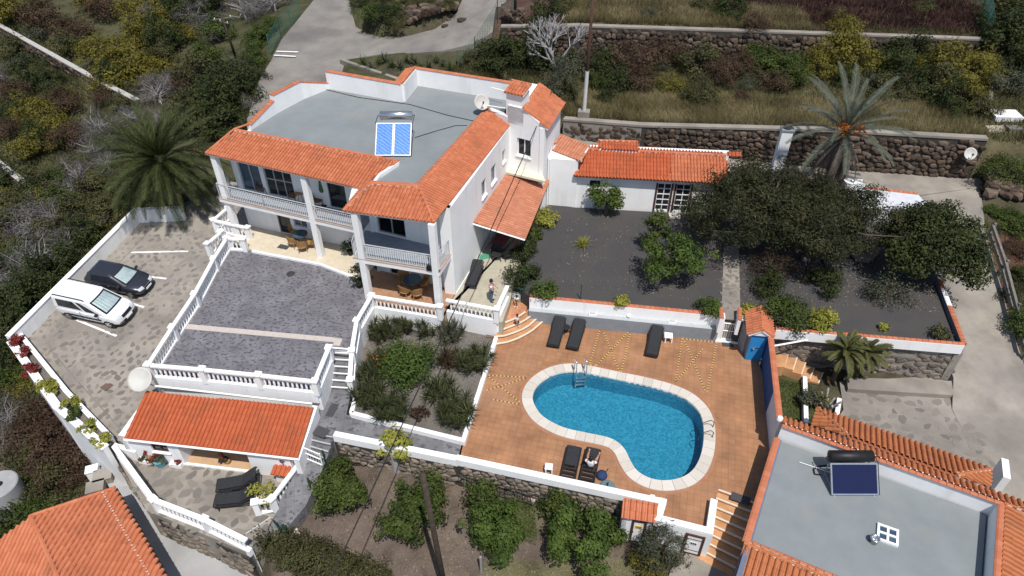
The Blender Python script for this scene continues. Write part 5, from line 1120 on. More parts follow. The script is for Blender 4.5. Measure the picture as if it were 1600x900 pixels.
for k in (-.36, 0, .36): fr.box(a+dx*k+Vector((0,0,.06)), (.09, .82, .12), Mz); fr.box(a+dy*k+Vector((0,0,.058)), (.72, .09, .115), Mz)
fr.build('frame', WHITEP, t)
for i in (-.18, .18):
    for j in (-.18, .18): MB().box(a+dx*i+dy*j+Vector((0,0,.06)), (.27, .27, .02), Mz).build('pane', GLASSB, t)
a = P(1364,847,.1); t = thing('roof_vent', 'round silver roof vent beside the skylight', 'vent', tuple(a)); MB().lathe([(.15,0),(.15,.25),(.19,.27),(.19,.31),(.13,.31),(.12,.1)], tuple(a), 16).build('pipe', STEEL, t, True)
# wing wall on the right of the house
a, b = P(1557,735,-1.6), P(1560,765,-1.6); garden_wall('gate_pier_wall', [tuple(a), tuple(b)], .3, -2.6, -.7, 'short white wall beside the lower right porch roof')
# ------------------------------------------------------------ house at the bottom left (only its tiled roof shows)
bl = thing('lower_house', 'house at the bottom left showing a broad bright orange tiled roof', 'house', (-22, 14, -5))
z0, sl_ = -3.0, .27
K, J = P(180,763,z0), P(49,807,z0-.02); J.z = z0; rd = (K-J).normalized(); rn = Vector((rd.y, -rd.x, 0))
dK = P(262,905,-4.3)-K; dJ = P(90,902,-4.0)-J
def down(o_, px, py):                                                   # point of the slope plane seen at a pixel
    for z in np.linspace(z0, z0-4, 400):
        v = P(px, py, z)
        if (v-K).dot(rn)*.36 >= z0-z: return v
    return v
Kd, Jd = down(K, 262, 905), down(J, 92, 905); Kd = K.lerp(Kd, 1.25); Jd = J.lerp(Jd, 1.25)
roof_tiles(bl, [Jd, Kd, K, J], (0, 1), TILE, seed=51, pw=.25, ch=.42, nind=300, thick=.14, deckmat=BLACKP)
wL = J-rd*6+Vector((0,0,-2.1)); 
lt = P(-5,848,z0-.6); 
roof_tiles(bl, [P(-120,915,z0-2.2), Jd+Vector((-.02,0,0)), J, P(-60,884,z0-1.4)], (1, 0) if False else (0, 1), TILE, seed=52, pw=.25, ch=.42, thick=.14)
ridge(bl, [J+u3, Jd+u3], .11, TILE, False, name='hip_cap'); ridge(bl, [K+u3, J+u3], .10, TILE, False); 
vo = rd*-.55; m_ = MB(); n_ = 46
for k in range(n_): m_.box((K+vo).lerp(Kd+vo, (k+.5)/n_)+Vector((0,0,.09)), (.10,.045,.03), .4)
m_.build('mortar_dabs', MORTAR, bl, kind='stuff')
MB().prism([tuple(K-rd*.35-Vector((0,0,.2))), tuple(Kd-rd*.35-Vector((0,0,.2))), tuple(Jd+Vector((.3,0,-.2))), tuple(J+Vector((.3,-.3,-.2)))], -7).build('wall', WHITE, bl)
MB().tube([K+rd*.04-Vector((0,0,.06)), Kd+rd*.04-Vector((0,0,.06))], .05, 6).build('verge_shadow_line', BLACKP, bl)  # black tube drawn as the line of shadow along the verge
a = P(-4,757,-5.2); t = thing('water_tank', 'round pale concrete water tank at the left edge among the scrub', 'water tank', (a.x, a.y, -7.6)); MB().lathe([(.95,0),(.95,2.35),(.9,2.4),(.001,2.43)], (a.x, a.y, -7.6), 40).build('shell', mat('tank_concrete', [(.26,.265,.27),(.34,.345,.35)], .9, 1.5), t); MB().lathe([(.16,0),(.16,.05)], (a.x+.12, a.y, -5.17), 12).build('hatch', BLACKP, t)
for i, (x, y, w, lab) in enumerate(((143,733,.55,'white chest box left of the patio wall'),(160,742,.85,'grey concrete meter box beside the patio wall'),(148,760,.8,'large pale block lowest beside the orange roof'))):
    a = P(x, y, -4.6); t = thing('utility_box', lab, 'utility box', (a.x, a.y, -6.4)); MB().box((a.x, a.y, -5.5), (w, w*.85, 1.8), R(20)).build('body', WHITEP if i == 0 else CONC, t); MB().box((a.x, a.y, -4.58), (w+.06, w*.85+.06, .05), R(20)).build('lid', WHITEP if i == 0 else CONC, t)
# ------------------------------------------------------------ blue gatehouse, navy wall, white gate, pump house
S_ = (13.12, 26.93); bg_ = thing('gatehouse', 'little blue fronted gatehouse with orange gable roof at the pool corner', 'gatehouse', (13.1, 27.4, -1.2))
bm0, bm1 = P(1163.5,561,-1.2), P(1184.5,563,-1.2); fdv = (bm1-bm0).normalized(); bkv = Vector((-fdv.y, fdv.x, 0)).lerp(Vector((.25,.97,0)), .5).normalized()
bm1 = bm0+fdv*.82
MB().prism([tuple(bm0)[:2], tuple(bm1)[:2], tuple(bm1+bkv*1.5)[:2], tuple(bm0+bkv*1.5)[:2]], -1.4, .80).build('wall', GREYPAINT, bg_)
MB().wall(bm0-fdv*.0-bkv*.02, bm1-bkv*.02, .05, -1.2, .72).build('blue_front', BLUE, bg_)
gm = (bm0+bm1)/2; gz_ = 1.16; fo = -bkv*.14
MB().add([bm0-fdv*.1+fo+Vector((0,0,1.92)), bm1+fdv*.1+fo+Vector((0,0,1.92)), gm+fo+Vector((0,0,2.36)), bm0-fdv*.1+bkv*.1+Vector((0,0,1.92)), bm1+fdv*.1+bkv*.1+Vector((0,0,1.92)), gm+bkv*.1+Vector((0,0,2.36))], [(0,1,2),(5,4,3),(0,2,5,3),(2,1,4,5),(1,0,3,4)]).build('white_gable', WHITEP, bg_)
rA = lambda s_, w, z: gm+fdv*s_+bkv*w+Vector((0,0,z))
roof_tiles(bg_, [rA(-.66,1.75,1.98), rA(-.66,-.22,1.98), rA(0,-.22,2.42), rA(0,1.75,2.42)], (0, 1), TILE, seed=61); roof_tiles(bg_, [rA(.66,-.22,1.98), rA(.66,1.75,1.98), rA(0,1.75,2.42), rA(0,-.22,2.42)], (0, 1), TILE, seed=62)
ridge(bg_, [rA(0,-.24,2.45), rA(0,1.75,2.45)], .07, TILE, False)
a = gm-bkv*.10+Vector((.0,0,1.05)); MB().tube([a+fdv*.35, a-fdv*.05, a-fdv*.12-Vector((0,0,.05))], .018, 6).build('shower_arm', STEEL, bg_); MB().lathe([(.02,.06),(.08,.0)], tuple(a-fdv*.14-Vector((0,0,.12))), 10).build('shower_head', STEEL, bg_)
nv0, nv1 = bm1+Vector((.05,-.05,0)), Vector((NW.x-.02, NW.y+.25, 0)); nvm = nv0.lerp(nv1, .62)
nw_ = thing('pool_side_wall', 'wall on the right of the pool, navy at the far end and pale nearer', 'wall', tuple(nv0))
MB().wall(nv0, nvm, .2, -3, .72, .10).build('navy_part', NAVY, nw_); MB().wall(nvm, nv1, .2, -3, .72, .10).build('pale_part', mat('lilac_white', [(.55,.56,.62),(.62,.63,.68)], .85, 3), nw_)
cap_tiles(nw_, [c3(nv0+Vector((.1,.2,0)), .72), c3(nv1+Vector((.1,.25,0)), .72)], .30); MB().lathe([(.12,0),(.16,.1),(.12,.22)], (nv1.x+.05, nv1.y+.15, .76), 10).build('finial', WHITEP, nw_)
gt = thing('garden_gate', 'white metal gate with pale piers between pool deck and flagstone path', 'gate', tuple(P(1138,528,-1.2)))
ga, gb = P(1121,531,-1.2), P(1151,534,-1.2); gd = (gb-ga).normalized(); gan = math.atan2(gd.y, gd.x); gpv = Vector((-gd.y, gd.x, 0))
for s_ in (0, 1):
    p = ga.lerp(gb, s_); MB().box((p.x, p.y+.15, -.35), (.26, .45, 1.75), gan).build('pier', WHITEP, gt)
m_ = MB(); a = ga+gd*.16; b = gb-gd*.16
for z in (.15, .75, 1.30): m_.tube([a+Vector((0,0,z)), b+Vector((0,0,z))], .035, 6)
for k in range(2): m_.tube([(a, b)[k]+Vector((0,0,.12)), (a, b)[k]+Vector((0,0,1.34))], .035, 6)
g_o = m_.build('gate_frame', WHITEP, gt)
for k in range(1, 6): p = a.lerp(b, k/6); place('gate_bar', BARM, g_o, Matrix.Translation((p.x, p.y, -1.05)) @ Matrix.Diagonal((.8,.8,1.15,1)))
MB().box(tuple((ga+gb)/2+gpv*.05+Vector((0,0,.04))), (1.35, .5, .08), gan).build('threshold', WHITEP, gt)
stairs('gate_stairs', P(1128,497,.42), P(1157,500,.42), ga+gpv*.3+Vector((0,0,0)), gb+gpv*.3+Vector((0,0,0)), 5, CONC, 'short concrete steps behind the white gate', CONC, -1.6)
for k, (a, b) in enumerate((((1128,497),(1127,480)), ((1156,500),(1156,480)))):
    a = P(*a, .9); b = P(*b, .9); o = garden_wall('path_wall', [tuple(a), tuple(b)], .18, -.2, .85, ('low orange capped wall on the left of the path by the gate', 'low orange capped wall on the right of the path by the gate')[k]); cap_tiles(o, [c3(a, .85), c3(b, .85)], .24)
a, b = P(1160,505,.2), P(1172,507,.2); garden_wall('gate_wall', [tuple(Vector((gb.x+.1, gb.y+.25, 0))), (bm0.x+.05, bm0.y+.45, 0)], .22, -1.4, .45, 'grey wall piece between white gate and blue gatehouse', GREYPAINT)
ph = thing('pump_house', 'small white pump house with tiled lean-to roof and signed door', 'pump house', tuple(P(1000,830,-2.9)))
q = [P(971,808,-.95), P(1024,816,-.95), P(1028,787,-.55), P(976,778,-.55)]
roof_tiles(ph, q, (0, 1), TILE, seed=71, pw=.24, nind=40); w0, w1_, = q[0].lerp(q[1], .04), q[0].lerp(q[1], .98); wd = (w1_-w0).normalized(); wn_ = Vector((-wd.y, wd.x, 0)); w0 = w0+wn_*.12; w1_ = w1_+wn_*.12
L_ = (w1_-w0).length; dop = (L_*.33, L_*.78, -2.85, -1.25)
wall_open(ph, w0, w1_, .2, -3.2, -1.0, [dop], WHITE, off=.1); MB().wall(w0, w0+wn_*1.3, .2, -3.2, -1.0, -.1).wall(w1_, w1_+wn_*1.3, .2, -3.2, -1.0, .1).build('wall', WHITE, ph)
def signed_door(parent, p, d, u0, u1, z0, z1, sign):
    c = p+d*((u0+u1)/2); an = math.atan2(d.y, d.x); f = Vector((d.y, -d.x, 0)); m_ = MB()
    for u in (u0, u1): v = p+d*u; m_.box((v.x+f.x*.02, v.y+f.y*.02, (z0+z1)/2), (.10, .08, z1-z0+.1), an)
    for z in (z0+.02, z1): m_.box((c.x+f.x*.02, c.y+f.y*.02, z), (u1-u0, .07, .08), an)
    m_.build('door_frame', BROWNT, parent); dr = MB().box((c.x, c.y, (z0+z1)/2), (u1-u0-.06, .05, z1-z0-.06), an).build('door', WHITEP, parent)
    for z in ((z0+.28, z1-.28) if sign != 'yellow' else ()): MB().box((c.x+f.x*.03, c.y+f.y*.03, z), (u1-u0-.12, .02, .03), an).build('door_rail', BROWNT, dr)
    zc = z1-.42 if sign == 'yellow' else (z0+z1)/2+.12; YS = mat('sign_yellow', [(.62,.42,.02),(.7,.5,.04)], .6, 4); BS = mat('sign_dark', [(.03,.04,.05),(.05,.06,.07)], .6, 4); WS = mat('sign_white', [(.7,.7,.7),(.75,.75,.75)], .6, 4)
    MB().box((c.x+f.x*.035, c.y+f.y*.035, zc), (.30, .015, .20), an).build('sign', YS if sign == 'yellow' else WS, dr); m_ = MB()
    if sign == 'yellow':
        for k in range(3): m_.box((c.x+f.x*.045, c.y+f.y*.045, zc+.05-.05*k), (.24-.05*(k == 2), .006, .018), an)
    else:
        for k in (-1, 0, 1): v = c+d*k*.085; m_.box((v.x+f.x*.045, v.y+f.y*.045, zc+.01), (.07, .006, .13), an)
    m_.build('sign_print', BS, dr); MB().box((c.x-d.x*(u1-u0)*.4+f.x*.05, c.y-d.y*(u1-u0)*.4+f.y*.05, (z0+z1)/2), (.04, .06, .1), an).build('handle', DARKMETAL, dr)
signed_door(ph, w0+Vector((wd.y, -wd.x, 0))*.0, wd, dop[0]+.04, dop[1]-.04, dop[2], dop[3], 'yellow')
wp0, wp1 = Vector(dw[2]), Vector(dw[3]); wdd = (wp1-wp0).normalized(); wdd.z = 0; rm = thing('store_door', 'white framed store door with dark sign below the pool deck corner', 'door', tuple(wp0+wdd*2+Vector((0,0,-2)))); fo = Vector((wdd.y, -wdd.x, 0))*.17
L_ = (wp1-wp0).length; signed_door(rm, wp0+fo, wdd, L_*.60, L_*.93, -2.56, -1.15, 'dark')
# ------------------------------------------------------------ poles, fences, rails
def pole(base, top, r0, r1, label, mt=WOODP, arms=(), foot=None, name='utility_pole'):
    t = thing(name, label, 'pole', tuple(base)); MB().tube([base, top], r0, 10, r1).build('shaft', mt, t, True)
    b, tp = Vector(base), Vector(top)
    for (f, L_, az) in arms:
        c = b.lerp(tp, f); d = Vector((math.cos(az), math.sin(az), 0)); o = MB().box(c, (L_, .09, .09), az).build('crossarm', GREYWOOD, t)
        for s_ in (-.8, 0, .8): MB().lathe([(.04,0),(.05,.06),(.03,.14)], tuple(c+d*s_*L_/2+Vector((0,0,.05))), 8).build('insulator', WHITEP, o)
    if foot: MB().box(b+Vector((0,0,.2)), (.9, .7, .5), R(-10)).build('foot', CONC, t); MB().tube([b, b.lerp(tp, foot)], r0*1.15, 10, r0*1.1).build('sleeve', GREYWOOD if False else mat('pale_sleeve', [(.55,.54,.52),(.65,.64,.62)], .8, 3), t)
    return t
pb = P(912,181,2.2); pole(pb, pb+Vector((.05,-.3,11)), .13, .11, 'tall brown utility pole with white lower sleeve behind the villa', foot=.33, mt=mat('red_brown_pole', [(.06,.03,.022),(.10,.05,.038)], .9, 5), arms=((.86,1.4,.1),))
pl_b = natural(np.array([-2.76]), np.array([14.37]))[0]; pole(Vector((-2.76,14.37,pl_b)), Vector((-3.09,14.37,5.9)), .12, .10, 'dark wooden pole standing in the bottom garden close to the camera')
a = PN(369,92); pole(a, Vector((a.x-.35, a.y, zat(354,18,a.y))), .13, .10, 'old dark utility pole with crossarm among the scrub at top left', arms=((.86,1.9,.5),(.78,1.4,-.6)))
a = PN(805,38); pole(a, a+Vector((0,0,5)), .14, .12, 'dark pole at the top centre beside the road wall')
def mesh_fence(px, h, label, zs=None, mt=None):
    pts = [PN(x, y) if zs is None else P(x, y, zs) for x, y in px]; t = thing('wire_fence', label, 'fence', tuple(pts[0])); m_ = MB(); up = Vector((0,0,1)); FM = mat('fence_green', [(.04,.12,.10),(.07,.17,.14)], .6, 4)
    for a, b in zip(pts[:-1], pts[1:]):
        n_ = int((b-a).length/.28)
        for k in range(n_+1): p = a.lerp(b, k/max(1, n_)); m_.box(p+up*h/2, (.022, .022, h))
        for k in range(1, 8): m_.tube([a+up*h*k/7, b+up*h*k/7], .012, 4)
        n_ = max(1, int((b-a).length/2.4))
        for k in range(n_+1): p = a.lerp(b, k/n_); MB().tube([p-up*.3, p+up*(h+.1)], .045, 6).build('fence_post', FM, t)
    m_.build('wire_mesh', FM, t, kind='stuff'); return t
mesh_fence([(424,88),(440,60),(470,28)], 2.0, 'green wire fence along the left edge of the road'); mesh_fence([(716,108),(742,86),(778,62),(800,45)], 1.6, 'green wire fence beside the dark hedge behind the villa')
mesh_fence([(1538,92),(1536,60),(1532,20),(1530,-20)], 2.2, 'tall blue green wire fence at the right end of the reddish field')
def post(px, h, z, label, name='fence_post', mt=None, r=.05, lean=0):
    a = P(*px, z) if z is not None else PN(*px); t = MB().tube([a-Vector((0,0,.2)), a+Vector((lean, 0, h))], r, 8).build(name, mt or mat('post_green', [(.015,.05,.04),(.025,.07,.05)], .6, 4)); tag(t, label, 'post'); return t
post((487,768), 1.1, -2.7, 'dark green post beside the lower path by the citrus tree'); post((449,838), 1.0, -3.3, 'dark green post near the foot of the lower path'); post((443,832), 1.0, -3.3, 'second dark green post at the very foot of the lower path', lean=-.25)
post((509,724), 1.0, -1.95, 'dark green post beside the small white gate'); post((819,470), 1.3, -.5, 'dark post at the left end of the orange capped wall'); post((907,468), 1.1, .4, 'thin black post in the gravel behind the orange cap', r=.03); post((581,795), .5, None, 'thin grey stake in the bare soil left of the citrus trees', r=.02); post((752,895), 1.3, None, 'white topped grey pipe post at the bottom edge', mt=GREYMETAL, r=.05)
t = thing('metal_gate', 'small white metal gate across the steps at the foot of the walkway', 'gate', tuple(lp[3])); a, b = lp[3]+Vector((0,0,.06)), lp[2]+Vector((-.05,0,.06)); m_ = MB()
for z in (0, .45, .85): m_.tube([a+Vector((0,0,z)), b+Vector((0,0,z))], .035, 6)
for p in (a, b): m_.tube([p, p+Vector((0,0,.9))], .04, 6)
o = m_.build('gate_frame', WHITEP, t)
for k in range(1, 9): p = a.lerp(b, k/9); place('gate_bar', BARM, o, Matrix.Translation((p.x, p.y, p.z)) @ Matrix.Diagonal((.7,.7,.85,1)))
t = thing('wooden_fence', 'weathered grey timber rail fence along the right side of the driveway', 'fence', tuple(PN(1545,380))); pts = [P(*q) for q in ((1541,372,.15),(1560,430,-.2),(1577,498,-.8),(1596,560,-1.35))]
for a, b in zip(pts[:-1], pts[1:]):
    for z in (.45, .95): MB().wall(a, b, .14, (a.z+z-.10, b.z+z-.10), (a.z+z+.10, b.z+z+.10)).build('fence_rail', GREYWOOD, t)
for p in pts: MB().box(p+Vector((.1,0,.5)), (.16,.16,1.3)).build('fence_post', GREYWOOD, t)
t = thing('iron_railing', 'black iron railing panel leaning on the rubble wall under the deck', 'railing', tuple(P(780,752,-3))); a, b = P(717,733,-1.75), P(866,772,-1.75); m_ = MB()
a2, b2 = a+Vector((.0,-.32,0)), b+Vector((0,-.32,0))
for z in (0, -.75): m_.tube([a2+Vector((0,0,z)), b2+Vector((0,0,z))], .022, 5)
o = m_.build('rail', DARKMETAL, t); n_ = 36
for k in range(n_+1): p = a2.lerp(b2, k/n_); MB().box(p-Vector((0,0,.37)), (.018,.018,.75)).build('bar', DARKMETAL, o) if k == 0 else None
bar0 = MB().box((0,0,0), (.02,.02,.75)).mesh('bar', DARKMETAL)
for k in range(1, n_+1): p = a2.lerp(b2, k/n_); place('bar', bar0, o, Matrix.Translation(p-Vector((0,0,.37))))
t = thing('side_gate', 'dark green metal gate between side patio and gravel garden', 'gate', tuple(P(805,468,-.5))); a, b = P(790,467,-.5), P(822,474,-.5); m_ = MB()
for z in (.15, 1.0): m_.tube([a+Vector((0,0,z)), b+Vector((0,0,z))], .03, 6)
for k in range(12): p = a.lerp(b, k/11); m_.box(p+Vector((0,0,.57)), (.02,.02,.85))
m_.build('gate_frame', mat('post_green', [], .6), t)
t = thing('rail_bench_wall', 'white plinth below the dark green side gate', 'wall', tuple(P(800,470,-.5))); MB().wall(P(789,466,-.5)+Vector((0,.25,0)), P(825,475,-.5)+Vector((0,.25,0)), .2, -.7, -.1).build('body', WHITE, t)
cable('handrail', [P(1206,541,.35), P(1262,531,.35)], .05, 'white pipe handrail fixed to the mortared stone wall', 'handrail', WHITEP, n=2)
es2 = stairs('side_steps', P(1232,551,-1.25), P(1226,571,-1.25), P(1300,590,-2.0), P(1292,606,-2.0), 5, STEPT, 'orange steps going down beyond the navy wall', CREAM)
struct('side_landing', MB().prism(v2(*[P(*q, -1.23) for q in [(1206,545),(1232,551),(1226,573),(1205,573)]]), -2.3, -1.235), STEPT, 'orange landing behind the navy wall')
for k, (p0, p1, lab) in enumerate((((1258,588),(1260,660),'low white kerb between the small lawn and the cactus bed'),((1312,622),(1306,660),'pale low wall between cactus bed and forecourt'))): garden_wall('bed_kerb', [tuple(P(*p0, -1.6)), tuple(P(*p1, -1.6))], .22, -2.4, -1.6, lab, WHITEP)
# ruin of concrete blocks at the right edge
a = P(1545,205,2.6); t = thing('block_ruin', 'roofless grey concrete block enclosure at the right edge', 'ruin', (a.x, a.y, 1.6)); b0_ = P(1536,225,2.0)
MB().wall(P(1530,215,1.6), P(1532,160,1.6), .3, .5, 3.6).wall(P(1532,165,1.6), P(1640,172,1.6), .3, .5, 4.0).wall(P(1530,222,1.6), P(1640,240,1.6), .3, -.2, 2.9).build('wall', BLOCKM, t)
for (x, y, w, d_, h, mt_, nm, lab) in ((1566,190,1.9,1.3,1.0,WHITEP,'chest_freezer','white chest freezer dumped in the block enclosure'),(1555,207,1.3,.9,.12,mat('tan_sheet', [(.38,.33,.26),(.48,.42,.34)], .8, 6),'corrugated_sheet','tan corrugated sheet lying beside the freezer'),(1581,208,.9,.6,.8,GREYWOOD,'cupboard','grey cupboard standing right of the freezer')):
    a = P(x, y, 3.0); tt = thing(nm, lab, nm.replace('_', ' '), (a.x, a.y, 2.6))
    if nm == 'corrugated_sheet':
        m_ = MB(); ys = [-.45, .45]; n_ = 13; m_.strip([(a.x-.65+1.3*k/n_, a.y-.5, 3.1+.05*(k % 2)) for k in range(n_+1)], [(a.x-.6+1.3*k/n_, a.y+.5, 3.3+.05*(k % 2)) for k in range(n_+1)]); m_.build('sheet', mt_, tt)
    else: MB().box((a.x, a.y, 2.1+h/2), (w, d_, h+1.0), R(-5)).build('body', mt_, tt); MB().box((a.x, a.y+.02, 2.62+h), (w+.05, d_+.05, .08), R(-5)).build('lid', mt_, tt)
dish((P(1512,240,2.6).x, P(1512,240,2.6).y-.2, 2.7), .42, (-.1,-.8,.5), 'small cream satellite dish on the dry stone wall at right', foot=(P(1512,240,2.6).x, P(1512,240,2.6).y+.3, 2.2))
# low walls in the scrub at left
for i, (pp, lab) in enumerate(((((0,52),(150,138),(215,172)),'long pale topped terrace wall crossing the scrub at top left'),(((-10,262),(45,305),(92,345)),'short pale topped terrace wall at the left edge of the scrub'))):
    pts = [PN(*q) for q in pp]; t = thing('scrub_wall', lab, 'stone wall', tuple(pts[0]))
    for a, b in zip(pts[:-1], pts[1:]):
        MB().wall(a, b, .5, (a.z-1.2, b.z-1.2), (a.z+.9, b.z+.9), .27).build('wall_core', DARKGAP, t); MB().wall(a, b, .55, (a.z+.9, b.z+.9), (a.z+1.0, b.z+1.0), .25).build('coping', mat('pale_coping', [(.34,.33,.31),(.45,.44,.42)], .9, 3), t)
        stone_face(t, a, b, (a.z-.2, b.z-.2), (a.z+.9, b.z+.9), .5, STONES, 120, .2, .9, 33+i)
# ramp wall behind the villa and rock heap on the road island
a, b = P(533,93,.9), P(655,142,1.0); garden_wall('ramp_wall', [tuple(a), tuple(b)], .35, -.8, [.95, 1.5], 'grey sloping ramp wall behind the villa beside the road', CONC)
t = thing('rock_heap', 'heap of brown boulders on the green road island', 'rocks', tuple(PN(660,30))); r_ = random.Random(8)
for k in range(75):
    x, y = 640+r_.gauss(25, 26), 22+r_.gauss(0, 9)
    if y > 46: continue
    p = PN(x, y); s_ = r_.uniform(.35, .95); place('boulder', STONES[k % 7], t, Matrix.Translation(p+Vector((0,0,s_*.2))) @ Matrix.Rotation(r_.uniform(0, 6), 4, 'Z') @ Matrix.Diagonal((s_*1.2, s_, s_*.8, 1)))
t = thing('rock_heap', 'rubble end of the wall beside the road at top centre', 'rocks', tuple(PN(800,45)))
for k in range(26):
    p = PN(785+r_.uniform(0, 30), 38+r_.uniform(0, 24)); s_ = r_.uniform(.4, .8); place('boulder', STONES[k % 7], t, Matrix.Translation(p+Vector((0,0,r_.uniform(0,1.0)))) @ Matrix.Rotation(r_.uniform(0, 6), 4, 'Z') @ Matrix.Diagonal((s_*1.2, s_, s_*.8, 1)))
t = thing('rock_heap', 'low brown rubble wall beside the driveway near the green bush', 'rocks', tuple(PN(1560,300)))
for k in range(60):
    p = PN(r_.uniform(1530,1610), 292+r_.uniform(-8, 22)); s_ = r_.uniform(.35, .75); place('boulder', STONES[k % 7], t, Matrix.Translation(p+Vector((0,0,.25))) @ Matrix.Rotation(r_.uniform(0, 6), 4, 'Z') @ Matrix.Diagonal((s_*1.2, s_, s_*.8, 1)))
t = thing('rock_heap', 'pale garden boulders under the feathery tree', 'rocks', tuple(P(1300,400,.4)))
for k, (x, y) in enumerate(((1278,402),(1290,399),(1300,395),(1312,392),(1330,383),(1352,400),(1360,396),(1344,405),(1268,398),(1296,414))):
    p = P(x, y, .4); s_ = r_.uniform(.5, 1.0); place('boulder', STONESG[k % 7], t, Matrix.Translation(p+Vector((0,0,.2))) @ Matrix.Rotation(r_.uniform(0, 6), 4, 'Z') @ Matrix.Diagonal((s_*1.3, s_, s_*.7, 1)))
# ------------------------------------------------------------ loungers, furniture and small things
def local_mesh(name, mb, mt, smooth=False): return mb.mesh(name, mt, smooth)
def make_lounger(name, label, group, cushion=True, openback=False):
    t = thing(name, label, 'lounger', (0, 0, 0), group); W_ = .66
    prof = [(0,.34),(.08,.37),(.5,.36),(1.1,.38),(1.25,.40),(1.55,.58),(1.85,.74),(1.95,.76)] if not openback else [(0,.34),(.08,.38),(.5,.37),(1.15,.38)]
    m_ = MB(); n_ = len(prof); th = .075
    vs = []
    for y, z in prof: vs += [(-W_/2+.03, y, z), (W_/2-.03, y, z), (W_/2-.03, y, z+th), (-W_/2+.03, y, z+th)]
    fs = [(3,2,1,0), tuple(4*(n_-1)+k for k in range(4))]
    for i in range(n_-1):
        for k in range(4): fs.append((4*i+k, 4*i+(k+1) % 4, 4*i+4+(k+1) % 4, 4*i+4+k))
    m_.add(vs, fs); m_.build('cushion', CUSHION, t, bevel=.02)
    sp = [(0,.33),(.5,.33),(1.15,.36),(1.55,.55),(1.95,.72)] if not openback else [(0,.33),(.6,.33),(1.2,.34),(2.0,.33)]
    fr = MB()
    for sx in (-1, 1): fr.tube([(sx*W_/2, y, z) for y, z in sp], .035, 6); fr.tube([(sx*W_/2, 0, .30), (sx*W_/2, 1.98, .30)], .03, 6)
    for y in (0, 1.98): fr.tube([(-W_/2, y, .31), (W_/2, y, .31)], .035, 6)
    fr.build('frame', BLACKF, t)
    for y in ((.15, 1.25, 1.5, 1.75) if openback else (.15, .7)): MB().box((0, y, .325), (W_, .11, .03)).build('slat', BLACKF, t)
    for sx in (-1, 1):
        for y in (.18, 1.75): MB().tube([(sx*(W_/2-.02), y, .31), (sx*(W_/2-.02), y, 0)], .028, 6).build('leg', BLACKF, t)
    if not openback:
        for sx in (-1, 1): MB().tube([(sx*.25, 1.7, .30), (sx*.25, 1.6, .58)], .018, 5).build('back_strut', BLACKF, t)
    return t
def put(t, foot, head, z=0.0):
    d = Vector(head)-Vector(foot); t.location = (foot[0], foot[1], foot[2]); t.rotation_euler = (0, 0, math.atan2(-d.x, d.y)); return t
GRP = 'black sun loungers around the pool'
l1 = make_lounger('sun_lounger', 'black sun lounger nearest the curved steps, left of the round side table', GRP); put(l1, P(864,546,-1.2), P(874,512,-1.2))
for (f, h, lab) in ((( 894,550),(904,518),'black sun lounger just right of the round side table'),((1017,561),(1024,530),'lone black sun lounger beside the small white table')):
    c_ = dup(l1, (0,0,0), 0, 1, lab, GRP); put(c_, P(*f, -1.2), P(*h, -1.2))
c_ = dup(l1, (0,0,0), 0, 1, 'dark sun lounger against the white east wall of the villa', GRP); put(c_, P(735,453,.05), P(747,424,.05))
l2 = make_lounger('sun_lounger', 'empty black lounger with open frame end near the white stool', GRP, openback=True); put(l2, P(897,705,-1.2), P(887,752,-1.2))
l3 = dup(l2, (0,0,0), 0, 1, 'black lounger with a person sitting on it by the pool', GRP); put(l3, P(927,708,-1.2), P(916,758,-1.2))
for (f, h, lab) in (((342,767),(404,757),'black sun lounger on the patio, the farther of the two by the pot plant'),((339,790),(402,784),'black sun lounger on the patio, the nearer of the two beside the balustrade')):
    c_ = dup(l1, (0,0,0), 0, 1, lab, 'black sun loungers on the lower patio'); put(c_, P(*f, -2.9), P(*h, -2.9)); c_.scale = (1.05, 1.0, 1.25)
def small(name, label, cat, px, z, builder):
    a = P(*px, z); t = thing(name, label, cat, tuple(a)); builder(t, a); return t
def b_table(top, legm, r=.28, h=.42):
    def f(t, a):
        MB().lathe([(r,0),(r,.04)], tuple(a+Vector((0,0,h))), 16).build('tabletop', top, t)
        for k in range(3): an = 2.1*k; MB().tube([a+Vector((math.cos(an)*r*.7, math.sin(an)*r*.7, h)), a+Vector((math.cos(an)*r*.9, math.sin(an)*r*.9, 0))], .02, 5).build('leg', legm, t)
    return f
small('side_table', 'small round dark side table between two loungers', 'table', (884,520), -1.2, b_table(BLACKF, BLACKF, .24))
def b_sq(mt, w, h, top=True):
    def f(t, a):
        MB().box(a+Vector((0,0,h)), (w, w, .05), R(-10)).build('tabletop', mt, t, bevel=.015)
        for sx in (-1, 1):
            for sy in (-1, 1): MB().box(a+Vector((sx*w*.4, sy*w*.4, h/2-.02)), (.06,.06,h)).build('leg', mt, t)
    return f
small('side_table', 'small white square table beside the lone lounger', 'table', (1043,532), -1.2, b_sq(WHITEP, .46, .40)); small('stool', 'white topped stool by the parapet left of the empty lounger', 'stool', (857,738), -1.2, b_sq(WHITEP, .36, .45))
def lampbox(t, a): MB().box(a+Vector((0,0,.05)), (.42,.20,.10), R(-9)).build('body', WHITEP, t); MB().box(a+Vector((0,0,.115)), (.34,.13,.03), R(-9)).build('lens', LEDGE, t)
small('wall_light', 'left white lamp box on the grey bench ledge', 'lamp', (926,492), -.30, lampbox); small('wall_light', 'right white lamp box on the grey bench ledge', 'lamp', (1050,504), -.30, lampbox)
small('floor_lamp', 'small round white lamp on the grey bench between the boxes', 'lamp', (982,496), -.30, lambda t, a: (MB().lathe([(.05,0),(.05,.05)], tuple(a), 8).build('stem', STEEL, t), MB().lathe([(.03,0),(.11,.05),(.11,.14),(.03,.19)], tuple(a+Vector((0,0,.04))), 12).build('globe', WHITEP, t)))
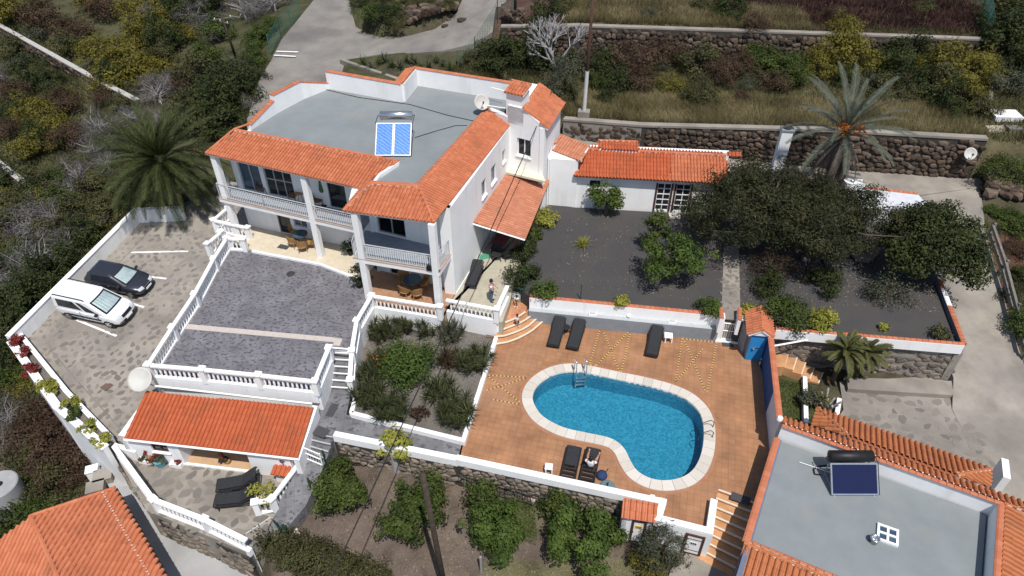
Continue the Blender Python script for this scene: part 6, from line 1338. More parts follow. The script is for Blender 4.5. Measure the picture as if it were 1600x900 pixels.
small('beach_bag', 'dark blue cloth bag lying beside the person on the lounger', 'bag', (940,745), -1.2, lambda t, a: (MB().lathe([(.20,0),(.27,.10),(.24,.22),(.10,.30)], tuple(a), 12).build('bag', mat('navy_cloth', [(.02,.03,.08),(.03,.05,.13)], .9, 8), t, True), MB().tube([a+Vector((.1,0,.25)), a+Vector((.3,.25,.2)), a+Vector((.36,.45,.03))], .015, 5).build('strap', BLACKP, t)))
small('parasol_base', 'round grey green parasol base on the deck by the parapet', 'parasol base', (949,761), -1.2, lambda t, a: (MB().lathe([(.36,0),(.36,.05),(.30,.09),(.05,.10)], tuple(a), 24).build('base', mat('base_plastic', [(.10,.15,.17),(.14,.2,.22)], .6, 4), t), MB().tube([a+Vector((0,0,.1)), a+Vector((0,0,.4))], .03, 8).build('tube', DARKMETAL, t)))
def flatmat(px, z, w, d, an, label, mt, name='door_mat', cat='mat'):
    a = P(*px, z); t = MB().box(a+Vector((0,0,.012)), (w, d, .024), an).build(name, mt); tag(t, label, cat)
DM = mat('dark_mat', [(.05,.05,.053),(.075,.075,.08)], .95, 20, bump=.3)
flatmat((790,484), -.55, .36,.62, R(-15), 'dark mat on the landing above the curved steps', DM); flatmat((1137,539), -1.2, .62,.3, R(-6), 'dark mat in front of the white garden gate', DM); flatmat((1157,779), -1.2, .85,.42, R(-24), 'dark mat at the head of the pool stairs', DM)
flatmat((519,641), -1.2, .4,.85, R(-12), 'dark mat on the walkway at the foot of the terrace stairs', DM); flatmat((502,675), -1.2, .72,.55, R(-24), 'dark mat on the walkway above the lower stairs', DM); flatmat((767,523), -1.05, .5,.5, R(-8), 'brown mat at the foot of the curved steps', mat('brown_mat', [(.12,.085,.07),(.16,.12,.1)], .9, 12))
flatmat((757,401), .05, .7,.5, R(20), 'green mat on the side patio beside the lounger', mat('green_mat', [(.05,.22,.14),(.09,.30,.20)], .9, 12)); flatmat((443,386), .12, .7,.4, R(-19), 'dark door mat on the cream porch', DM)
t = tag(MB().lathe([(.27,0),(.25,.03),(.1,.045)], tuple(P(454,428,0)), 14).build('drain_cover', DARKMETAL), 'dark round drain cover on the grey terrace', 'drain'); 
for (x, y, lab, mt_) in ((167,604,'rusty square manhole cover in the car park',mat('rust', [(.11,.07,.055),(.17,.11,.085)], .9, 8)),(275,577,'grey square manhole cover near the terrace dish',GREYPAINT)):
    a = PS(x, y); o = MB().box(a+Vector((0,0,.01)), (.50,.5,.03), R(-30)).build('manhole_cover', mt_); tag(o, lab, 'manhole')
for k, (x, y) in enumerate(((455,843),(461,846))):
    a = PN(x, y); o = MB().box(a+Vector((0,0,.10)), (.22,1.0-.1*k,.2), R(-18)).build('concrete_block', MORTAR); tag(o, ('left', 'right')[k]+' one of two pale blocks lying in the soil beside the hedge', 'block')
a = PN(835,786); o = MB().lathe([(.18,0),(.2,.35),(.14,.42)], tuple(a), 8).build('white_stone', MORTAR); tag(o, 'whitish stone standing in the bare soil between two citrus trees', 'stone')
def wicker_chair(label, mt, group=None, name='wicker_chair'):
    t = thing(name, label, 'chair', (0,0,0), group); m_ = MB(); m_.lathe([(.30,.36),(.33,.42),(.28,.46)], n=14); m_.build('seat', mt, t); m_ = MB(); A = []; B = []
    for k in range(11): a = math.pi*(k/10)-0; A.append((.34*math.cos(a), -.02+.34*math.sin(a)*.9, .42)); B.append((.40*math.cos(a), .02+.42*math.sin(a)*.95, .62+.36*math.sin(a)))
    A2 = [(x*.93, y*.93, z) for x, y, z in A]; B2 = [(x*.93, y*.93, z) for x, y, z in B]; m_.strip(A, B); m_.strip(B2, A2); m_.strip(B, B2); m_.build('backrest', mt, t)
    for sx in (-1, 1):
        for sy in (-1, 1): MB().tube([(sx*.22, sy*.2, .38), (sx*.27, sy*.25, 0)], .025, 5).build('leg', mt, t)
    return t
def round_table(label, mt, top, r=.5, h=.72, loc=(0,0,0)):
    t = thing('round_table', label, 'table', loc); a = Vector(loc); MB().lathe([(r,0),(r,.04)], tuple(a+Vector((0,0,h))), 22).build('tabletop', top, t)
    for k in range(4): an = .8+1.57*k; MB().tube([a+Vector((math.cos(an)*r*.3, math.sin(an)*r*.3, h)), a+Vector((math.cos(an)*r*.75, math.sin(an)*r*.75, 0))], .025, 5).build('leg', mt, t)
    return t
chA = wicker_chair('tan wicker armchair', WICKER, 'wicker armchairs'); first = [True]
def chair(px, z, rz, label, src=None):
    a = P(*px, z)
    if first[0] and src is None: first[0] = False; chA.location = a; chA.rotation_euler.z = rz; chA['label'] = label; return chA
    return dup(src or chA, tuple(a), rz, 1, label, 'wicker armchairs')
round_table('round wicker table among the chairs on the cream porch', WICKER, GLASSB, .48, .7, tuple(P(472,380,.12)))
chair((460,385), .12, 2.6, 'tan wicker armchair left of the round porch table'); chair((474,392), .12, 3.4, 'tan wicker armchair in front of the round porch table'); chair((489,386), .12, 4.6, 'tan wicker armchair right of the round porch table next to the column'); chair((463,370), .12, .4, 'tan wicker armchair behind the round porch table')
round_table('round table among wicker chairs on the brown porch', DWICKER, GLASSB, .55, .72, tuple(P(646,452,.05)))
chair((634,462), .05, 2.6, 'tan wicker armchair front left of the brown porch table'); chair((652,466), .05, 3.5, 'tan wicker armchair front right of the brown porch table'); chair((663,450), .05, 4.9, 'tan wicker armchair at the right end of the brown porch table'); chair((634,445), .05, .9, 'tan wicker armchair behind the brown porch table')
chD = wicker_chair('brown wicker armchair by the balcony windows', DWICKER, 'wicker armchairs'); chD.location = P(412,301,2.95); chD['label'] = 'brown wicker armchair at the left of the upper balcony'
dup(chD, tuple(P(461,311,2.95)), -.5, 1, 'brown wicker armchair left of the middle balcony column', 'wicker armchairs'); dup(chD, tuple(P(498,321,2.95)), .4, 1, 'brown wicker armchair beside the green folded parasol', 'wicker armchairs')
round_table('small round table beside the middle balcony column', WICKER, WICKER, .3, .6, tuple(P(471,314,2.95)))
a = P(508,320,2.95); t = thing('folded_parasol', 'folded green parasol standing on the upper balcony', 'parasol', tuple(a)); MB().tube([a, a+Vector((0,0,2.1))], .02, 6).build('pole', GREYMETAL, t); MB().lathe([(.16,0),(.20,.15),(.12,.8),(.02,1.15)], tuple(a+Vector((0,0,.95))), 10).build('canopy', mat('parasol_green', [(.05,.13,.04),(.09,.19,.07)], .9, 6), t); MB().lathe([(.22,0),(.22,.08)], tuple(a), 12).build('base', BLACKP, t)
a = P(672,421,2.95); tag(MB().box(a+Vector((0,0,.15)), (.3,.3,.3), R(-15)).build('planter_box', BLACKP), 'small black planter box at the corner of the right balcony', 'planter')
a = P(783,392,.05); t = thing('garden_table', 'table with dark red cloth under the lean-to roof', 'table', tuple(a)); MB().box(a+Vector((0,.3,.74)), (1.5,.9,.05), R(70)).build('tablecloth', REDCURT, t); 
for sx in (-.6, .6):
    for sy in (-.3, .3): MB().box(a+Vector((sx*.35,.3+sx+sy*.3,.36)), (.06,.06,.72)).build('leg', WOODR, t)
chP = wicker_chair('grey chair under the lean-to', BLACKF, 'dark chairs under the lean-to', 'patio_chair'); chP.location = P(776,405,.05); chP['label'] = 'dark patio chair at the front of the lean-to table'; dup(chP, tuple(P(793,404,.05)), 3.6, 1, 'dark patio chair to the right of the lean-to table', 'dark chairs under the lean-to')
# ------------------------------------------------------------ cars
def lerp3(a, b, t): return tuple(a[i]+(b[i]-a[i])*t for i in range(3))
def make_car(name, label, cat, cfg):
    t = thing(name, label, cat, (0,0,0)); pm = cfg['paint']; secs = cfg['secs']; vs = []; n_ = 13
    for (x, w, zb, zs, zt) in secs:
        h = [(w*.86,zb),(w*.985,zb+.10),(w,zb+(zs-zb)*.5),(w*.985,zs-.07),(w*.90,zs),(w*.5,zt)]
        vs += [(x, y, z) for y, z in h]+[(x, 0, zt+.012)]+[(x, -y, z) for y, z in h[::-1]]
    fs = [(i*n_+k, (i+1)*n_+k, (i+1)*n_+k+1, i*n_+k+1) for i in range(len(secs)-1) for k in range(n_-1)]
    fs += [(i*n_+n_-1, (i+1)*n_+n_-1, (i+1)*n_, i*n_) for i in range(len(secs)-1)]+[tuple(range(n_)), tuple(range((len(secs)-1)*n_+n_-1, (len(secs)-1)*n_-1, -1))]
    m_ = MB().add(vs, fs); o = m_.build('body', pm, t, True); s_ = o.modifiers.new('subsurf', 'SUBSURF'); s_.levels = 1; s_.render_levels = 2
    rg = cfg['rings']; vs = []
    for (z, xf, wf, xr, wr) in rg: vs += [(xf-.10, wf, z), (xf, wf*.82, z), (xf+.02, 0, z), (xf, -wf*.82, z), (xf-.10, -wf, z), (xr+.08, -wr, z), (xr, -wr*.86, z), (xr, wr*.86, z), (xr+.08, wr, z)]
    m = 9; fs = [(i*m+k, i*m+(k+1) % m, (i+1)*m+(k+1) % m, (i+1)*m+k) for i in range(len(rg)-1) for k in range(m)]+[tuple(range((len(rg)-1)*m, len(rg)*m))]
    cab = MB().add(vs, fs).build('cabin', pm, t, False, bevel=.05)
    z0_, xf0, wf0, xr0, wr0 = rg[0]; z1_, xf1, wf1, xr1, wr1 = rg[cfg.get('wr', 1)]
    def side(u, v, s_): a = lerp3((xf0-.10, wf0, z0_), (xr0+.08, wr0, z0_), u); b = lerp3((xf1-.10, wf1, z1_), (xr1+.08, wr1, z1_), u); p = lerp3(a, b, v); return Vector((p[0], s_*(p[1]+.012), p[2]+.004))
    def front(u, v): a = lerp3((xf0+.03, wf0*.9, z0_), (xf0+.03, -wf0*.9, z0_), u); b = lerp3((xf1+.03, wf1*.9, z1_), (xf1+.03, -wf1*.9, z1_), u); p = lerp3(a, b, v); return Vector((p[0]+.02-.06*abs(2*u-1)**2, p[1], p[2]+.01))
    def rear(u, v): a = lerp3((xr0, wr0*.86, z0_), (xr0, -wr0*.86, z0_), u); b = lerp3((xr1, wr1*.86, z1_), (xr1, -wr1*.86, z1_), u); p = lerp3(a, b, v); return Vector((p[0]-.012, p[1], p[2]))
    for s_ in (-1, 1):
        for (u0, u1, v0, v1, v2_) in cfg['swin']:
            MB().add([side(u0, v0, s_), side(u1, v0, s_), side(u1, v1, s_), side(u0+v2_, v1, s_)], [(0,1,2,3)]).build('side_window', GLASS, cab)
    k = 8; A = [front(.02+.96*i/k, .06) for i in range(k+1)]; B = [front(.02+.96*i/k, .97) for i in range(k+1)]
    MB().strip([a+Vector((.006,0,.004)) for a in A], [b+Vector((.006,0,.004)) for b in B]).build('windscreen_surround', BLACKP, cab)
    A2 = [front(.10+.80*i/12, .14)+Vector((.016+.012*(i % 2),0,.010)) for i in range(13)]; B2 = [front(.10+.80*i/12, .90)+Vector((.016+.012*(i % 2),0,.010)) for i in range(13)]
    MB().strip(A2, B2).build('sunshade', SHEETB, cab); MB().strip([a+Vector((.045,0,.028)) for a in A], [b+Vector((.045,0,.028)) for b in B]).build('windscreen', CLEAR, cab)
    MB().add([rear(.05,.15), rear(.95,.15), rear(.9,.92), rear(.1,.92)], [(0,1,2,3)]).build('rear_window', GLASS, cab)
    wx = cfg['wx']; wr_ = cfg['wrad']; wy_ = cfg['wy']
    for x in wx:
        for s_ in (-1, 1):
            M = lambda vs_: [(x+v[0], s_*(wy_+v[2]), wr_+v[1]) for v in vs_]
            mm = MB().lathe([(wr_*1.22,-.05),(wr_*1.22,.03),(.05,.035)], n=24); mm.v = M(mm.v); mm.build('wheel_arch', BLACKP, t)
            mm = MB().lathe([(wr_*.6,-.1),(wr_,-.1),(wr_,.03),(wr_*.93,.065),(wr_*.62,.07)], n=26); mm.v = M(mm.v); wh = mm.build('wheel', BLACKP, t, True)
            mm = MB().lathe([(wr_*.64,.04),(wr_*.62,.078),(wr_*.55,.06),(.02,.055)], n=20); mm.v = M(mm.v); mm.build('rim', GREYMETAL, wh)
            mm = MB()
            for q_ in range(5): an = q_*1.2566; mm.box((math.cos(an)*wr_*.33, math.sin(an)*wr_*.33, .072), (wr_*.5, .07, .02), an)
            mm.v = M(mm.v); mm.build('spokes', STEEL, wh)
    fx, fw, fz = cfg['nose']
    LAMP = mat('headlight_glass', [(.45,.48,.50),(.62,.65,.67)], .12, 4, spec=.8); RL = mat('tail_light', [(.25,.01,.01),(.35,.02,.02)], .25, 4)
    from mathutils.bvhtree import BVHTree
    dg = bpy.context.evaluated_depsgraph_get(); dg.update(); bv = BVHTree.FromObject(o, dg)
    def patch(nm, y0, y1, zlo, zhi, mt_, off=.012, ny=6, nz=3, sl=.25):            # a piece laid on the curved nose, seen from the front
        V = []; 
        for j in range(nz+1):
            for i in range(ny+1):
                f = i/ny; y = y0+(y1-y0)*f; z = zlo(f)+(zhi(f)-zlo(f))*j/nz; d = Vector((-1, 0, -sl)); hit = bv.ray_cast(Vector((3.2, y, z+sl*(3.2-fx))), d.normalized()); p = hit[0]
                V.append(tuple((p if p is not None else Vector((fx, y, z)))-d.normalized()*off))
        return MB().add(V, [(j*(ny+1)+i, j*(ny+1)+i+1, (j+1)*(ny+1)+i+1, (j+1)*(ny+1)+i) for j in range(nz) for i in range(ny)]).build(nm, mt_, t)
    ch = cfg['face']; patch('grille', -ch[0], ch[0], lambda f: ch[1]-.02*math.cos((f-.5)*3), lambda f: ch[2], BLACKP); patch('bumper_trim', -ch[5], ch[5], lambda f: .24, lambda f: ch[6], BLACKP, .018, 12)
    patch('bonnet_edge', -ch[0]*1.02, ch[0]*1.02, lambda f: ch[2]+.005, lambda f: ch[2]+.03, STEEL, .014, 6, 1)
    for s_ in (-1, 1):
        hl = patch('headlight', s_*ch[0]*1.03, s_*ch[3], lambda f: ch[1]+.02+.05*f, lambda f: ch[4]+.02*f, LAMP, .014); 
        MB().box((cfg['secs'][0][0]+.16, s_*cfg['secs'][0][1]*.97, cfg['tail']-.12), (.10,.10,.34)).build('tail_light', RL, t, bevel=.02)
        mx_ = cfg['mirror']; o = MB().box((mx_[0], s_*(mx_[1]+.10), mx_[2]), (.14,.20,.14)).build('mirror', BLACKP if cfg.get('bm') else pm, t, bevel=.03)
        for hx in cfg['handles']: MB().box((hx, s_*(cfg['hw']+.008), cfg['hz']), (.18,.03,.035)).build('door_handle', pm if cfg.get('bm') else STEEL, t)
        if cfg.get('mould'): MB().box((-.1, s_*(cfg['hw']+.02), .62), (2.3,.03,.10)).build('side_moulding', BLACKP, t); 
        if cfg.get('rails'): MB().tube([(cfg['rails'][0], s_*cfg['rails'][2], cfg['rails'][3]-.03), (cfg['rails'][0]-.1, s_*cfg['rails'][2], cfg['rails'][3]+.05), (cfg['rails'][1]+.1, s_*cfg['rails'][2], cfg['rails'][3]+.05), (cfg['rails'][1], s_*cfg['rails'][2], cfg['rails'][3]-.03)], .028, 6).build('roof_rail', BLACKP, t)
        MB().box((cfg['seam'], s_*(cfg['hw']+.004), .70), (.012,.012,.62)).build('door_seam', BLACKP, t)
    MB().box((cfg['plate'], 0, .46), (.03,.50,.11)).build('licence_plate', WHITEP, t)
    MB().box((secs[0][0]+.0, 0, .40), (.2, secs[0][1]*1.9, .22)).build('rear_bumper', BLACKP, t, bevel=.05)
    return t
van = make_car('parked_van', 'white passenger van with black roof rails and silver sunshade in the windscreen', 'van', dict(paint=paint('white_car_paint', (.80,.80,.80), .25),
    secs=[(-2.17,.74,.36,.92,.95),(-2.08,.86,.28,.99,1.02),(-1.5,.905,.24,1.0,1.04),(0,.91,.24,1.0,1.04),(1.05,.905,.24,1.0,1.06),(1.6,.885,.25,.95,1.02),(2.0,.81,.26,.83,.90),(2.2,.62,.30,.62,.66)],
    rings=[(.98,1.50,.84,-2.12,.85),(1.66,.48,.725,-2.03,.755),(1.76,.30,.66,-1.99,.69),(1.80,.12,.55,-1.9,.58)], swin=[(.10,.345,.10,.93,.135),(.40,.90,.16,.94,.02)], wx=(1.38,-1.36), wrad=.32, wy=.83, nose=(2.02,.66,.72), face=(.40,.60,.76,.76,.86,.70,.46), plate=2.21, tail=1.05, mirror=(.95,.86,1.08), bm=True, handles=(.12,-.45), hw=.905, hz=.86, mould=True, rails=(.25,-1.9,.66,1.80), seam=-.28))
hatch = make_car('parked_car', 'dark blue grey hatchback with silver sunshade parked beside the white van', 'car', dict(paint=paint('dark_car_paint', (.035,.038,.05), .25, .3),
    secs=[(-1.97,.66,.36,.84,.88),(-1.85,.78,.26,.93,.97),(-1.2,.85,.22,.93,.97),(0,.86,.22,.91,.95),(.9,.85,.22,.89,.95),(1.4,.83,.23,.82,.90),(1.78,.73,.25,.70,.77),(1.98,.55,.28,.54,.58)],
    rings=[(.90,1.12,.78,-1.86,.78),(1.36,.18,.62,-1.50,.64),(1.43,.05,.55,-1.38,.57),(1.46,-.1,.42,-1.25,.45)], swin=[(.12,.47,.10,.92,.19),(.51,.82,.12,.92,.02)], wx=(1.22,-1.25), wrad=.30, wy=.78, nose=(1.82,.62,.62), face=(.30,.50,.58,.66,.72,.62,.34), plate=2.0, tail=.85, mirror=(.72,.80,.95), handles=(-.05,-.75), hw=.85, hz=.80, seam=-.15))
SL = Vector((0, -CZY, 1)).normalized()
def park(o, fl, heading, wb, half, fx):
    d = Vector((math.cos(heading), math.sin(heading), 0)); d.z = CZY*d.y; d.normalize(); l = SL.cross(d); c = Vector(fl)-d*fx-l*half
    o.matrix_world = Matrix(((d.x,l.x,SL.x,c.x),(d.y,l.y,SL.y,c.y),(d.z,l.z,SL.z,c.z),(0,0,0,1)))
    o.location = c; o.rotation_mode = 'QUATERNION'; o.rotation_quaternion = Matrix(((d.x,l.x,SL.x),(d.y,l.y,SL.y),(d.z,l.z,SL.z))).to_quaternion()
# the wheels seen are on the near side, the right hand side of each car
a, b = PS(112.5,499), PS(173.9,512.6); hd = math.atan2(b.y-a.y, b.x-a.x); park(van, b, hd, 2.74, -.86, 1.38)
park(hatch, PS(207.5,466), hd+.02, 2.47, -.80, 1.22)
# ------------------------------------------------------------ people
def skinmesh(name, pts, edges, mt, parent, root=0, sub=1):
    me = bpy.data.meshes.new(name); me.from_pydata([p[:3] for p in pts], edges, []); me.materials.append(mt); o = link(name, me, parent)
    md = o.modifiers.new('skin', 'SKIN'); md.use_smooth_shade = True; me.skin_vertices[0] if me.skin_vertices else None
    sv = me.skin_vertices[0].data if len(me.skin_vertices) else None
    if sv is None:
        bpy.context.view_layer.objects.active = o; bm = bmesh.new(); bm.from_mesh(me); bm.verts.layers.skin.verify(); bm.to_mesh(me); bm.free(); sv = me.skin_vertices[0].data
    for i, p in enumerate(pts): sv[i].radius = (p[3], p[3]); sv[i].use_root = (i == root)
    s_ = o.modifiers.new('subsurf', 'SUBSURF'); s_.levels = sub; s_.render_levels = sub; return o
def person(label, loc, yaw, H, J, shirt, trousers, skin_leg=False, sleeves=True, stripe=None, shoe=None):
    """J: joint positions as fractions of height in local axes (x right, y forward, z up)"""
    t = thing('person', label, 'person', (0,0,0)); pts = []; ed = []; ix = {}
    def add(n, p, r, fr=None): ix[n] = len(pts); pts.append((p[0]*H, p[1]*H, p[2]*H, r*H)); (ed.append((ix[fr], ix[n])) if fr else None)
    Jv = {k: Vector(v) for k, v in J.items()}
    add('pelvis', Jv['pelvis'], .078); add('waist', Jv['pelvis'].lerp(Jv['chest'], .45), .068, 'pelvis'); add('chest', Jv['chest'], .078, 'waist'); add('neckb', Jv['chest'].lerp(Jv['neck'], .7), .045, 'chest'); add('neck', Jv['neck'], .032, 'neckb')
    hd_ = Jv['head']; up = (hd_-Jv['neck']).normalized(); add('jaw', Jv['neck'].lerp(hd_, .5)+Vector((0,.012,0)), .044, 'neck'); add('headc', hd_, .060, 'jaw'); add('crown', hd_+up*.045, .045, 'headc')
    for s_ in ('l', 'r'):
        add('sh'+s_, Jv['sh'+s_], .036, 'chest'); add('el'+s_, Jv['el'+s_], .024, 'sh'+s_); add('wr'+s_, Jv['wr'+s_], .016, 'el'+s_)
        d = (Jv['wr'+s_]-Jv['el'+s_]).normalized(); sd_ = d.cross(Vector((0,1,.3))).normalized(); pl_ = Jv['wr'+s_]+d*.03; add('palm'+s_, pl_, .020, 'wr'+s_)
        for q_ in range(4):
            L_ = (.040,.047,.044,.034)[q_]; o_ = sd_*(q_-1.5)*.011; b_ = pl_+d*.018+o_; add(f'f{q_}{s_}', b_, .0055, 'palm'+s_); add(f'g{q_}{s_}', b_+d*L_*.55-Vector((0,0,.004)), .005, f'f{q_}{s_}'); add(f'h{q_}{s_}', b_+d*L_*.9-Vector((0,0,.014)), .0042, f'g{q_}{s_}')
        add('th'+s_, pl_+sd_*.024+d*.004, .006, 'palm'+s_); add('tt'+s_, pl_+sd_*.034+d*.026, .005, 'th'+s_)
        add('hip'+s_, Jv['hip'+s_], .062, 'pelvis'); add('kn'+s_, Jv['kn'+s_], .038, 'hip'+s_); add('ca'+s_, Jv['kn'+s_].lerp(Jv['an'+s_], .35), .034, 'kn'+s_); add('an'+s_, Jv['an'+s_], .021, 'ca'+s_); add('ft'+s_, Jv['ft'+s_], .021, 'an'+s_)
    skinmesh('body', pts, ed, SKIN, t)
    def cloth(nm, names, extra, mt, cut=None):
        ii = []; e2 = []; pp = []
        for n in names: p = pts[ix[n]]; pp.append((p[0], p[1], p[2], p[3]+extra*H)); ii.append(ix[n])
        for a_, b_ in ed:
            if a_ in ii and b_ in ii: e2.append((ii.index(a_), ii.index(b_)))
        return skinmesh(nm, pp, e2, mt, t)
    cloth('shirt', ['pelvis','waist','chest','neckb','shl','shr']+(['ell','elr'] if sleeves == 'long' else []), .010, shirt)
    if sleeves is True:
        for s_ in 'lr': a_ = Jv['sh'+s_]*H; b_ = (Jv['sh'+s_].lerp(Jv['el'+s_], .55))*H; MB().tube([a_, b_], .046*H, 8, .036*H).build('sleeve', shirt, t, True)
    if skin_leg:
        for s_ in 'lr': a_ = Jv['hip'+s_]*H; b_ = Jv['hip'+s_].lerp(Jv['kn'+s_], .65)*H; MB().tube([a_, b_], .072*H, 9, .052*H).build('shorts_leg', trousers, t, True)
    else: cloth('trousers', ['pelvis','hipl','hipr','knl','knr','cal','car','anl','anr'], .007, trousers)
    h3 = hd_*H; m_ = MB(); m_.lathe([(.02*H,.075*H),(.052*H,.056*H),(.066*H,.02*H),(.066*H,-.02*H),(.058*H,-.05*H)], (h3.x, h3.y-.012*H, h3.z+.02*H), 14); m_.build('hair', HAIR, t, True)
    for s_ in (-1, 1):
        MB().lathe([(.001,-.008*H),(.008*H,0),(.001,.008*H)], (h3.x+s_*.022*H, h3.y+.058*H, h3.z+.0*H), 8).build('eye', BLACKP, t); MB().lathe([(.004*H,-.014*H),(.011*H,0),(.004*H,.014*H)], (h3.x+s_*.062*H, h3.y, h3.z-.005*H), 6).build('ear', SKIN, t)
        f_ = Jv['an'+('l' if s_ < 0 else 'r')]*H; g_ = Jv['ft'+('l' if s_ < 0 else 'r')]*H; MB().tube([f_-Vector((0,.01,.012))*H, (f_+g_)/2-Vector((0,0,.004))*H, g_], [.026*H,.029*H,.024*H], 8).build('shoe', shoe or shirt, t, True)
    MB().tube([h3+Vector((0,.058,.006))*H, h3+Vector((0,.074,-.018))*H, h3+Vector((0,.062,-.022))*H], .007*H, 6).build('nose', SKIN, t); MB().box(h3+Vector((0,.057,-.037))*H, (.026*H,.008*H,.006*H)).build('mouth', REDCURT, t)
    if stripe: c_ = Jv['pelvis'].lerp(Jv['chest'], .75)*H; MB().lathe([(.080*H,-.03*H),(.093*H,.0),(.090*H,.04*H)], tuple(c_), 14).build('shirt_stripe', stripe, t, True)
    t.location = loc; t.rotation_euler = (0, 0, yaw); return t
def stand(**kw):
    J = dict(pelvis=(0,0,.52), chest=(0,0,.73), neck=(0,.005,.845), head=(0,.015,.93), shl=(-.11,0,.80), shr=(.11,0,.80), ell=(-.145,-.01,.63), elr=(.145,-.01,.63), wrl=(-.14,.04,.48), wrr=(.14,.04,.48), hipl=(-.05,0,.48), hipr=(.05,0,.48), knl=(-.055,.01,.27), knr=(.055,.01,.27), anl=(-.055,-.01,.045), anr=(.055,-.01,.045), ftl=(-.06,.08,.022), ftr=(.06,.08,.022)); J.update(kw); return J
CW = mat('white_cloth', [(.66,.66,.68),(.76,.76,.77)], .9, 10); JEANS = mat('jeans', [(.06,.11,.20),(.10,.17,.28)], .9, 20); PINK = mat('pink_cloth', [(.62,.10,.22),(.70,.15,.28)], .9, 8); DKC = mat('dark_cloth', [(.02,.022,.03),(.035,.037,.05)], .9, 8)
person('woman with dark hair in white and pink top and jeans standing on the side patio', tuple(P(768,471,.05)), R(-100), 1.62, stand(ell=(-.15,.06,.66), wrl=(-.12,.16,.60), elr=(.15,.06,.66), wrr=(.12,.16,.60)), CW, JEANS, stripe=PINK, shoe=DKC)
person('child in white shirt climbing the curved orange steps', tuple(P(808,511,-.88)), R(-150), .98, stand(knl=(-.055,.11,.30), anl=(-.055,.03,.10), ftl=(-.06,.12,.09), knr=(.055,-.01,.27), anr=(.055,-.10,.05), ftr=(.06,-.02,.022), elr=(.16,.06,.66), wrr=(.12,.15,.58), ell=(-.15,-.08,.64), wrl=(-.14,-.04,.50)), CW, DKC, skin_leg=True)
person('child in pale shirt and dark shorts sitting by the dark green gate', tuple(P(807,477,-.55)), R(170), 1.0, stand(pelvis=(0,-.12,.27), chest=(0,-.08,.46), neck=(0,-.05,.57), head=(0,-.03,.655), shl=(-.10,-.07,.53), shr=(.10,-.07,.53), ell=(-.14,.02,.40), elr=(.14,.02,.40), wrl=(-.09,.10,.32), wrr=(.09,.10,.32), hipl=(-.05,-.10,.26), hipr=(.05,-.10,.26), knl=(-.07,.10,.27), knr=(.07,.10,.27), anl=(-.07,.13,.05), anr=(.07,.13,.05), ftl=(-.08,.21,.022), ftr=(.08,.21,.022)), CW, DKC, skin_leg=True)
hdv = P(927,708,-1.2)-P(916,758,-1.2); sp_ = P(922,735,-1.2)
person('dark haired person in white sleeves sitting astride a lounger, legs towards the pool', (sp_.x, sp_.y, -1.2), math.atan2(-hdv.x, hdv.y), 1.66, stand(pelvis=(0,-.05,.30), chest=(0,-.12,.50), neck=(0,-.13,.61), head=(0,-.11,.695), shl=(-.11,-.12,.575), shr=(.11,-.12,.575), ell=(-.17,-.03,.44), elr=(.17,-.03,.44), wrl=(-.13,.11,.36), wrr=(.13,.11,.36), hipl=(-.06,-.03,.30), hipr=(.06,-.03,.30), knl=(-.13,.20,.36), knr=(.14,.20,.34), anl=(-.12,.43,.30), anr=(.17,.40,.29), ftl=(-.12,.46,.355), ftr=(.18,.43,.345)), CW, DKC, skin_leg=True, shoe=SKIN)
# ------------------------------------------------------------ vegetation
rg = np.random.default_rng(11)
def unit(v): return v/np.maximum(np.linalg.norm(v, axis=1, keepdims=True), 1e-6)
def leaf_mesh(name, C_, Nn, L_, W_, mt, tint, rng, bend=0.0):
    n = len(C_); r = unit(rng.normal(size=(n, 3))); t = unit(np.cross(Nn, r)); b = np.cross(Nn, t)
    s = rng.uniform(.65, 1.35, (n, 1)); l = L_*s/2; w = W_*s/2
    V = np.stack([C_-t*l, C_+b*w+Nn*bend*l, C_+t*l, C_-b*w+Nn*bend*l], 1).reshape(-1, 3)
    me = bpy.data.meshes.new(name); me.vertices.add(4*n); me.vertices.foreach_set('co', V.ravel().astype(np.float32)); me.loops.add(4*n); me.loops.foreach_set('vertex_index', np.arange(4*n, dtype=np.int32))
    me.polygons.add(n); me.polygons.foreach_set('loop_start', np.arange(0, 4*n, 4, dtype=np.int32)); me.update(calc_edges=True)
    at = me.attributes.new('tint', 'FLOAT', 'FACE'); at.data.foreach_set('value', np.clip(tint, 0, 1).astype(np.float32)); me.materials.append(mt); return me
def crown_pts(rng, rad, ncl, nleaf, clr, hollow=.55, zmin=-1.0, lump=.35):
    """clump centres spread through an uneven ellipsoid, leaves round each; returns centres, normals, tint, clump centres"""
    rad = np.array(rad, float); d = unit(rng.normal(size=(ncl*3, 3))); d = d[d[:, 2] > zmin][:ncl]; k = len(d)
    ph = rng.uniform(0, 6.28, 6); lob = 1+lump*.5*(np.sin(3*np.arctan2(d[:, 1], d[:, 0])+ph[0])+np.sin(5*np.arctan2(d[:, 1], d[:, 0])+ph[1]+3*d[:, 2]))*.7
    rr = (hollow+(1-hollow)*rng.random(k)**.6)*lob; cc = d*rr[:, None]*rad; cs = clr*rng.uniform(.6, 1.35, k); ct = rng.random(k)
    i = rng.choice(k, nleaf, p=cs**2/np.sum(cs**2)); o = unit(rng.normal(size=(nleaf, 3)))*(rng.random((nleaf, 1))**.45)*cs[i][:, None]; o[:, 2] *= .75
    Cc = cc[i]+o; N_ = unit(unit(o)*.9+unit(cc[i]/rad)*.5+np.array([0, 0, .55])+rng.normal(size=(nleaf, 3))*.55)
    return Cc, N_, ct[i]*.65+rng.random(nleaf)*.35, cc
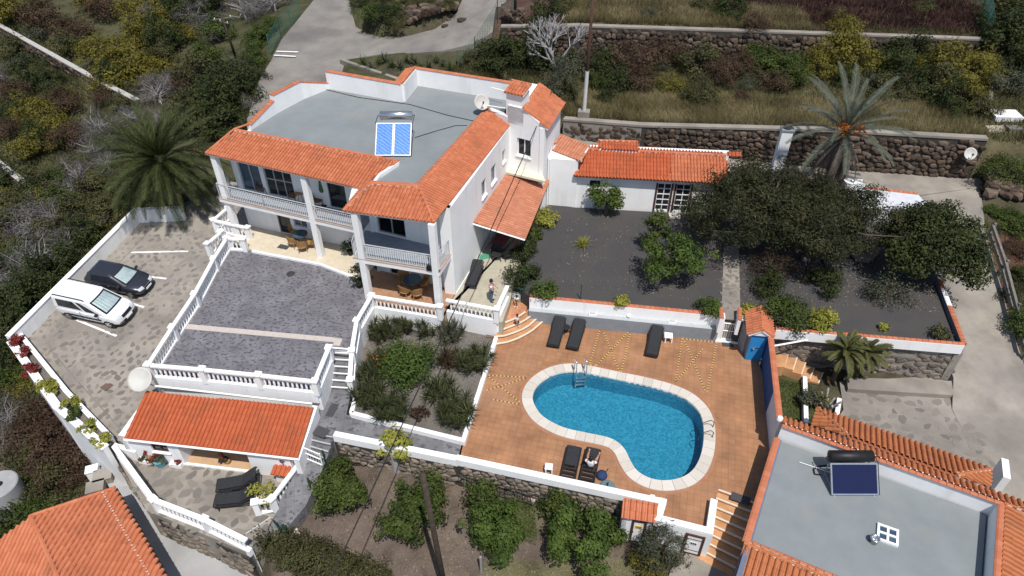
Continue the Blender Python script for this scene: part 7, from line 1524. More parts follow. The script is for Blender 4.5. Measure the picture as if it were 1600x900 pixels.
def trunk_mb(base, cc, r0, h, rng, nb=9, lean=(0, 0)):
    m_ = MB(); top = np.array([lean[0], lean[1], h]); pts = [(0,0,-.3)]+[(lean[0]*f+.06*math.sin(f*7)*r0*6, lean[1]*f+.05*math.cos(f*5)*r0*6, h*f) for f in (.3, .65, 1)]
    m_.tube(pts, [r0*1.35, r0, r0*.85, r0*.65], 8)
    for i in rng.choice(len(cc), min(nb, len(cc)), replace=False):
        c = cc[i]; mid = (top*.55+c*.45)+rng.normal(size=3)*.12*np.linalg.norm(c-top); st = np.array(pts[2 if rng.random() < .5 else 3]); m_.tube([tuple(st), tuple((st+mid)/2+np.array([0,0,.05])), tuple(mid), tuple(c)], [r0*.5, r0*.38, r0*.25, r0*.08], 5)
    return m_
def tree(name, label, px, rad, h, leafm, ncl, nleaf, clr, ls, cat='tree', group=None, base=None, trunk_r=.12, zmin=-.75, hollow=.5, seed=0, lw=.55, barkm=None, lean=(0, 0), lump=.35, nb=9, crown='crown'):
    b = Vector(base) if base is not None else PG(*px); rng = np.random.default_rng(seed+int(px[0])*7+int(px[1])); t = thing(name, label, cat, tuple(b), group)
    Cc, N_, tn, cc = crown_pts(rng, rad, ncl, nleaf, clr, hollow, zmin, lump); off = np.array([lean[0], lean[1], h]); Cc = Cc+off; cc = cc+off
    m_ = trunk_mb(b, cc, trunk_r, max(.15, h-rad[2]*.35), rng, nb, lean); link('trunk', m_.mesh('trunk', barkm or BARK, True), t)
    link(crown, leaf_mesh(crown, Cc, N_, ls, ls*lw, leafm, tn, rng, .15), t); return t
def blades(name, n, L_, W_, mt, rng, up=.5, droop=.9, segs=4, r0=.03):
    V = []; F = []; T = []
    for k in range(n):
        az = k*2.39996+rng.uniform(-.3, .3); e = math.radians(90)-(k/n)**.8*math.radians(95)*(1-up*.5)+rng.uniform(-.12, .12); d = np.array([math.cos(az)*math.cos(e), math.sin(az)*math.cos(e), math.sin(e)]); side = np.array([-math.sin(az), math.cos(az), 0]); p = d*r0; L = L_*rng.uniform(.7, 1.15); b0 = len(V); tt = rng.random()
        for s in range(segs+1):
            f = s/segs; w = W_*(1-f)**.7*(.55+.45*min(1, f*4+.3)); q = p; V += [tuple(q-side*w/2), tuple(q+side*w/2)]; d = d+np.array([0, 0, -droop/segs*(.4+f)]); d = d/np.linalg.norm(d); p = p+d*L/segs
        for s in range(segs): F.append((b0+2*s, b0+2*s+1, b0+2*s+3, b0+2*s+2)); T.append(tt)
    me = bpy.data.meshes.new(name); me.from_pydata(V, [], F); at = me.attributes.new('tint', 'FLOAT', 'FACE'); at.data.foreach_set('value', T); me.materials.append(mt); return me
def spiky(name, label, cat, pos, heads, L_, W_, mt, rng, spread=.45, hgt=.5, nb=26, group=None, droop=.8):
    t = thing(name, label, cat, tuple(pos), group); st = MB()
    mes = [blades('leaves', nb, L_, W_, mt, rng, droop=droop) for _ in range(3)]
    for k in range(heads):
        a = k*2.4; r_ = spread*math.sqrt(k/max(1, heads)) if heads > 1 else 0; p = Vector((math.cos(a)*r_, math.sin(a)*r_, hgt*rng.uniform(.5, 1.1)))
        st.tube([(p.x*.3, p.y*.3, -.1), tuple(p)], .05, 5, .035); o = link('leaf_rosette', mes[k % 3], t); o.location = p; o.rotation_euler = (rng.uniform(-.35, .35)-p.y*.5, rng.uniform(-.35, .35)+p.x*.5, rng.uniform(0, 6)); s_ = rng.uniform(.8, 1.15); o.scale = (s_,)*3
    link('stem', st.mesh('stem', BARK), t); return t
def frond_mesh(L_, mt, droop, rng, nleaf=38, ll=.55, keel=.5, name='frond'):
    V = []; F = []; T = []; e = .0; p = np.array([0., 0, 0]); d = np.array([1., 0, 0.0]); pts = []; ang = 0
    segs = nleaf
    for s in range(segs+1):
        f = s/segs; ang = -droop*f**1.6; d = np.array([math.cos(ang), 0, math.sin(ang)]); pts.append((p.copy(), d.copy(), f)); p = p+d*L_/segs
    for a in range(segs):
        (p0, d0, f0), (p1, d1, f1) = pts[a], pts[a+1]; w = .06*(1-f0*.8); b0 = len(V); up = np.array([-d0[2], 0, d0[0]])
        V += [tuple(p0+np.array([0, -w, 0])), tuple(p0+np.array([0, w, 0])), tuple(p1+np.array([0, w*.95, 0])), tuple(p1+np.array([0, -w*.95, 0]))]; F.append((b0, b0+1, b0+2, b0+3)); T.append(.95)
        if f0 < .10: continue
        l = ll*math.sin(min(1, .18+f0*1.25)*math.pi*.62)*(1 if f0 < .75 else (1-f0)/.25*.6+.4)
        for s_ in (-1, 1):
            sw = .95+.5*f0; q = d0*sw+np.array([0, s_*1.0, 0])+up*keel*rng.uniform(.5, 1.1); q = q/np.linalg.norm(q); q2 = q+np.array([0, 0, -.45]); q2 /= np.linalg.norm(q2); b0 = len(V); wl_ = .075
            m1 = p0+q*l*.55; t1 = m1+q2*l*.5
            V += [tuple(p0-d0*wl_/2), tuple(p0+d0*wl_/2), tuple(m1+d0*wl_*.6), tuple(m1-d0*wl_*.4), tuple(t1)]; F += [(b0, b0+1, b0+2, b0+3), (b0+3, b0+2, b0+4)]; tt = .15+.6*rng.random(); T += [tt, tt]
    me = bpy.data.meshes.new(name); me.from_pydata(V, [], F); at = me.attributes.new('tint', 'FLOAT', 'FACE'); at.data.foreach_set('value', T); me.materials.append(mt); return me
def palm(label, base, top, r0, r1, nfr, L_, mt, rng, dead=0, up=1.2, low=-.75, ll=.55, droop=.9):
    t = thing('palm_tree', label, 'palm', tuple(base)); b = Vector(base); tp = Vector(top)-b; m_ = MB(); n_ = max(6, int(tp.length/.22)); pts = []; rr = []
    for k in range(n_+1):
        f = k/n_; pts.append(tp*f); rr.append(r0+(r1-r0)*f+(.03 if k % 2 else 0))
    m_.tube(pts, rr, 12); link('trunk', m_.mesh('trunk', PALMB), t); ms = [frond_mesh(L_, mt, droop*k, rng, ll=ll) for k in (.75, 1.0, 1.25)]
    for k in range(nfr):
        f = k/nfr; el = up+(low-up)*f**.85+rng.uniform(-.1, .1); az = k*2.39996; o = link('frond', ms[min(2, int(f*3))], t); o.location = tp+Vector((0,0,.1-.25*f)); o.rotation_euler = (rng.uniform(-.25, .25), -el, az); s_ = rng.uniform(.85, 1.1)*(.75 if f < .12 else 1); o.scale = (s_, s_, s_)
    if dead:
        md = [frond_mesh(L_*.8, L_DEAD, .8, rng, 30, ll*.75, .1, 'dead_frond') for _ in range(2)]
        for k in range(dead): o = link('dead_frond', md[k % 2], t); o.location = tp+Vector((0,0,-.2-.5*rng.random())); o.rotation_euler = (rng.uniform(-.5, .5), 1.0+rng.uniform(-.25, .35), k*2.39996); o.scale = (rng.uniform(.7, 1),)*3
    return t
# palms
bz = natural(np.array([-23.9]), np.array([43.2]))[0]; cpos = P(250,250,3.6)
palm('big dark green date palm with dense round crown left of the villa', (cpos.x, cpos.y, natural(np.array([cpos.x]), np.array([cpos.y]))[0]), cpos, .5, .42, 104, 4.5, L_PALM, rg, ll=.62, up=1.35, low=-.62, droop=.85)
pb_ = P(1312,312,.4); tz = zat(1322,205,pb_.y-.5); p2 = palm('tall grey green palm with hanging dead fronds near the stone wall', pb_, (P(1322,205,tz).x, P(1322,205,tz).y, tz), .26, .24, 34, 4.3, L_PALMG, rg, dead=52, up=1.45, low=.05, ll=.5, droop=.8)
m_ = MB(); 
fl_ = leaf_mesh('flower_cluster', np.concatenate([rg.normal(size=(250,3))*[.25,.25,.22]+[.55,-.5,.35], rg.normal(size=(200,3))*[.2,.2,.2]+[-.5,-.45,.4]]), unit(rg.normal(size=(450,3))), .16, .06, L_ORNG, rg.random(450), rg); o = link('flower_cluster', fl_, p2); o['kind'] = 'stuff'; o.location = Vector((P(1322,205,tz).x, P(1322,205,tz).y, tz))-Vector(pb_)
for (px, h_, Ls, lab) in (((1300,596),2.3,1.35,'young palm with upright leaves in front of the mortared stone wall'),((1335,590),1.9,1.2,'second young palm to the right of the first by the stone wall')):
    b = PG(*px) if px[0] < 1310 else P(*px, -2.0); palm(lab, b, b+Vector((.05,0,h_)), .11, .09, 24, Ls, L_PALMO, rg, up=1.45, low=-.4, ll=.36, droop=1.1)
# garden trees
FT = [('dark feathery tree with a wide loose crown over the flagstone path', (1165,385), (4.3,3.8,1.8), 2.9, 230, 34000, .66), ('dark feathery tree spreading right of the path below the tall palm', (1270,398), (4.4,3.7,1.7), 2.7, 240, 36000, .66)]
for i, (lab, px, rad, h, nc, nl, cl) in enumerate(FT): tree('feathery_tree', lab, px, rad, h, L_FEATH, nc, nl, cl, .18, base=P(*px, .4)-Vector((0,.0,0)), trunk_r=.22, zmin=-.45, seed=31+i, lw=.35, nb=34, hollow=.35, lump=.7)
tree('brushwood_shrub', 'bare reddish twiggy shrub under the dark feathery trees', (1200,425), (1.5,1.2,.9), .9, L_BROWN, 40, 2600, .4, .16, 'shrub', base=P(1200,430,.4), lw=.12, nb=20)
tree('dense_tree', 'large dense dark green tree beside the driveway wall', (1442,440), (2.6,2.6,2.1), 2.4, L_DARK, 170, 28000, .7, .17, base=P(1432,432,.4), trunk_r=.2, zmin=-.6, seed=5)
tree('lemon_tree', 'loose green fruit tree standing alone in the dark gravel', (1048,440), (1.9,1.6,1.25), 1.9, L_BRIGHT, 46, 4200, .46, .17, base=P(1048,438,.4), seed=2, hollow=.4, lump=.6)
tree('lemon_tree', 'slim green sapling behind the lone fruit tree in the gravel', (1022,385), (.75,.7,1.0), 1.7, L_MID, 22, 1300, .34, .17, base=P(1022,392,.4), seed=3)
tree('round_tree', 'small round bright green tree in front of the outbuilding wall', (947,335), (.95,.85,.85), 1.3, L_BRIGHT, 34, 3200, .38, .15, base=P(946,336,.4), seed=4)
def bush(label, px, r, mt, z=None, n=1500, ls=.13, name='bush', cat='bush', flat=.75, group=None, ncl=30, seed=0, lw=.55):
    b = P(*px, z) if z is not None else PG(*px); return tree(name, label, px, (r, r*.92, r*flat), r*flat*.75, mt, ncl, n, r*.42, ls, cat, group, b, .03+.03*r, -.45, .45, seed, lw, None, (0, 0), .3, 6, 'foliage')
for a in [('clipped dark green bush at the end of the lean-to', (812,440), .95, L_DARK, .2, 2400), ('dark green bush beside the red lean-to post', (822,402), .75, L_DARK, .3, 1700), ('green bush beside the upper lean-to edge', (833,372), .55, L_MID, .4, 1200), ('yellow flowering bush at the corner of villa and outbuilding', (851,350), .75, L_YFL, .4, 1700),
          ('yellow green grassy bush behind the orange cap at left', (850,462), .72, L_BRIGHT, .4, 1400), ('small yellow green plant behind the orange cap in the middle', (972,476), .45, L_YFL, .4, 800), ('low green bush behind the orange cap near the gate', (1105,486), .65, L_BRIGHT, .4, 1300), ('round clipped green bush beside the gatehouse', (1229,505), 1.15, L_MID, .4, 3600),
          ('yellow green bush between gate pier and gatehouse roof', (1170,492), .5, L_YFL, .4, 900), ('variegated pale bush behind the white parapet', (1285,513), .85, L_YFL, .4, 1900), ('dark bush at the foot of the feathery trees', (1285,452), 1.0, L_DARK, .4, 2300), ('dark green bush below the left feathery tree', (1195,455), .95, L_DARK, .4, 2000), ('thin grey green shrub alone in the right part of the gravel', (1385,468), 1.1, L_SAGE, .4, 1500),
          ('small olive tuft beside the garden corner wall', (1467,528), .5, L_OLIVE, .4, 500), ('tiny yellowish tuft behind the white parapet', (1380,515), .28, L_YFL, .4, 300), ('grey green round bush in the small lawn behind the navy wall', (1266,634), .7, L_SAGE, -1.9, 1200), ('bright green bush at the right edge by the timber fence', (1596,520), 1.1, L_BRIGHT, -.9, 2200), ('green bush in front of the block ruin', (1560,285), 1.6, L_MID, .8, 4200)]: bush(*a[:4], a[4], a[5])
b = P(911,384,.4); spiky('grass_tuft', 'lone yellow green strap leaved plant in the dark gravel', 'plant', b, 5, .62, .05, L_YFL, rg, .22, .12, 18)
# raised bed plants
BED = [((597,528),'spiky dark shrub at the back left of the raised bed',9,.62),((633,518),'spiky dark shrub in the back row, second from the left',7,.55),((668,522),'spiky dark shrub in the back row under the porch balustrade',5,.5),((705,530),'pale spiky plant in the back row of the bed',6,.62),((739,572),'largest spiky dark shrub at the right border of the bed',13,.78),((702,572),'small brownish spiky plant left of the largest shrub',4,.45),((688,618),'spiky dark shrub in the middle of the bed',8,.6),((712,655),'broad spiky shrub in the right front corner of the bed',14,.75),((584,592),'spiky shrub at the left edge beside the stairs',9,.6),((578,628),'broad spiky shrub in the left front corner of the bed',10,.62),((612,648),'spiky shrub at the front border of the bed',12,.68),((597,572),'spiky shrub with orange flowers behind the stairs balustrade',6,.5)]
for px, lab, hd_, sp2 in BED: spiky('spiky_shrub', lab, 'shrub', P(*px, -1.1), int(hd_*1.8), .60, .066, L_BROWN if 'brown' in lab else (L_SAGE if 'pale' in lab else L_SPIKE), rg, sp2*1.3, .62, 28)
bush('large round bright green bush in the middle of the raised bed', (640,585), 1.45, L_BRIGHT, -1.1, 5200, .14, ncl=60); bush('small brown dry shrub in the raised bed', (655,652), .42, L_BROWN, -1.1, 500)
o = link('flower_cluster', leaf_mesh('flower_cluster', rg.normal(size=(90,3))*[.35,.3,.12]+[0,0,.75], unit(rg.normal(size=(90,3))), .14, .07, L_ORNG, rg.random(90), rg)); o.location = P(588,572,-1.1); fp = [q for q in C.objects if q.get('label', '').startswith('spiky shrub with orange')][0]; o.parent = fp; o.location = Vector((0,0,0)); o['kind'] = 'stuff'
# bottom garden citrus, vine, hedge
for k, a in enumerate([('citrus tree nearest the small white gate', (536,790), (1.35,1.2,1.2), 1.35, 5200), ('citrus tree with a sprawling crown left of the dark pole', (640,828), (1.35,1.25,1.15), 1.3, 5600), ('small citrus tree just behind the dark pole', (676,790), (.75,.7,.9), 1.2, 2200), ('citrus tree right of the dark pole', (772,850), (1.55,1.35,1.25), 1.4, 6500), ('largest citrus tree in front of the pump house', (906,865), (1.7,1.6,1.45), 1.55, 8500), ('slender citrus shoot above the left citrus row', (750,800), (.7,.65,.9), 1.2, 1800), ('leafy shoot behind the largest citrus tree', (873,808), (.95,.6,.8), 1.0, 2400)]):
    tree('citrus_tree', a[0], a[1], tuple(.9*q for q in a[2]), a[3], L_BRIGHT if k in (3, 4) else L_MID, 46, a[4], .40, .15, group='citrus trees in the bottom garden', base=PN(*a[1]), trunk_r=.08, seed=40+k, lump=.5)
tree('grey_shrub', 'dark grey green feathery shrub beside the store door', (1035,870), (1.25,1.0,.9), .95, L_SAGE, 50, 5200, .42, .15, 'shrub', base=PN(1033,868), lw=.22, seed=50)
bush('yellow green low bush at the bottom edge below the pump house', (1010,893), .8, L_YELL, None, 1500)
b = PN(620,735); t = thing('vine_stump', 'yellowing vine on a pale trunk in front of the walkway wall', 'tree', tuple(b)); link('trunk', MB().tube([(0,0,-.2),(0,0,.8),(-.05,0,1.4)], .22, 9, .16).mesh('trunk', DEADW), t); Cc, N_, tn, cc = crown_pts(rg, (.8,.55,.8), 22, 700, .34); link('foliage', leaf_mesh('foliage', Cc+np.array([0,.1,1.9]), N_, .2, .13, L_YFL, tn, rg), t)
hp = [PN(*q) for q in ((400,845),(470,880),(560,915))]; ht = thing('hedge', 'long low brownish green hedge along the bottom edge', 'hedge', tuple(hp[0])); cc = []
Cs = []; Ns = []; Ts = []
for k in range(13):
    f = k/12*1.15; p = Vector(hp[0]).lerp(Vector(hp[2]), f)-Vector(hp[0]); Cc, N_, tn, _ = crown_pts(rg, (.95,.95,.75), 26, 1300, .34, zmin=-.5); Cs.append(Cc+np.array([p.x, p.y, p.z+.7])); Ns.append(N_); Ts.append(tn)
link('foliage', leaf_mesh('foliage', np.concatenate(Cs), np.concatenate(Ns), .12, .06, L_OLIVE, np.concatenate(Ts), rg), ht)
link('stems', MB().tube([(0,0,0), tuple(Vector(hp[2])-Vector(hp[0]))], .08, 6).mesh('stems', BARK), ht)
for k, (px, lab) in enumerate((((822,768),'yellow green strap plant under the left of the iron railing'),((795,765),'strap leaved plant at the left foot of the rubble wall'),((866,785),'strap leaved plant at the foot of the rubble wall near the citrus'),((942,800),'strap leaved plant left of the pump house'),((905,790),'low strap plant between citrus tree and rubble wall'))): spiky('strap_plant', lab, 'plant', PN(*px), 6, .55, .06, L_YELL, rg, .4, .1, 14)
# cactus bed behind the navy wall
b = P(1288,640,-1.9); t = thing('candelabra_plant', 'pale branching succulent stems in the bed behind the navy wall', 'plant', tuple(b)); m_ = MB(); r_ = random.Random(4)
for k in range(12): a = r_.uniform(0, 6.28); l = r_.uniform(.6, 1.3); d = Vector((math.cos(a)*.5, math.sin(a)*.5, .8)); m_.tube([(0,0,0), tuple(d*l*.5+Vector((0,0,-.05))), tuple(d*l)], .055, 6)
link('stems', m_.mesh('stems', DEADW), t); o = link('leaf_rosette', blades('leaves', 40, .6, .06, L_YELL, rg), t); o.location = (-.2,.2,.5)
# planter plants, pots
PLP = [((28,535),L_RED,'dark red plants at the far end of the planter'),((40,555),L_RED,'red flowers second from the far end of the planter'),((53,580),L_RED,'brightest red flowers in the planter'),((75,605),L_YFL,'yellow green plants below the red flowers'),((86,612),L_YFL,'small yellow green clump after the red flowers'),((112,636),L_YFL,'yellow green plants in the middle of the planter'),((116,652),L_MID,'green clump beside the gap in the planter'),((140,672),L_YFL,'yellow green plants near the lower end of the planter'),((160,692),L_YFL,'last yellow green clump at the lower end of the planter')]
for px, mt_, lab in PLP: z = PS(*px).z+.42; bush(lab, px, .42, mt_, z, 520, .13, 'planter_plant', 'plant', .7, ncl=12)
def pot(px, z, r, h, mt, label, leaf=None, lr=.4):
    a = P(*px, z); t = thing('potted_plant', label, 'potted plant', tuple(a)); MB().lathe([(r*.7,0),(r,h),(r*1.08,h),(r*1.08,h+.04),(r*.9,h+.04)], tuple(a), 14).build('pot', mt, t)
    if leaf: Cc, N_, tn, _ = crown_pts(rg, (lr,lr,lr*.8), 12, 420, lr*.45); o = link('foliage', leaf_mesh('foliage', Cc+np.array([0,0,h+lr*.6]), N_, .14, .08, leaf, tn, rg), t)
pot((244,721), -2.9, .26, .40, WICKER, 'reddish leafed pot plant by the barbecue house wall', L_RED, .36); pot((253,727), -2.9, .28, .42, mat('turquoise_pot', [(.09,.26,.32),(.14,.34,.40)], .5, 4), 'turquoise pot beside the reddish plant', L_SAGE, .22); pot((563,446), .05, .24, .4, BROWNT, 'dark leafed pot plant at the corner of the brown porch', L_DARK, .62); pot((352,724), -2.8, .14, .2, STEEL, 'small pot at the barbecue porch post', L_BROWN, .16)
pot((413,782), -2.9, .35, .35, MORTAR, 'yellow green plant in the patio corner box', L_YFL, .62); pot((548,398), .12, .2, .3, BLACKP, 'dark pot plant at the right end of the cream porch', L_DARK, .5)
for k, (x, y) in enumerate(((229,722),(277,728))):
    a = P(x, y, -2.9); t = thing('plant_trough', ('left', 'right')[k]+' low white trough with plants against the barbecue house', 'planter', tuple(a)); MB().box(a+Vector((0,0,.12)), (.62,.26,.24), R(-8)).build('trough', WHITEP, t); Cc, N_, tn, _ = crown_pts(rg, (.3,.12,.12), 10, 260, .1); link('foliage', leaf_mesh('foliage', Cc+np.array([0,0,.28]), N_, .1, .06, (L_OLIVE, L_RED)[k], tn, rg), t)
# dead pale tree behind the villa
def dead_tree(label, b, H, seed, r0=.16):
    t = thing('dead_tree', label, 'tree', tuple(b)); r_ = random.Random(seed); m_ = MB()
    def br(p, d, L_, r, n):
        q = p+d*L_; m_.tube([p, p.lerp(q, .5)+Vector((r_.uniform(-1,1), r_.uniform(-1,1), 0))*L_*.07, q], r, 5, r*.65, caps=False)
        if n == 0: return
        for k in range(r_.choice((2, 3, 3))): nd = (d+Vector((r_.uniform(-.8,.8), r_.uniform(-.8,.8), r_.uniform(-.15,.55)))).normalized(); br(q, nd, L_*r_.uniform(.6, .85), r*.6, n-1)
    for k in range(5): br(Vector((0,0,-.1)), Vector((r_.uniform(-.6,.6), r_.uniform(-.5,.5), 1)).normalized(), H*.30, r0, 4)
    link('branches', m_.mesh('branches', DEADW, True), t)
dead_tree('leafless pale grey tree beside the brown utility pole', PN(868,112), 5.6, 3)
# scrub: prototypes copied over the slopes
def proto(name, mt, n, ls, lw, ncl, seed, cat='shrub', flat=.8, zmin=-.35, hollow=.4, twig=12, barkm=None):
    rng = np.random.default_rng(seed); t = thing(name, '', cat, (0,0,0)); Cc, N_, tn, cc = crown_pts(rng, (1,1,flat), ncl, n, .36, hollow, zmin, .5); h = .55*flat
    link('stems', trunk_mb(None, cc+np.array([0,0,h]), .06, .35, rng, twig).mesh('stems', barkm or BARK), t); link('foliage', leaf_mesh('foliage', Cc+np.array([0,0,h]), N_, ls, ls*lw, mt, tn, rng), t); return t
PRO = dict(y=[proto('yellow_shrub', L_YELL, 3000, .11, .5, 44, 61), proto('yellow_shrub', L_YELL, 2600, .11, .5, 34, 62, flat=.95)], b=[proto('brown_shrub', L_BROWN, 2600, .11, .4, 40, 63)], o=[proto('olive_shrub', L_OLIVE, 2800, .11, .5, 40, 64), proto('olive_shrub', L_OLIVE, 2300, .12, .5, 30, 65, flat=1)], g=[proto('grey_twig_shrub', L_GREY, 2600, .17, .06, 44, 66, barkm=DEADW, twig=34), proto('grey_twig_shrub', L_GREY, 2200, .19, .06, 34, 67, barkm=DEADW, twig=40)],
           d=[proto('dark_shrub', L_DARK, 3000, .12, .5, 40, 68), proto('dark_shrub', L_DARK, 2500, .12, .5, 34, 69, flat=1.05)], m=[proto('green_shrub', L_MID, 2600, .12, .5, 40, 70)], s=[proto('sage_shrub', L_SAGE, 2500, .11, .4, 40, 71)])
DESC = dict(y='yellow flowering shrub', b='reddish brown dry shrub', o='olive green shrub', g='bare grey twiggy shrub', d='dark green shrub', m='fresh green shrub', s='grey green shrub'); used = {}
MARK = [((75,95),'the long pale scrub wall'),((215,172),'the broken end of the pale scrub wall'),((252,268),'the big date palm'),((358,55),'the old crossarm pole'),((440,55),'the green wire fence'),((45,305),'the lower pale scrub wall'),((150,420),'the car park wall'),((60,520),'the far corner of the planter'),((110,660),'the lower planter'),((10,755),'the round water tank'),((160,745),'the grey meter boxes'),((5,5),'the top left corner'),((10,420),'the left edge'),((300,5),'the top edge'),((868,70),'the pale leafless tree'),((912,150),'the brown utility pole'),((1000,60),'the upper stone wall'),((1320,150),'the grey green palm'),((1560,200),'the block ruin'),((1200,70),'the middle of the upper wall'),((1500,75),'the end of the upper wall'),((780,70),'the road fence'),((1400,60),'the right part of the upper wall'),((660,30),'the boulder heap'),((560,40),'the road edge'),((1570,430),'the timber fence'),((1150,20),'the dry grass strip'),((390,130),'the road behind the villa'),((310,230),'the villa corner'),((1590,30),'the top right corner')]
def where(kind, px, r, place_):
    m = min(MARK, key=lambda q: (q[0][0]-px[0])**2+((q[0][1]-px[1])*1.3)**2); dx, dy = px[0]-m[0][0], px[1]-m[0][1]; dist = math.hypot(dx, dy)
    side = ('right of' if dx > 0 else 'left of') if abs(dx) > abs(dy) else ('in front of' if dy > 0 else 'behind'); far = 'close to' if dist < 14 else ('just ' if dist < 45 else 'well ')+side
    sz = 'very large ' if r > 2.15 else 'large ' if r > 1.75 else 'mid sized ' if r > 1.25 else 'small ' if r > .9 else 'tiny '
    t_ = f'{sz}{DESC[kind]} {far} {m[1]}'; return t_ if len(t_.split()) < 17 else f'{DESC[kind]} {far} {m[1]}'
def shrub(kind, px, r, place_, sq=1.0, rot=None):
    L_ = PRO[kind]; k = rg.integers(len(L_)); src = L_[k]; b = PN(*px); lab = where(kind, px, r, place_); grp = f'{DESC[kind]}s {place_}'; rz = rg.uniform(0, 6.28) if rot is None else rot; sc = (r*rg.uniform(.9, 1.15), r*rg.uniform(.9, 1.1), r*sq*rg.uniform(.85, 1.15))
    if not used.get((kind, k)): used[(kind, k)] = 1; c = src; c.location = b; c.rotation_euler = (0,0,rz); c.scale = sc; c['label'] = lab; c['group'] = grp
    else: c = dup(src, tuple(b), rz, sc, lab, grp)
    REG.setdefault(lab, []).append((px[0], c)); return c
REG = {}
LEFT = 'growing on the wild slope left of the villa'
for kind, px, r in [('y',(25,35),2.6),('b',(75,45),2.6),('b',(120,60),2.3),('y',(150,15),2),('b',(160,30),2.2),('y',(225,25),2.4),('y',(255,50),2.2),('y',(230,75),2.4),('y',(165,95),2.3),('y',(205,115),2.6),('y',(240,120),2.0),('y',(180,140),2.0),('d',(265,85),2.2),('b',(170,160),1.4),('o',(110,90),2),('o',(30,90),2),('d',(60,140),2.2),('b',(30,160),1.8),('b',(110,175),1.8),('y',(60,190),1.9),('y',(85,215),2.1),('y',(60,240),1.8),('b',(110,230),1.8),('b',(15,215),1.6),('d',(80,140),1.8),
    ('g',(250,160),2.2),('g',(275,145),1.8),('g',(160,215),1.9),('g',(150,240),1.7),('g',(310,40),2.2),('g',(340,60),2),('s',(265,75),1.6),('d',(285,15),2.2),('d',(300,30),2),('d',(330,20),2),('m',(345,65),1.8),('m',(330,105),1.7),('o',(310,130),1.9),('b',(295,140),1.5),('d',(350,150),2.2),('d',(380,160),2.0),('d',(340,190),2.2),('d',(365,205),2.0),('o',(300,185),1.9),('o',(320,215),1.8),('g',(385,30),2.4),('g',(405,20),2.4),('g',(430,18),2.2),('d',(420,5),2.3),('m',(400,80),1.3),('m',(412,65),1.3),('m',(398,100),1.2),('d',(395,125),1.3),('m',(425,50),1.1),('g',(390,170),1.0),
    ('g',(55,370),2.1),('g',(90,355),1.9),('o',(120,340),1.8),('m',(105,330),1.5),('g',(70,420),1.9),('g',(40,440),2),('d',(100,420),1.8),('d',(60,480),1.8),('d',(25,500),1.9),('d',(130,380),1.5),('s',(150,360),1.5),('o',(165,345),1.4),('y',(15,330),1.4),('o',(30,370),1.9),('d',(10,440),2),('m',(40,410),1.5),('y',(160,350),1.0),('g',(110,390),1.6),('o',(15,540),1.6),('g',(20,465),1.6),('d',(80,450),1.5),('s',(45,345),1.8),('o',(190,325),1.3),('d',(25,300),1.8),('o',(70,310),1.8),('m',(95,300),1.4),('g',(130,290),1.8),('g',(115,310),1.6),('o',(150,310),1.5)]: shrub(kind, px, r, LEFT)
for k in range(95):
    x, y = rg.uniform(0, 330), rg.uniform(0, 470)
    if y > 330 and x > 190-(y-330)*1.1: continue
    if 150 < x < 330 and 190 < y < 340: continue
    shrub(str(rg.choice(list('ooooyddgsmmsb'))), (x, y), rg.uniform(.6, 1.5), LEFT)
for kind, px, r in [('g',(205,195),1.4),('s',(180,230),1.3),('g',(170,265),1.4),('o',(200,300),1.3),('d',(300,205),1.2),('o',(325,250),1.2),('m',(335,300),.8),('y',(335,318),.7),('g',(250,195),1.2),('d',(275,200),1.0),('o',(190,175),1.2),('d',(240,310),1.2),('d',(270,320),1.0),('d',(215,318),1.1)]: shrub(kind, px, r, LEFT)
LOWL = 'on the bank below the white planter'
for kind, px, r in [('m',(20,610),1.4),('y',(45,620),1.2),('d',(15,580),1.3),('s',(55,640),1.0),('g',(20,660),1.2),('b',(85,670),1.7),('b',(105,700),1.7),('b',(70,700),1.6),('b',(120,720),1.4),('b',(90,735),1.6),('o',(60,735),1.4),('m',(55,790),1.3),('m',(40,810),1.3),('o',(90,770),1.2),('d',(15,830),1.2),('d',(30,790),1.0),('m',(70,800),1.0),('s',(20,630),.9),('b',(130,745),1.0),('g',(30,690),.9),('g',(10,690),.9),('s',(70,650),.8),('o',(5,640),1.0),('m',(75,770),.9)]: shrub(kind, px, r, LOWL)
BACK = 'behind the villa below the upper stone wall'
for kind, px, r in [('b',(985,115),2.0),('b',(1030,105),1.7),('d',(940,120),1.6),('d',(960,145),1.3),('b',(1000,140),1.4),('s',(890,120),1.7),('s',(880,145),1.3),('m',(935,140),.9),('d',(830,110),1.9),('d',(790,100),1.9),('d',(760,105),1.6),('m',(805,90),1.4),('o',(740,108),1.1),('o',(1090,115),1.6),('b',(1120,130),1.5),('b',(1150,120),1.5),('m',(1195,110),1.5),('m',(1225,120),1.5),('m',(1175,95),1.1),('m',(1240,135),1.2),('y',(1300,105),2.0),('y',(1330,115),1.7),('y',(1310,80),1.3),('y',(1275,120),1.3),('d',(1400,130),1.9),('d',(1420,105),1.6),('d',(1390,95),1.4),('o',(1370,150),1.2),('y',(1480,120),2.0),('y',(1510,135),1.8),('o',(1470,155),1.7),('y',(1500,165),1.6),('d',(1480,175),1.2),('y',(1450,115),1.3),('y',(1530,120),1.6),('d',(1440,150),1.4),('o',(1530,180),1.2),('d',(850,85),1.5),('s',(1350,140),1.2)]: shrub(kind, px, r, BACK)
for k in range(46):
    x, y = rg.uniform(880, 1520), rg.uniform(90, 165)
    if y < 95+(x-880)*.02: continue
    shrub(str(rg.choice(list('oobbdsyo'))), (x, y), rg.uniform(.5, 1.2), BACK)
UP = 'in the reddish field above the upper wall'
for kind, px, r in [('d',(1140,28),1.5),('b',(1180,45),1.2),('o',(1090,20),1.0),('o',(880,20),1.2),('b',(1300,30),.9),('s',(1010,28),.9),('o',(1440,20),1.0)]: shrub(kind, px, r, UP)
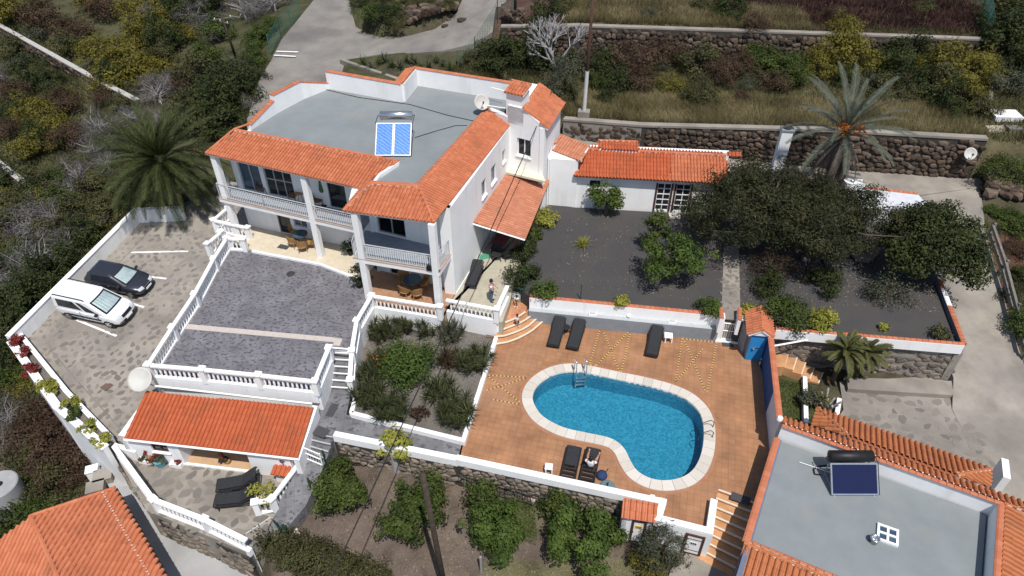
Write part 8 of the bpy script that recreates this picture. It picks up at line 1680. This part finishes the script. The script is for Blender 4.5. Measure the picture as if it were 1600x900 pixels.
RT = 'beyond the right end of the terrace walls'
for kind, px, r in [('d',(1560,100),2.2),('d',(1590,60),2.4),('o',(1570,30),2),('d',(1600,10),2.4),('d',(1590,130),2),('s',(1560,140),1.5),('d',(1555,60),1.6),('o',(1600,90),2)]: shrub(kind, px, r, RT)
ISL = 'on the road island at the top'
for kind, px, r in [('m',(580,25),1.4),('d',(600,35),1.4),('o',(625,40),1.2),('d',(565,12),1.3),('o',(700,18),1.0),('o',(640,10),1.2),('b',(670,45),.7),('o',(600,10),1.3),('m',(615,22),1.1)]: shrub(kind, px, r, ISL, .7)
RDR = 'on the red soil beside the timber fence'
for kind, px, r in [('m',(1575,345),1.0),('m',(1590,360),1.1),('d',(1595,440),1.0),('b',(1580,390),.7),('m',(1550,335),.7),('d',(1585,470),.9),('b',(1595,400),.8)]: shrub(kind, px, r, RDR, .6)
for k in range(16):
    f = k/15; x = 570+170*f; y = 103+6*math.sin(k*1.7)+4*f; spiky('agave', '%s spiky agave from the left in the row between road and villa' % 'first second third fourth fifth sixth seventh eighth ninth tenth eleventh twelfth thirteenth fourteenth fifteenth last'.split()[k], 'plant', PN(x, y), 2, .9, .10, L_SAGE if k % 2 else L_MID, rg, .4, .1, 18, 'agaves between road and villa', .5)
# grass and weeds as ground cover
def grass(name, poly, n, h, mt, label, seed, w=.03, lean=.5, patch=0.0):
    rng = np.random.default_rng(seed); P_ = np.array([(p[0], p[1]) for p in poly]); lo, hi = P_.min(0), P_.max(0); pts = rng.uniform(lo, hi, (n*3, 2)); pts = pts[inpoly(pts[:, 0], pts[:, 1], poly)][:n]
    if patch: ph = rng.uniform(0, 6, 4); v = np.sin(pts[:, 0]*.9+ph[0])+np.sin(pts[:, 1]*1.3+ph[1])+np.sin(pts[:, 0]*2.1+pts[:, 1]*1.7+ph[2]); pts = pts[v+rng.normal(size=len(v))*.8 > patch]
    k = len(pts); z = natural(pts[:, 0], pts[:, 1]); hh = h*rng.uniform(.5, 1.3, k); a = rng.uniform(0, 6.28, k); dx, dy = np.cos(a)*w/2, np.sin(a)*w/2; lx, ly = rng.normal(size=k)*lean*hh, rng.normal(size=k)*lean*hh
    V = np.stack([np.stack([pts[:, 0]-dx, pts[:, 1]-dy, z-.03], 1), np.stack([pts[:, 0]+dx, pts[:, 1]+dy, z-.03], 1), np.stack([pts[:, 0]+lx, pts[:, 1]+ly, z+hh], 1)], 1).reshape(-1, 3)
    me = bpy.data.meshes.new(name); me.vertices.add(3*k); me.vertices.foreach_set('co', V.ravel().astype(np.float32)); me.loops.add(3*k); me.loops.foreach_set('vertex_index', np.arange(3*k, dtype=np.int32)); me.polygons.add(k); me.polygons.foreach_set('loop_start', np.arange(0, 3*k, 3, dtype=np.int32)); me.update(calc_edges=True)
    pv = np.sin(pts[:, 0]*1.1+seed)*.25+np.sin(pts[:, 1]*1.7)*.2+.45; at = me.attributes.new('tint', 'FLOAT', 'FACE'); at.data.foreach_set('value', np.clip(pv+rng.normal(size=k)*.2, 0, 1).astype(np.float32)); me.materials.append(mt); o = link(name, me); tag(o, label, None, None, 'stuff'); return o
grass('dry_grass', [(4,50.7),(9.8,49),(22.6,46),(33,44.3),(33,49),(22,51),(10,53.5),(4,54.5)], 60000, .55, G_DRY, 'tall dry grass along the top of the lower terrace wall', 1, .035)
grass('weeds', T1, 60000, .45, G_MIX, 'mixed green and brown weeds on the middle terrace', 2, .05); grass('dry_grass', [(5,62.4),(26,60.4),(26,65),(14,68),(5,68)], 34000, .6, G_DRY, 'dry pale grass at the edge of the reddish field', 3, .04)
RED = leafmat('red_weed', (.03,.014,.014), (.062,.028,.026), (.11,.055,.042)); grass('red_weeds', [(8,64),(42.5,59),(43,100),(6,100)], 90000, .5, RED, 'dark reddish weeds covering the upper field', 4, .10); grass('weeds', [(3,64),(42.5,60),(43,100),(2,100)], 26000, .5, G_MIX, 'green weeds scattered in the reddish field', 5, .09, patch=.4)
grass('weeds', [(-75,105),(-24,45),(-24,41),(-27.6,28),(-23,22),(-33,12),(-45,30),(-85,90)], 100000, .4, G_MIX, 'low green and brown weeds over the wild slope', 6, .09); grass('green_grass', [(-75,105),(-27,45),(-28,28),(-40,25),(-80,80)], 60000, .35, G_GREEN, 'patches of green grass on the wild slope', 7, .08, patch=.3)
grass('green_grass', [(-1.5,9),(6.5,9),(8.5,13),(4,16),(-1,14)], 26000, .10, G_GREEN, 'thin green lawn around the citrus trees', 8, .025, patch=-.3); grass('dry_grass', [(-11,8),(11,8),(9,16),(-2,20),(-9,21)], 30000, .09, G_DRY, 'dry tufts and litter over the bottom garden soil', 9, .035, .9, patch=.5); grass('green_grass', [(-1.4,17.4),(1.2,17),(1.0,19),(-1.2,19.2)], 7000, .09, G_GREEN, 'small green grass patch below the walkway wall', 10, .025)
grass('green_grass', [(13.7,21.6),(16.3,21.2),(16.2,25.8),(13.8,26.3)], 9000, .12, G_GREEN, 'small green lawn behind the navy wall', 11, .03); grass('weeds', [(-12,51),(-2,48),(2.5,50),(2,58),(-3,62),(-8,60)], 22000, .5, G_MIX, 'rough weeds between road and villa', 12, .05); grass('weeds', [(28.5,28),(40,24),(42,38),(31,39)], 9000, .3, G_GREEN, 'green weeds on the red soil at the right edge', 13, .06, patch=.4)
grass('weeds', [(-15,75),(-5,75),(-6,90),(-17,95)], 9000, .4, G_MIX, 'rough grass on the road island', 14, .06)
def litter(poly, n, z, mt, label, seed):                                 # fallen leaves lying on a flat surface
    rng = np.random.default_rng(seed); P_ = np.array(poly)[:, :2]; pts = rng.uniform(P_.min(0), P_.max(0), (n*3, 2)); pts = pts[inpoly(pts[:, 0], pts[:, 1], poly)][:n]; k = len(pts)
    zz = natural(pts[:, 0], pts[:, 1]) if z is None else np.full(k, z); nn = unit(np.concatenate([rng.normal(size=(k, 2))*.35, np.ones((k, 1))], 1))
    o = link('fallen_leaves', leaf_mesh('fallen_leaves', np.column_stack([pts, zz+.02]), nn, .11, .07, mt, rng.random(k), rng)); tag(o, label, None, None, 'stuff')
litter([(12,30),(24,29),(25,34),(21,38),(12,38)], 2600, .4, L_DEAD, 'dry leaves fallen on the gravel under the feathery trees', 1); litter([(2,31),(11,30),(11,38),(4,39)], 500, .4, L_DEAD, 'few dry leaves on the dark gravel by the lone fruit tree', 2)
litter([(-10,9),(9,9),(8,16),(-2,19.5),(-8,20.5)], 4200, None, L_DEAD, 'fallen leaves over the bottom garden soil', 3); litter(BED_P, 700, -1.1, L_DEAD, 'dry leaf litter on the raised bed gravel', 4)
for L_ in PRO.values():
    for s_ in L_:
        if not s_.get('label'):
            for ch in list(s_.children): bpy.data.objects.remove(ch)
            bpy.data.objects.remove(s_)

ORD = 'first second third fourth fifth sixth seventh'.split()
for lab, L_ in REG.items():
    if len(L_) < 2: continue
    L_.sort(key=lambda q: q[0])
    for i, (_, c) in enumerate(L_):
        b_ = lab if len(lab.split()) < 13 else lab.replace('reddish ', '').replace('bare ', '').replace('very large ', '').replace('mid sized ', '').replace('large ', '')
        c['label'] = b_+((', left one', ', right one')[i] if len(L_) == 2 else f', {ORD[i]} from left')
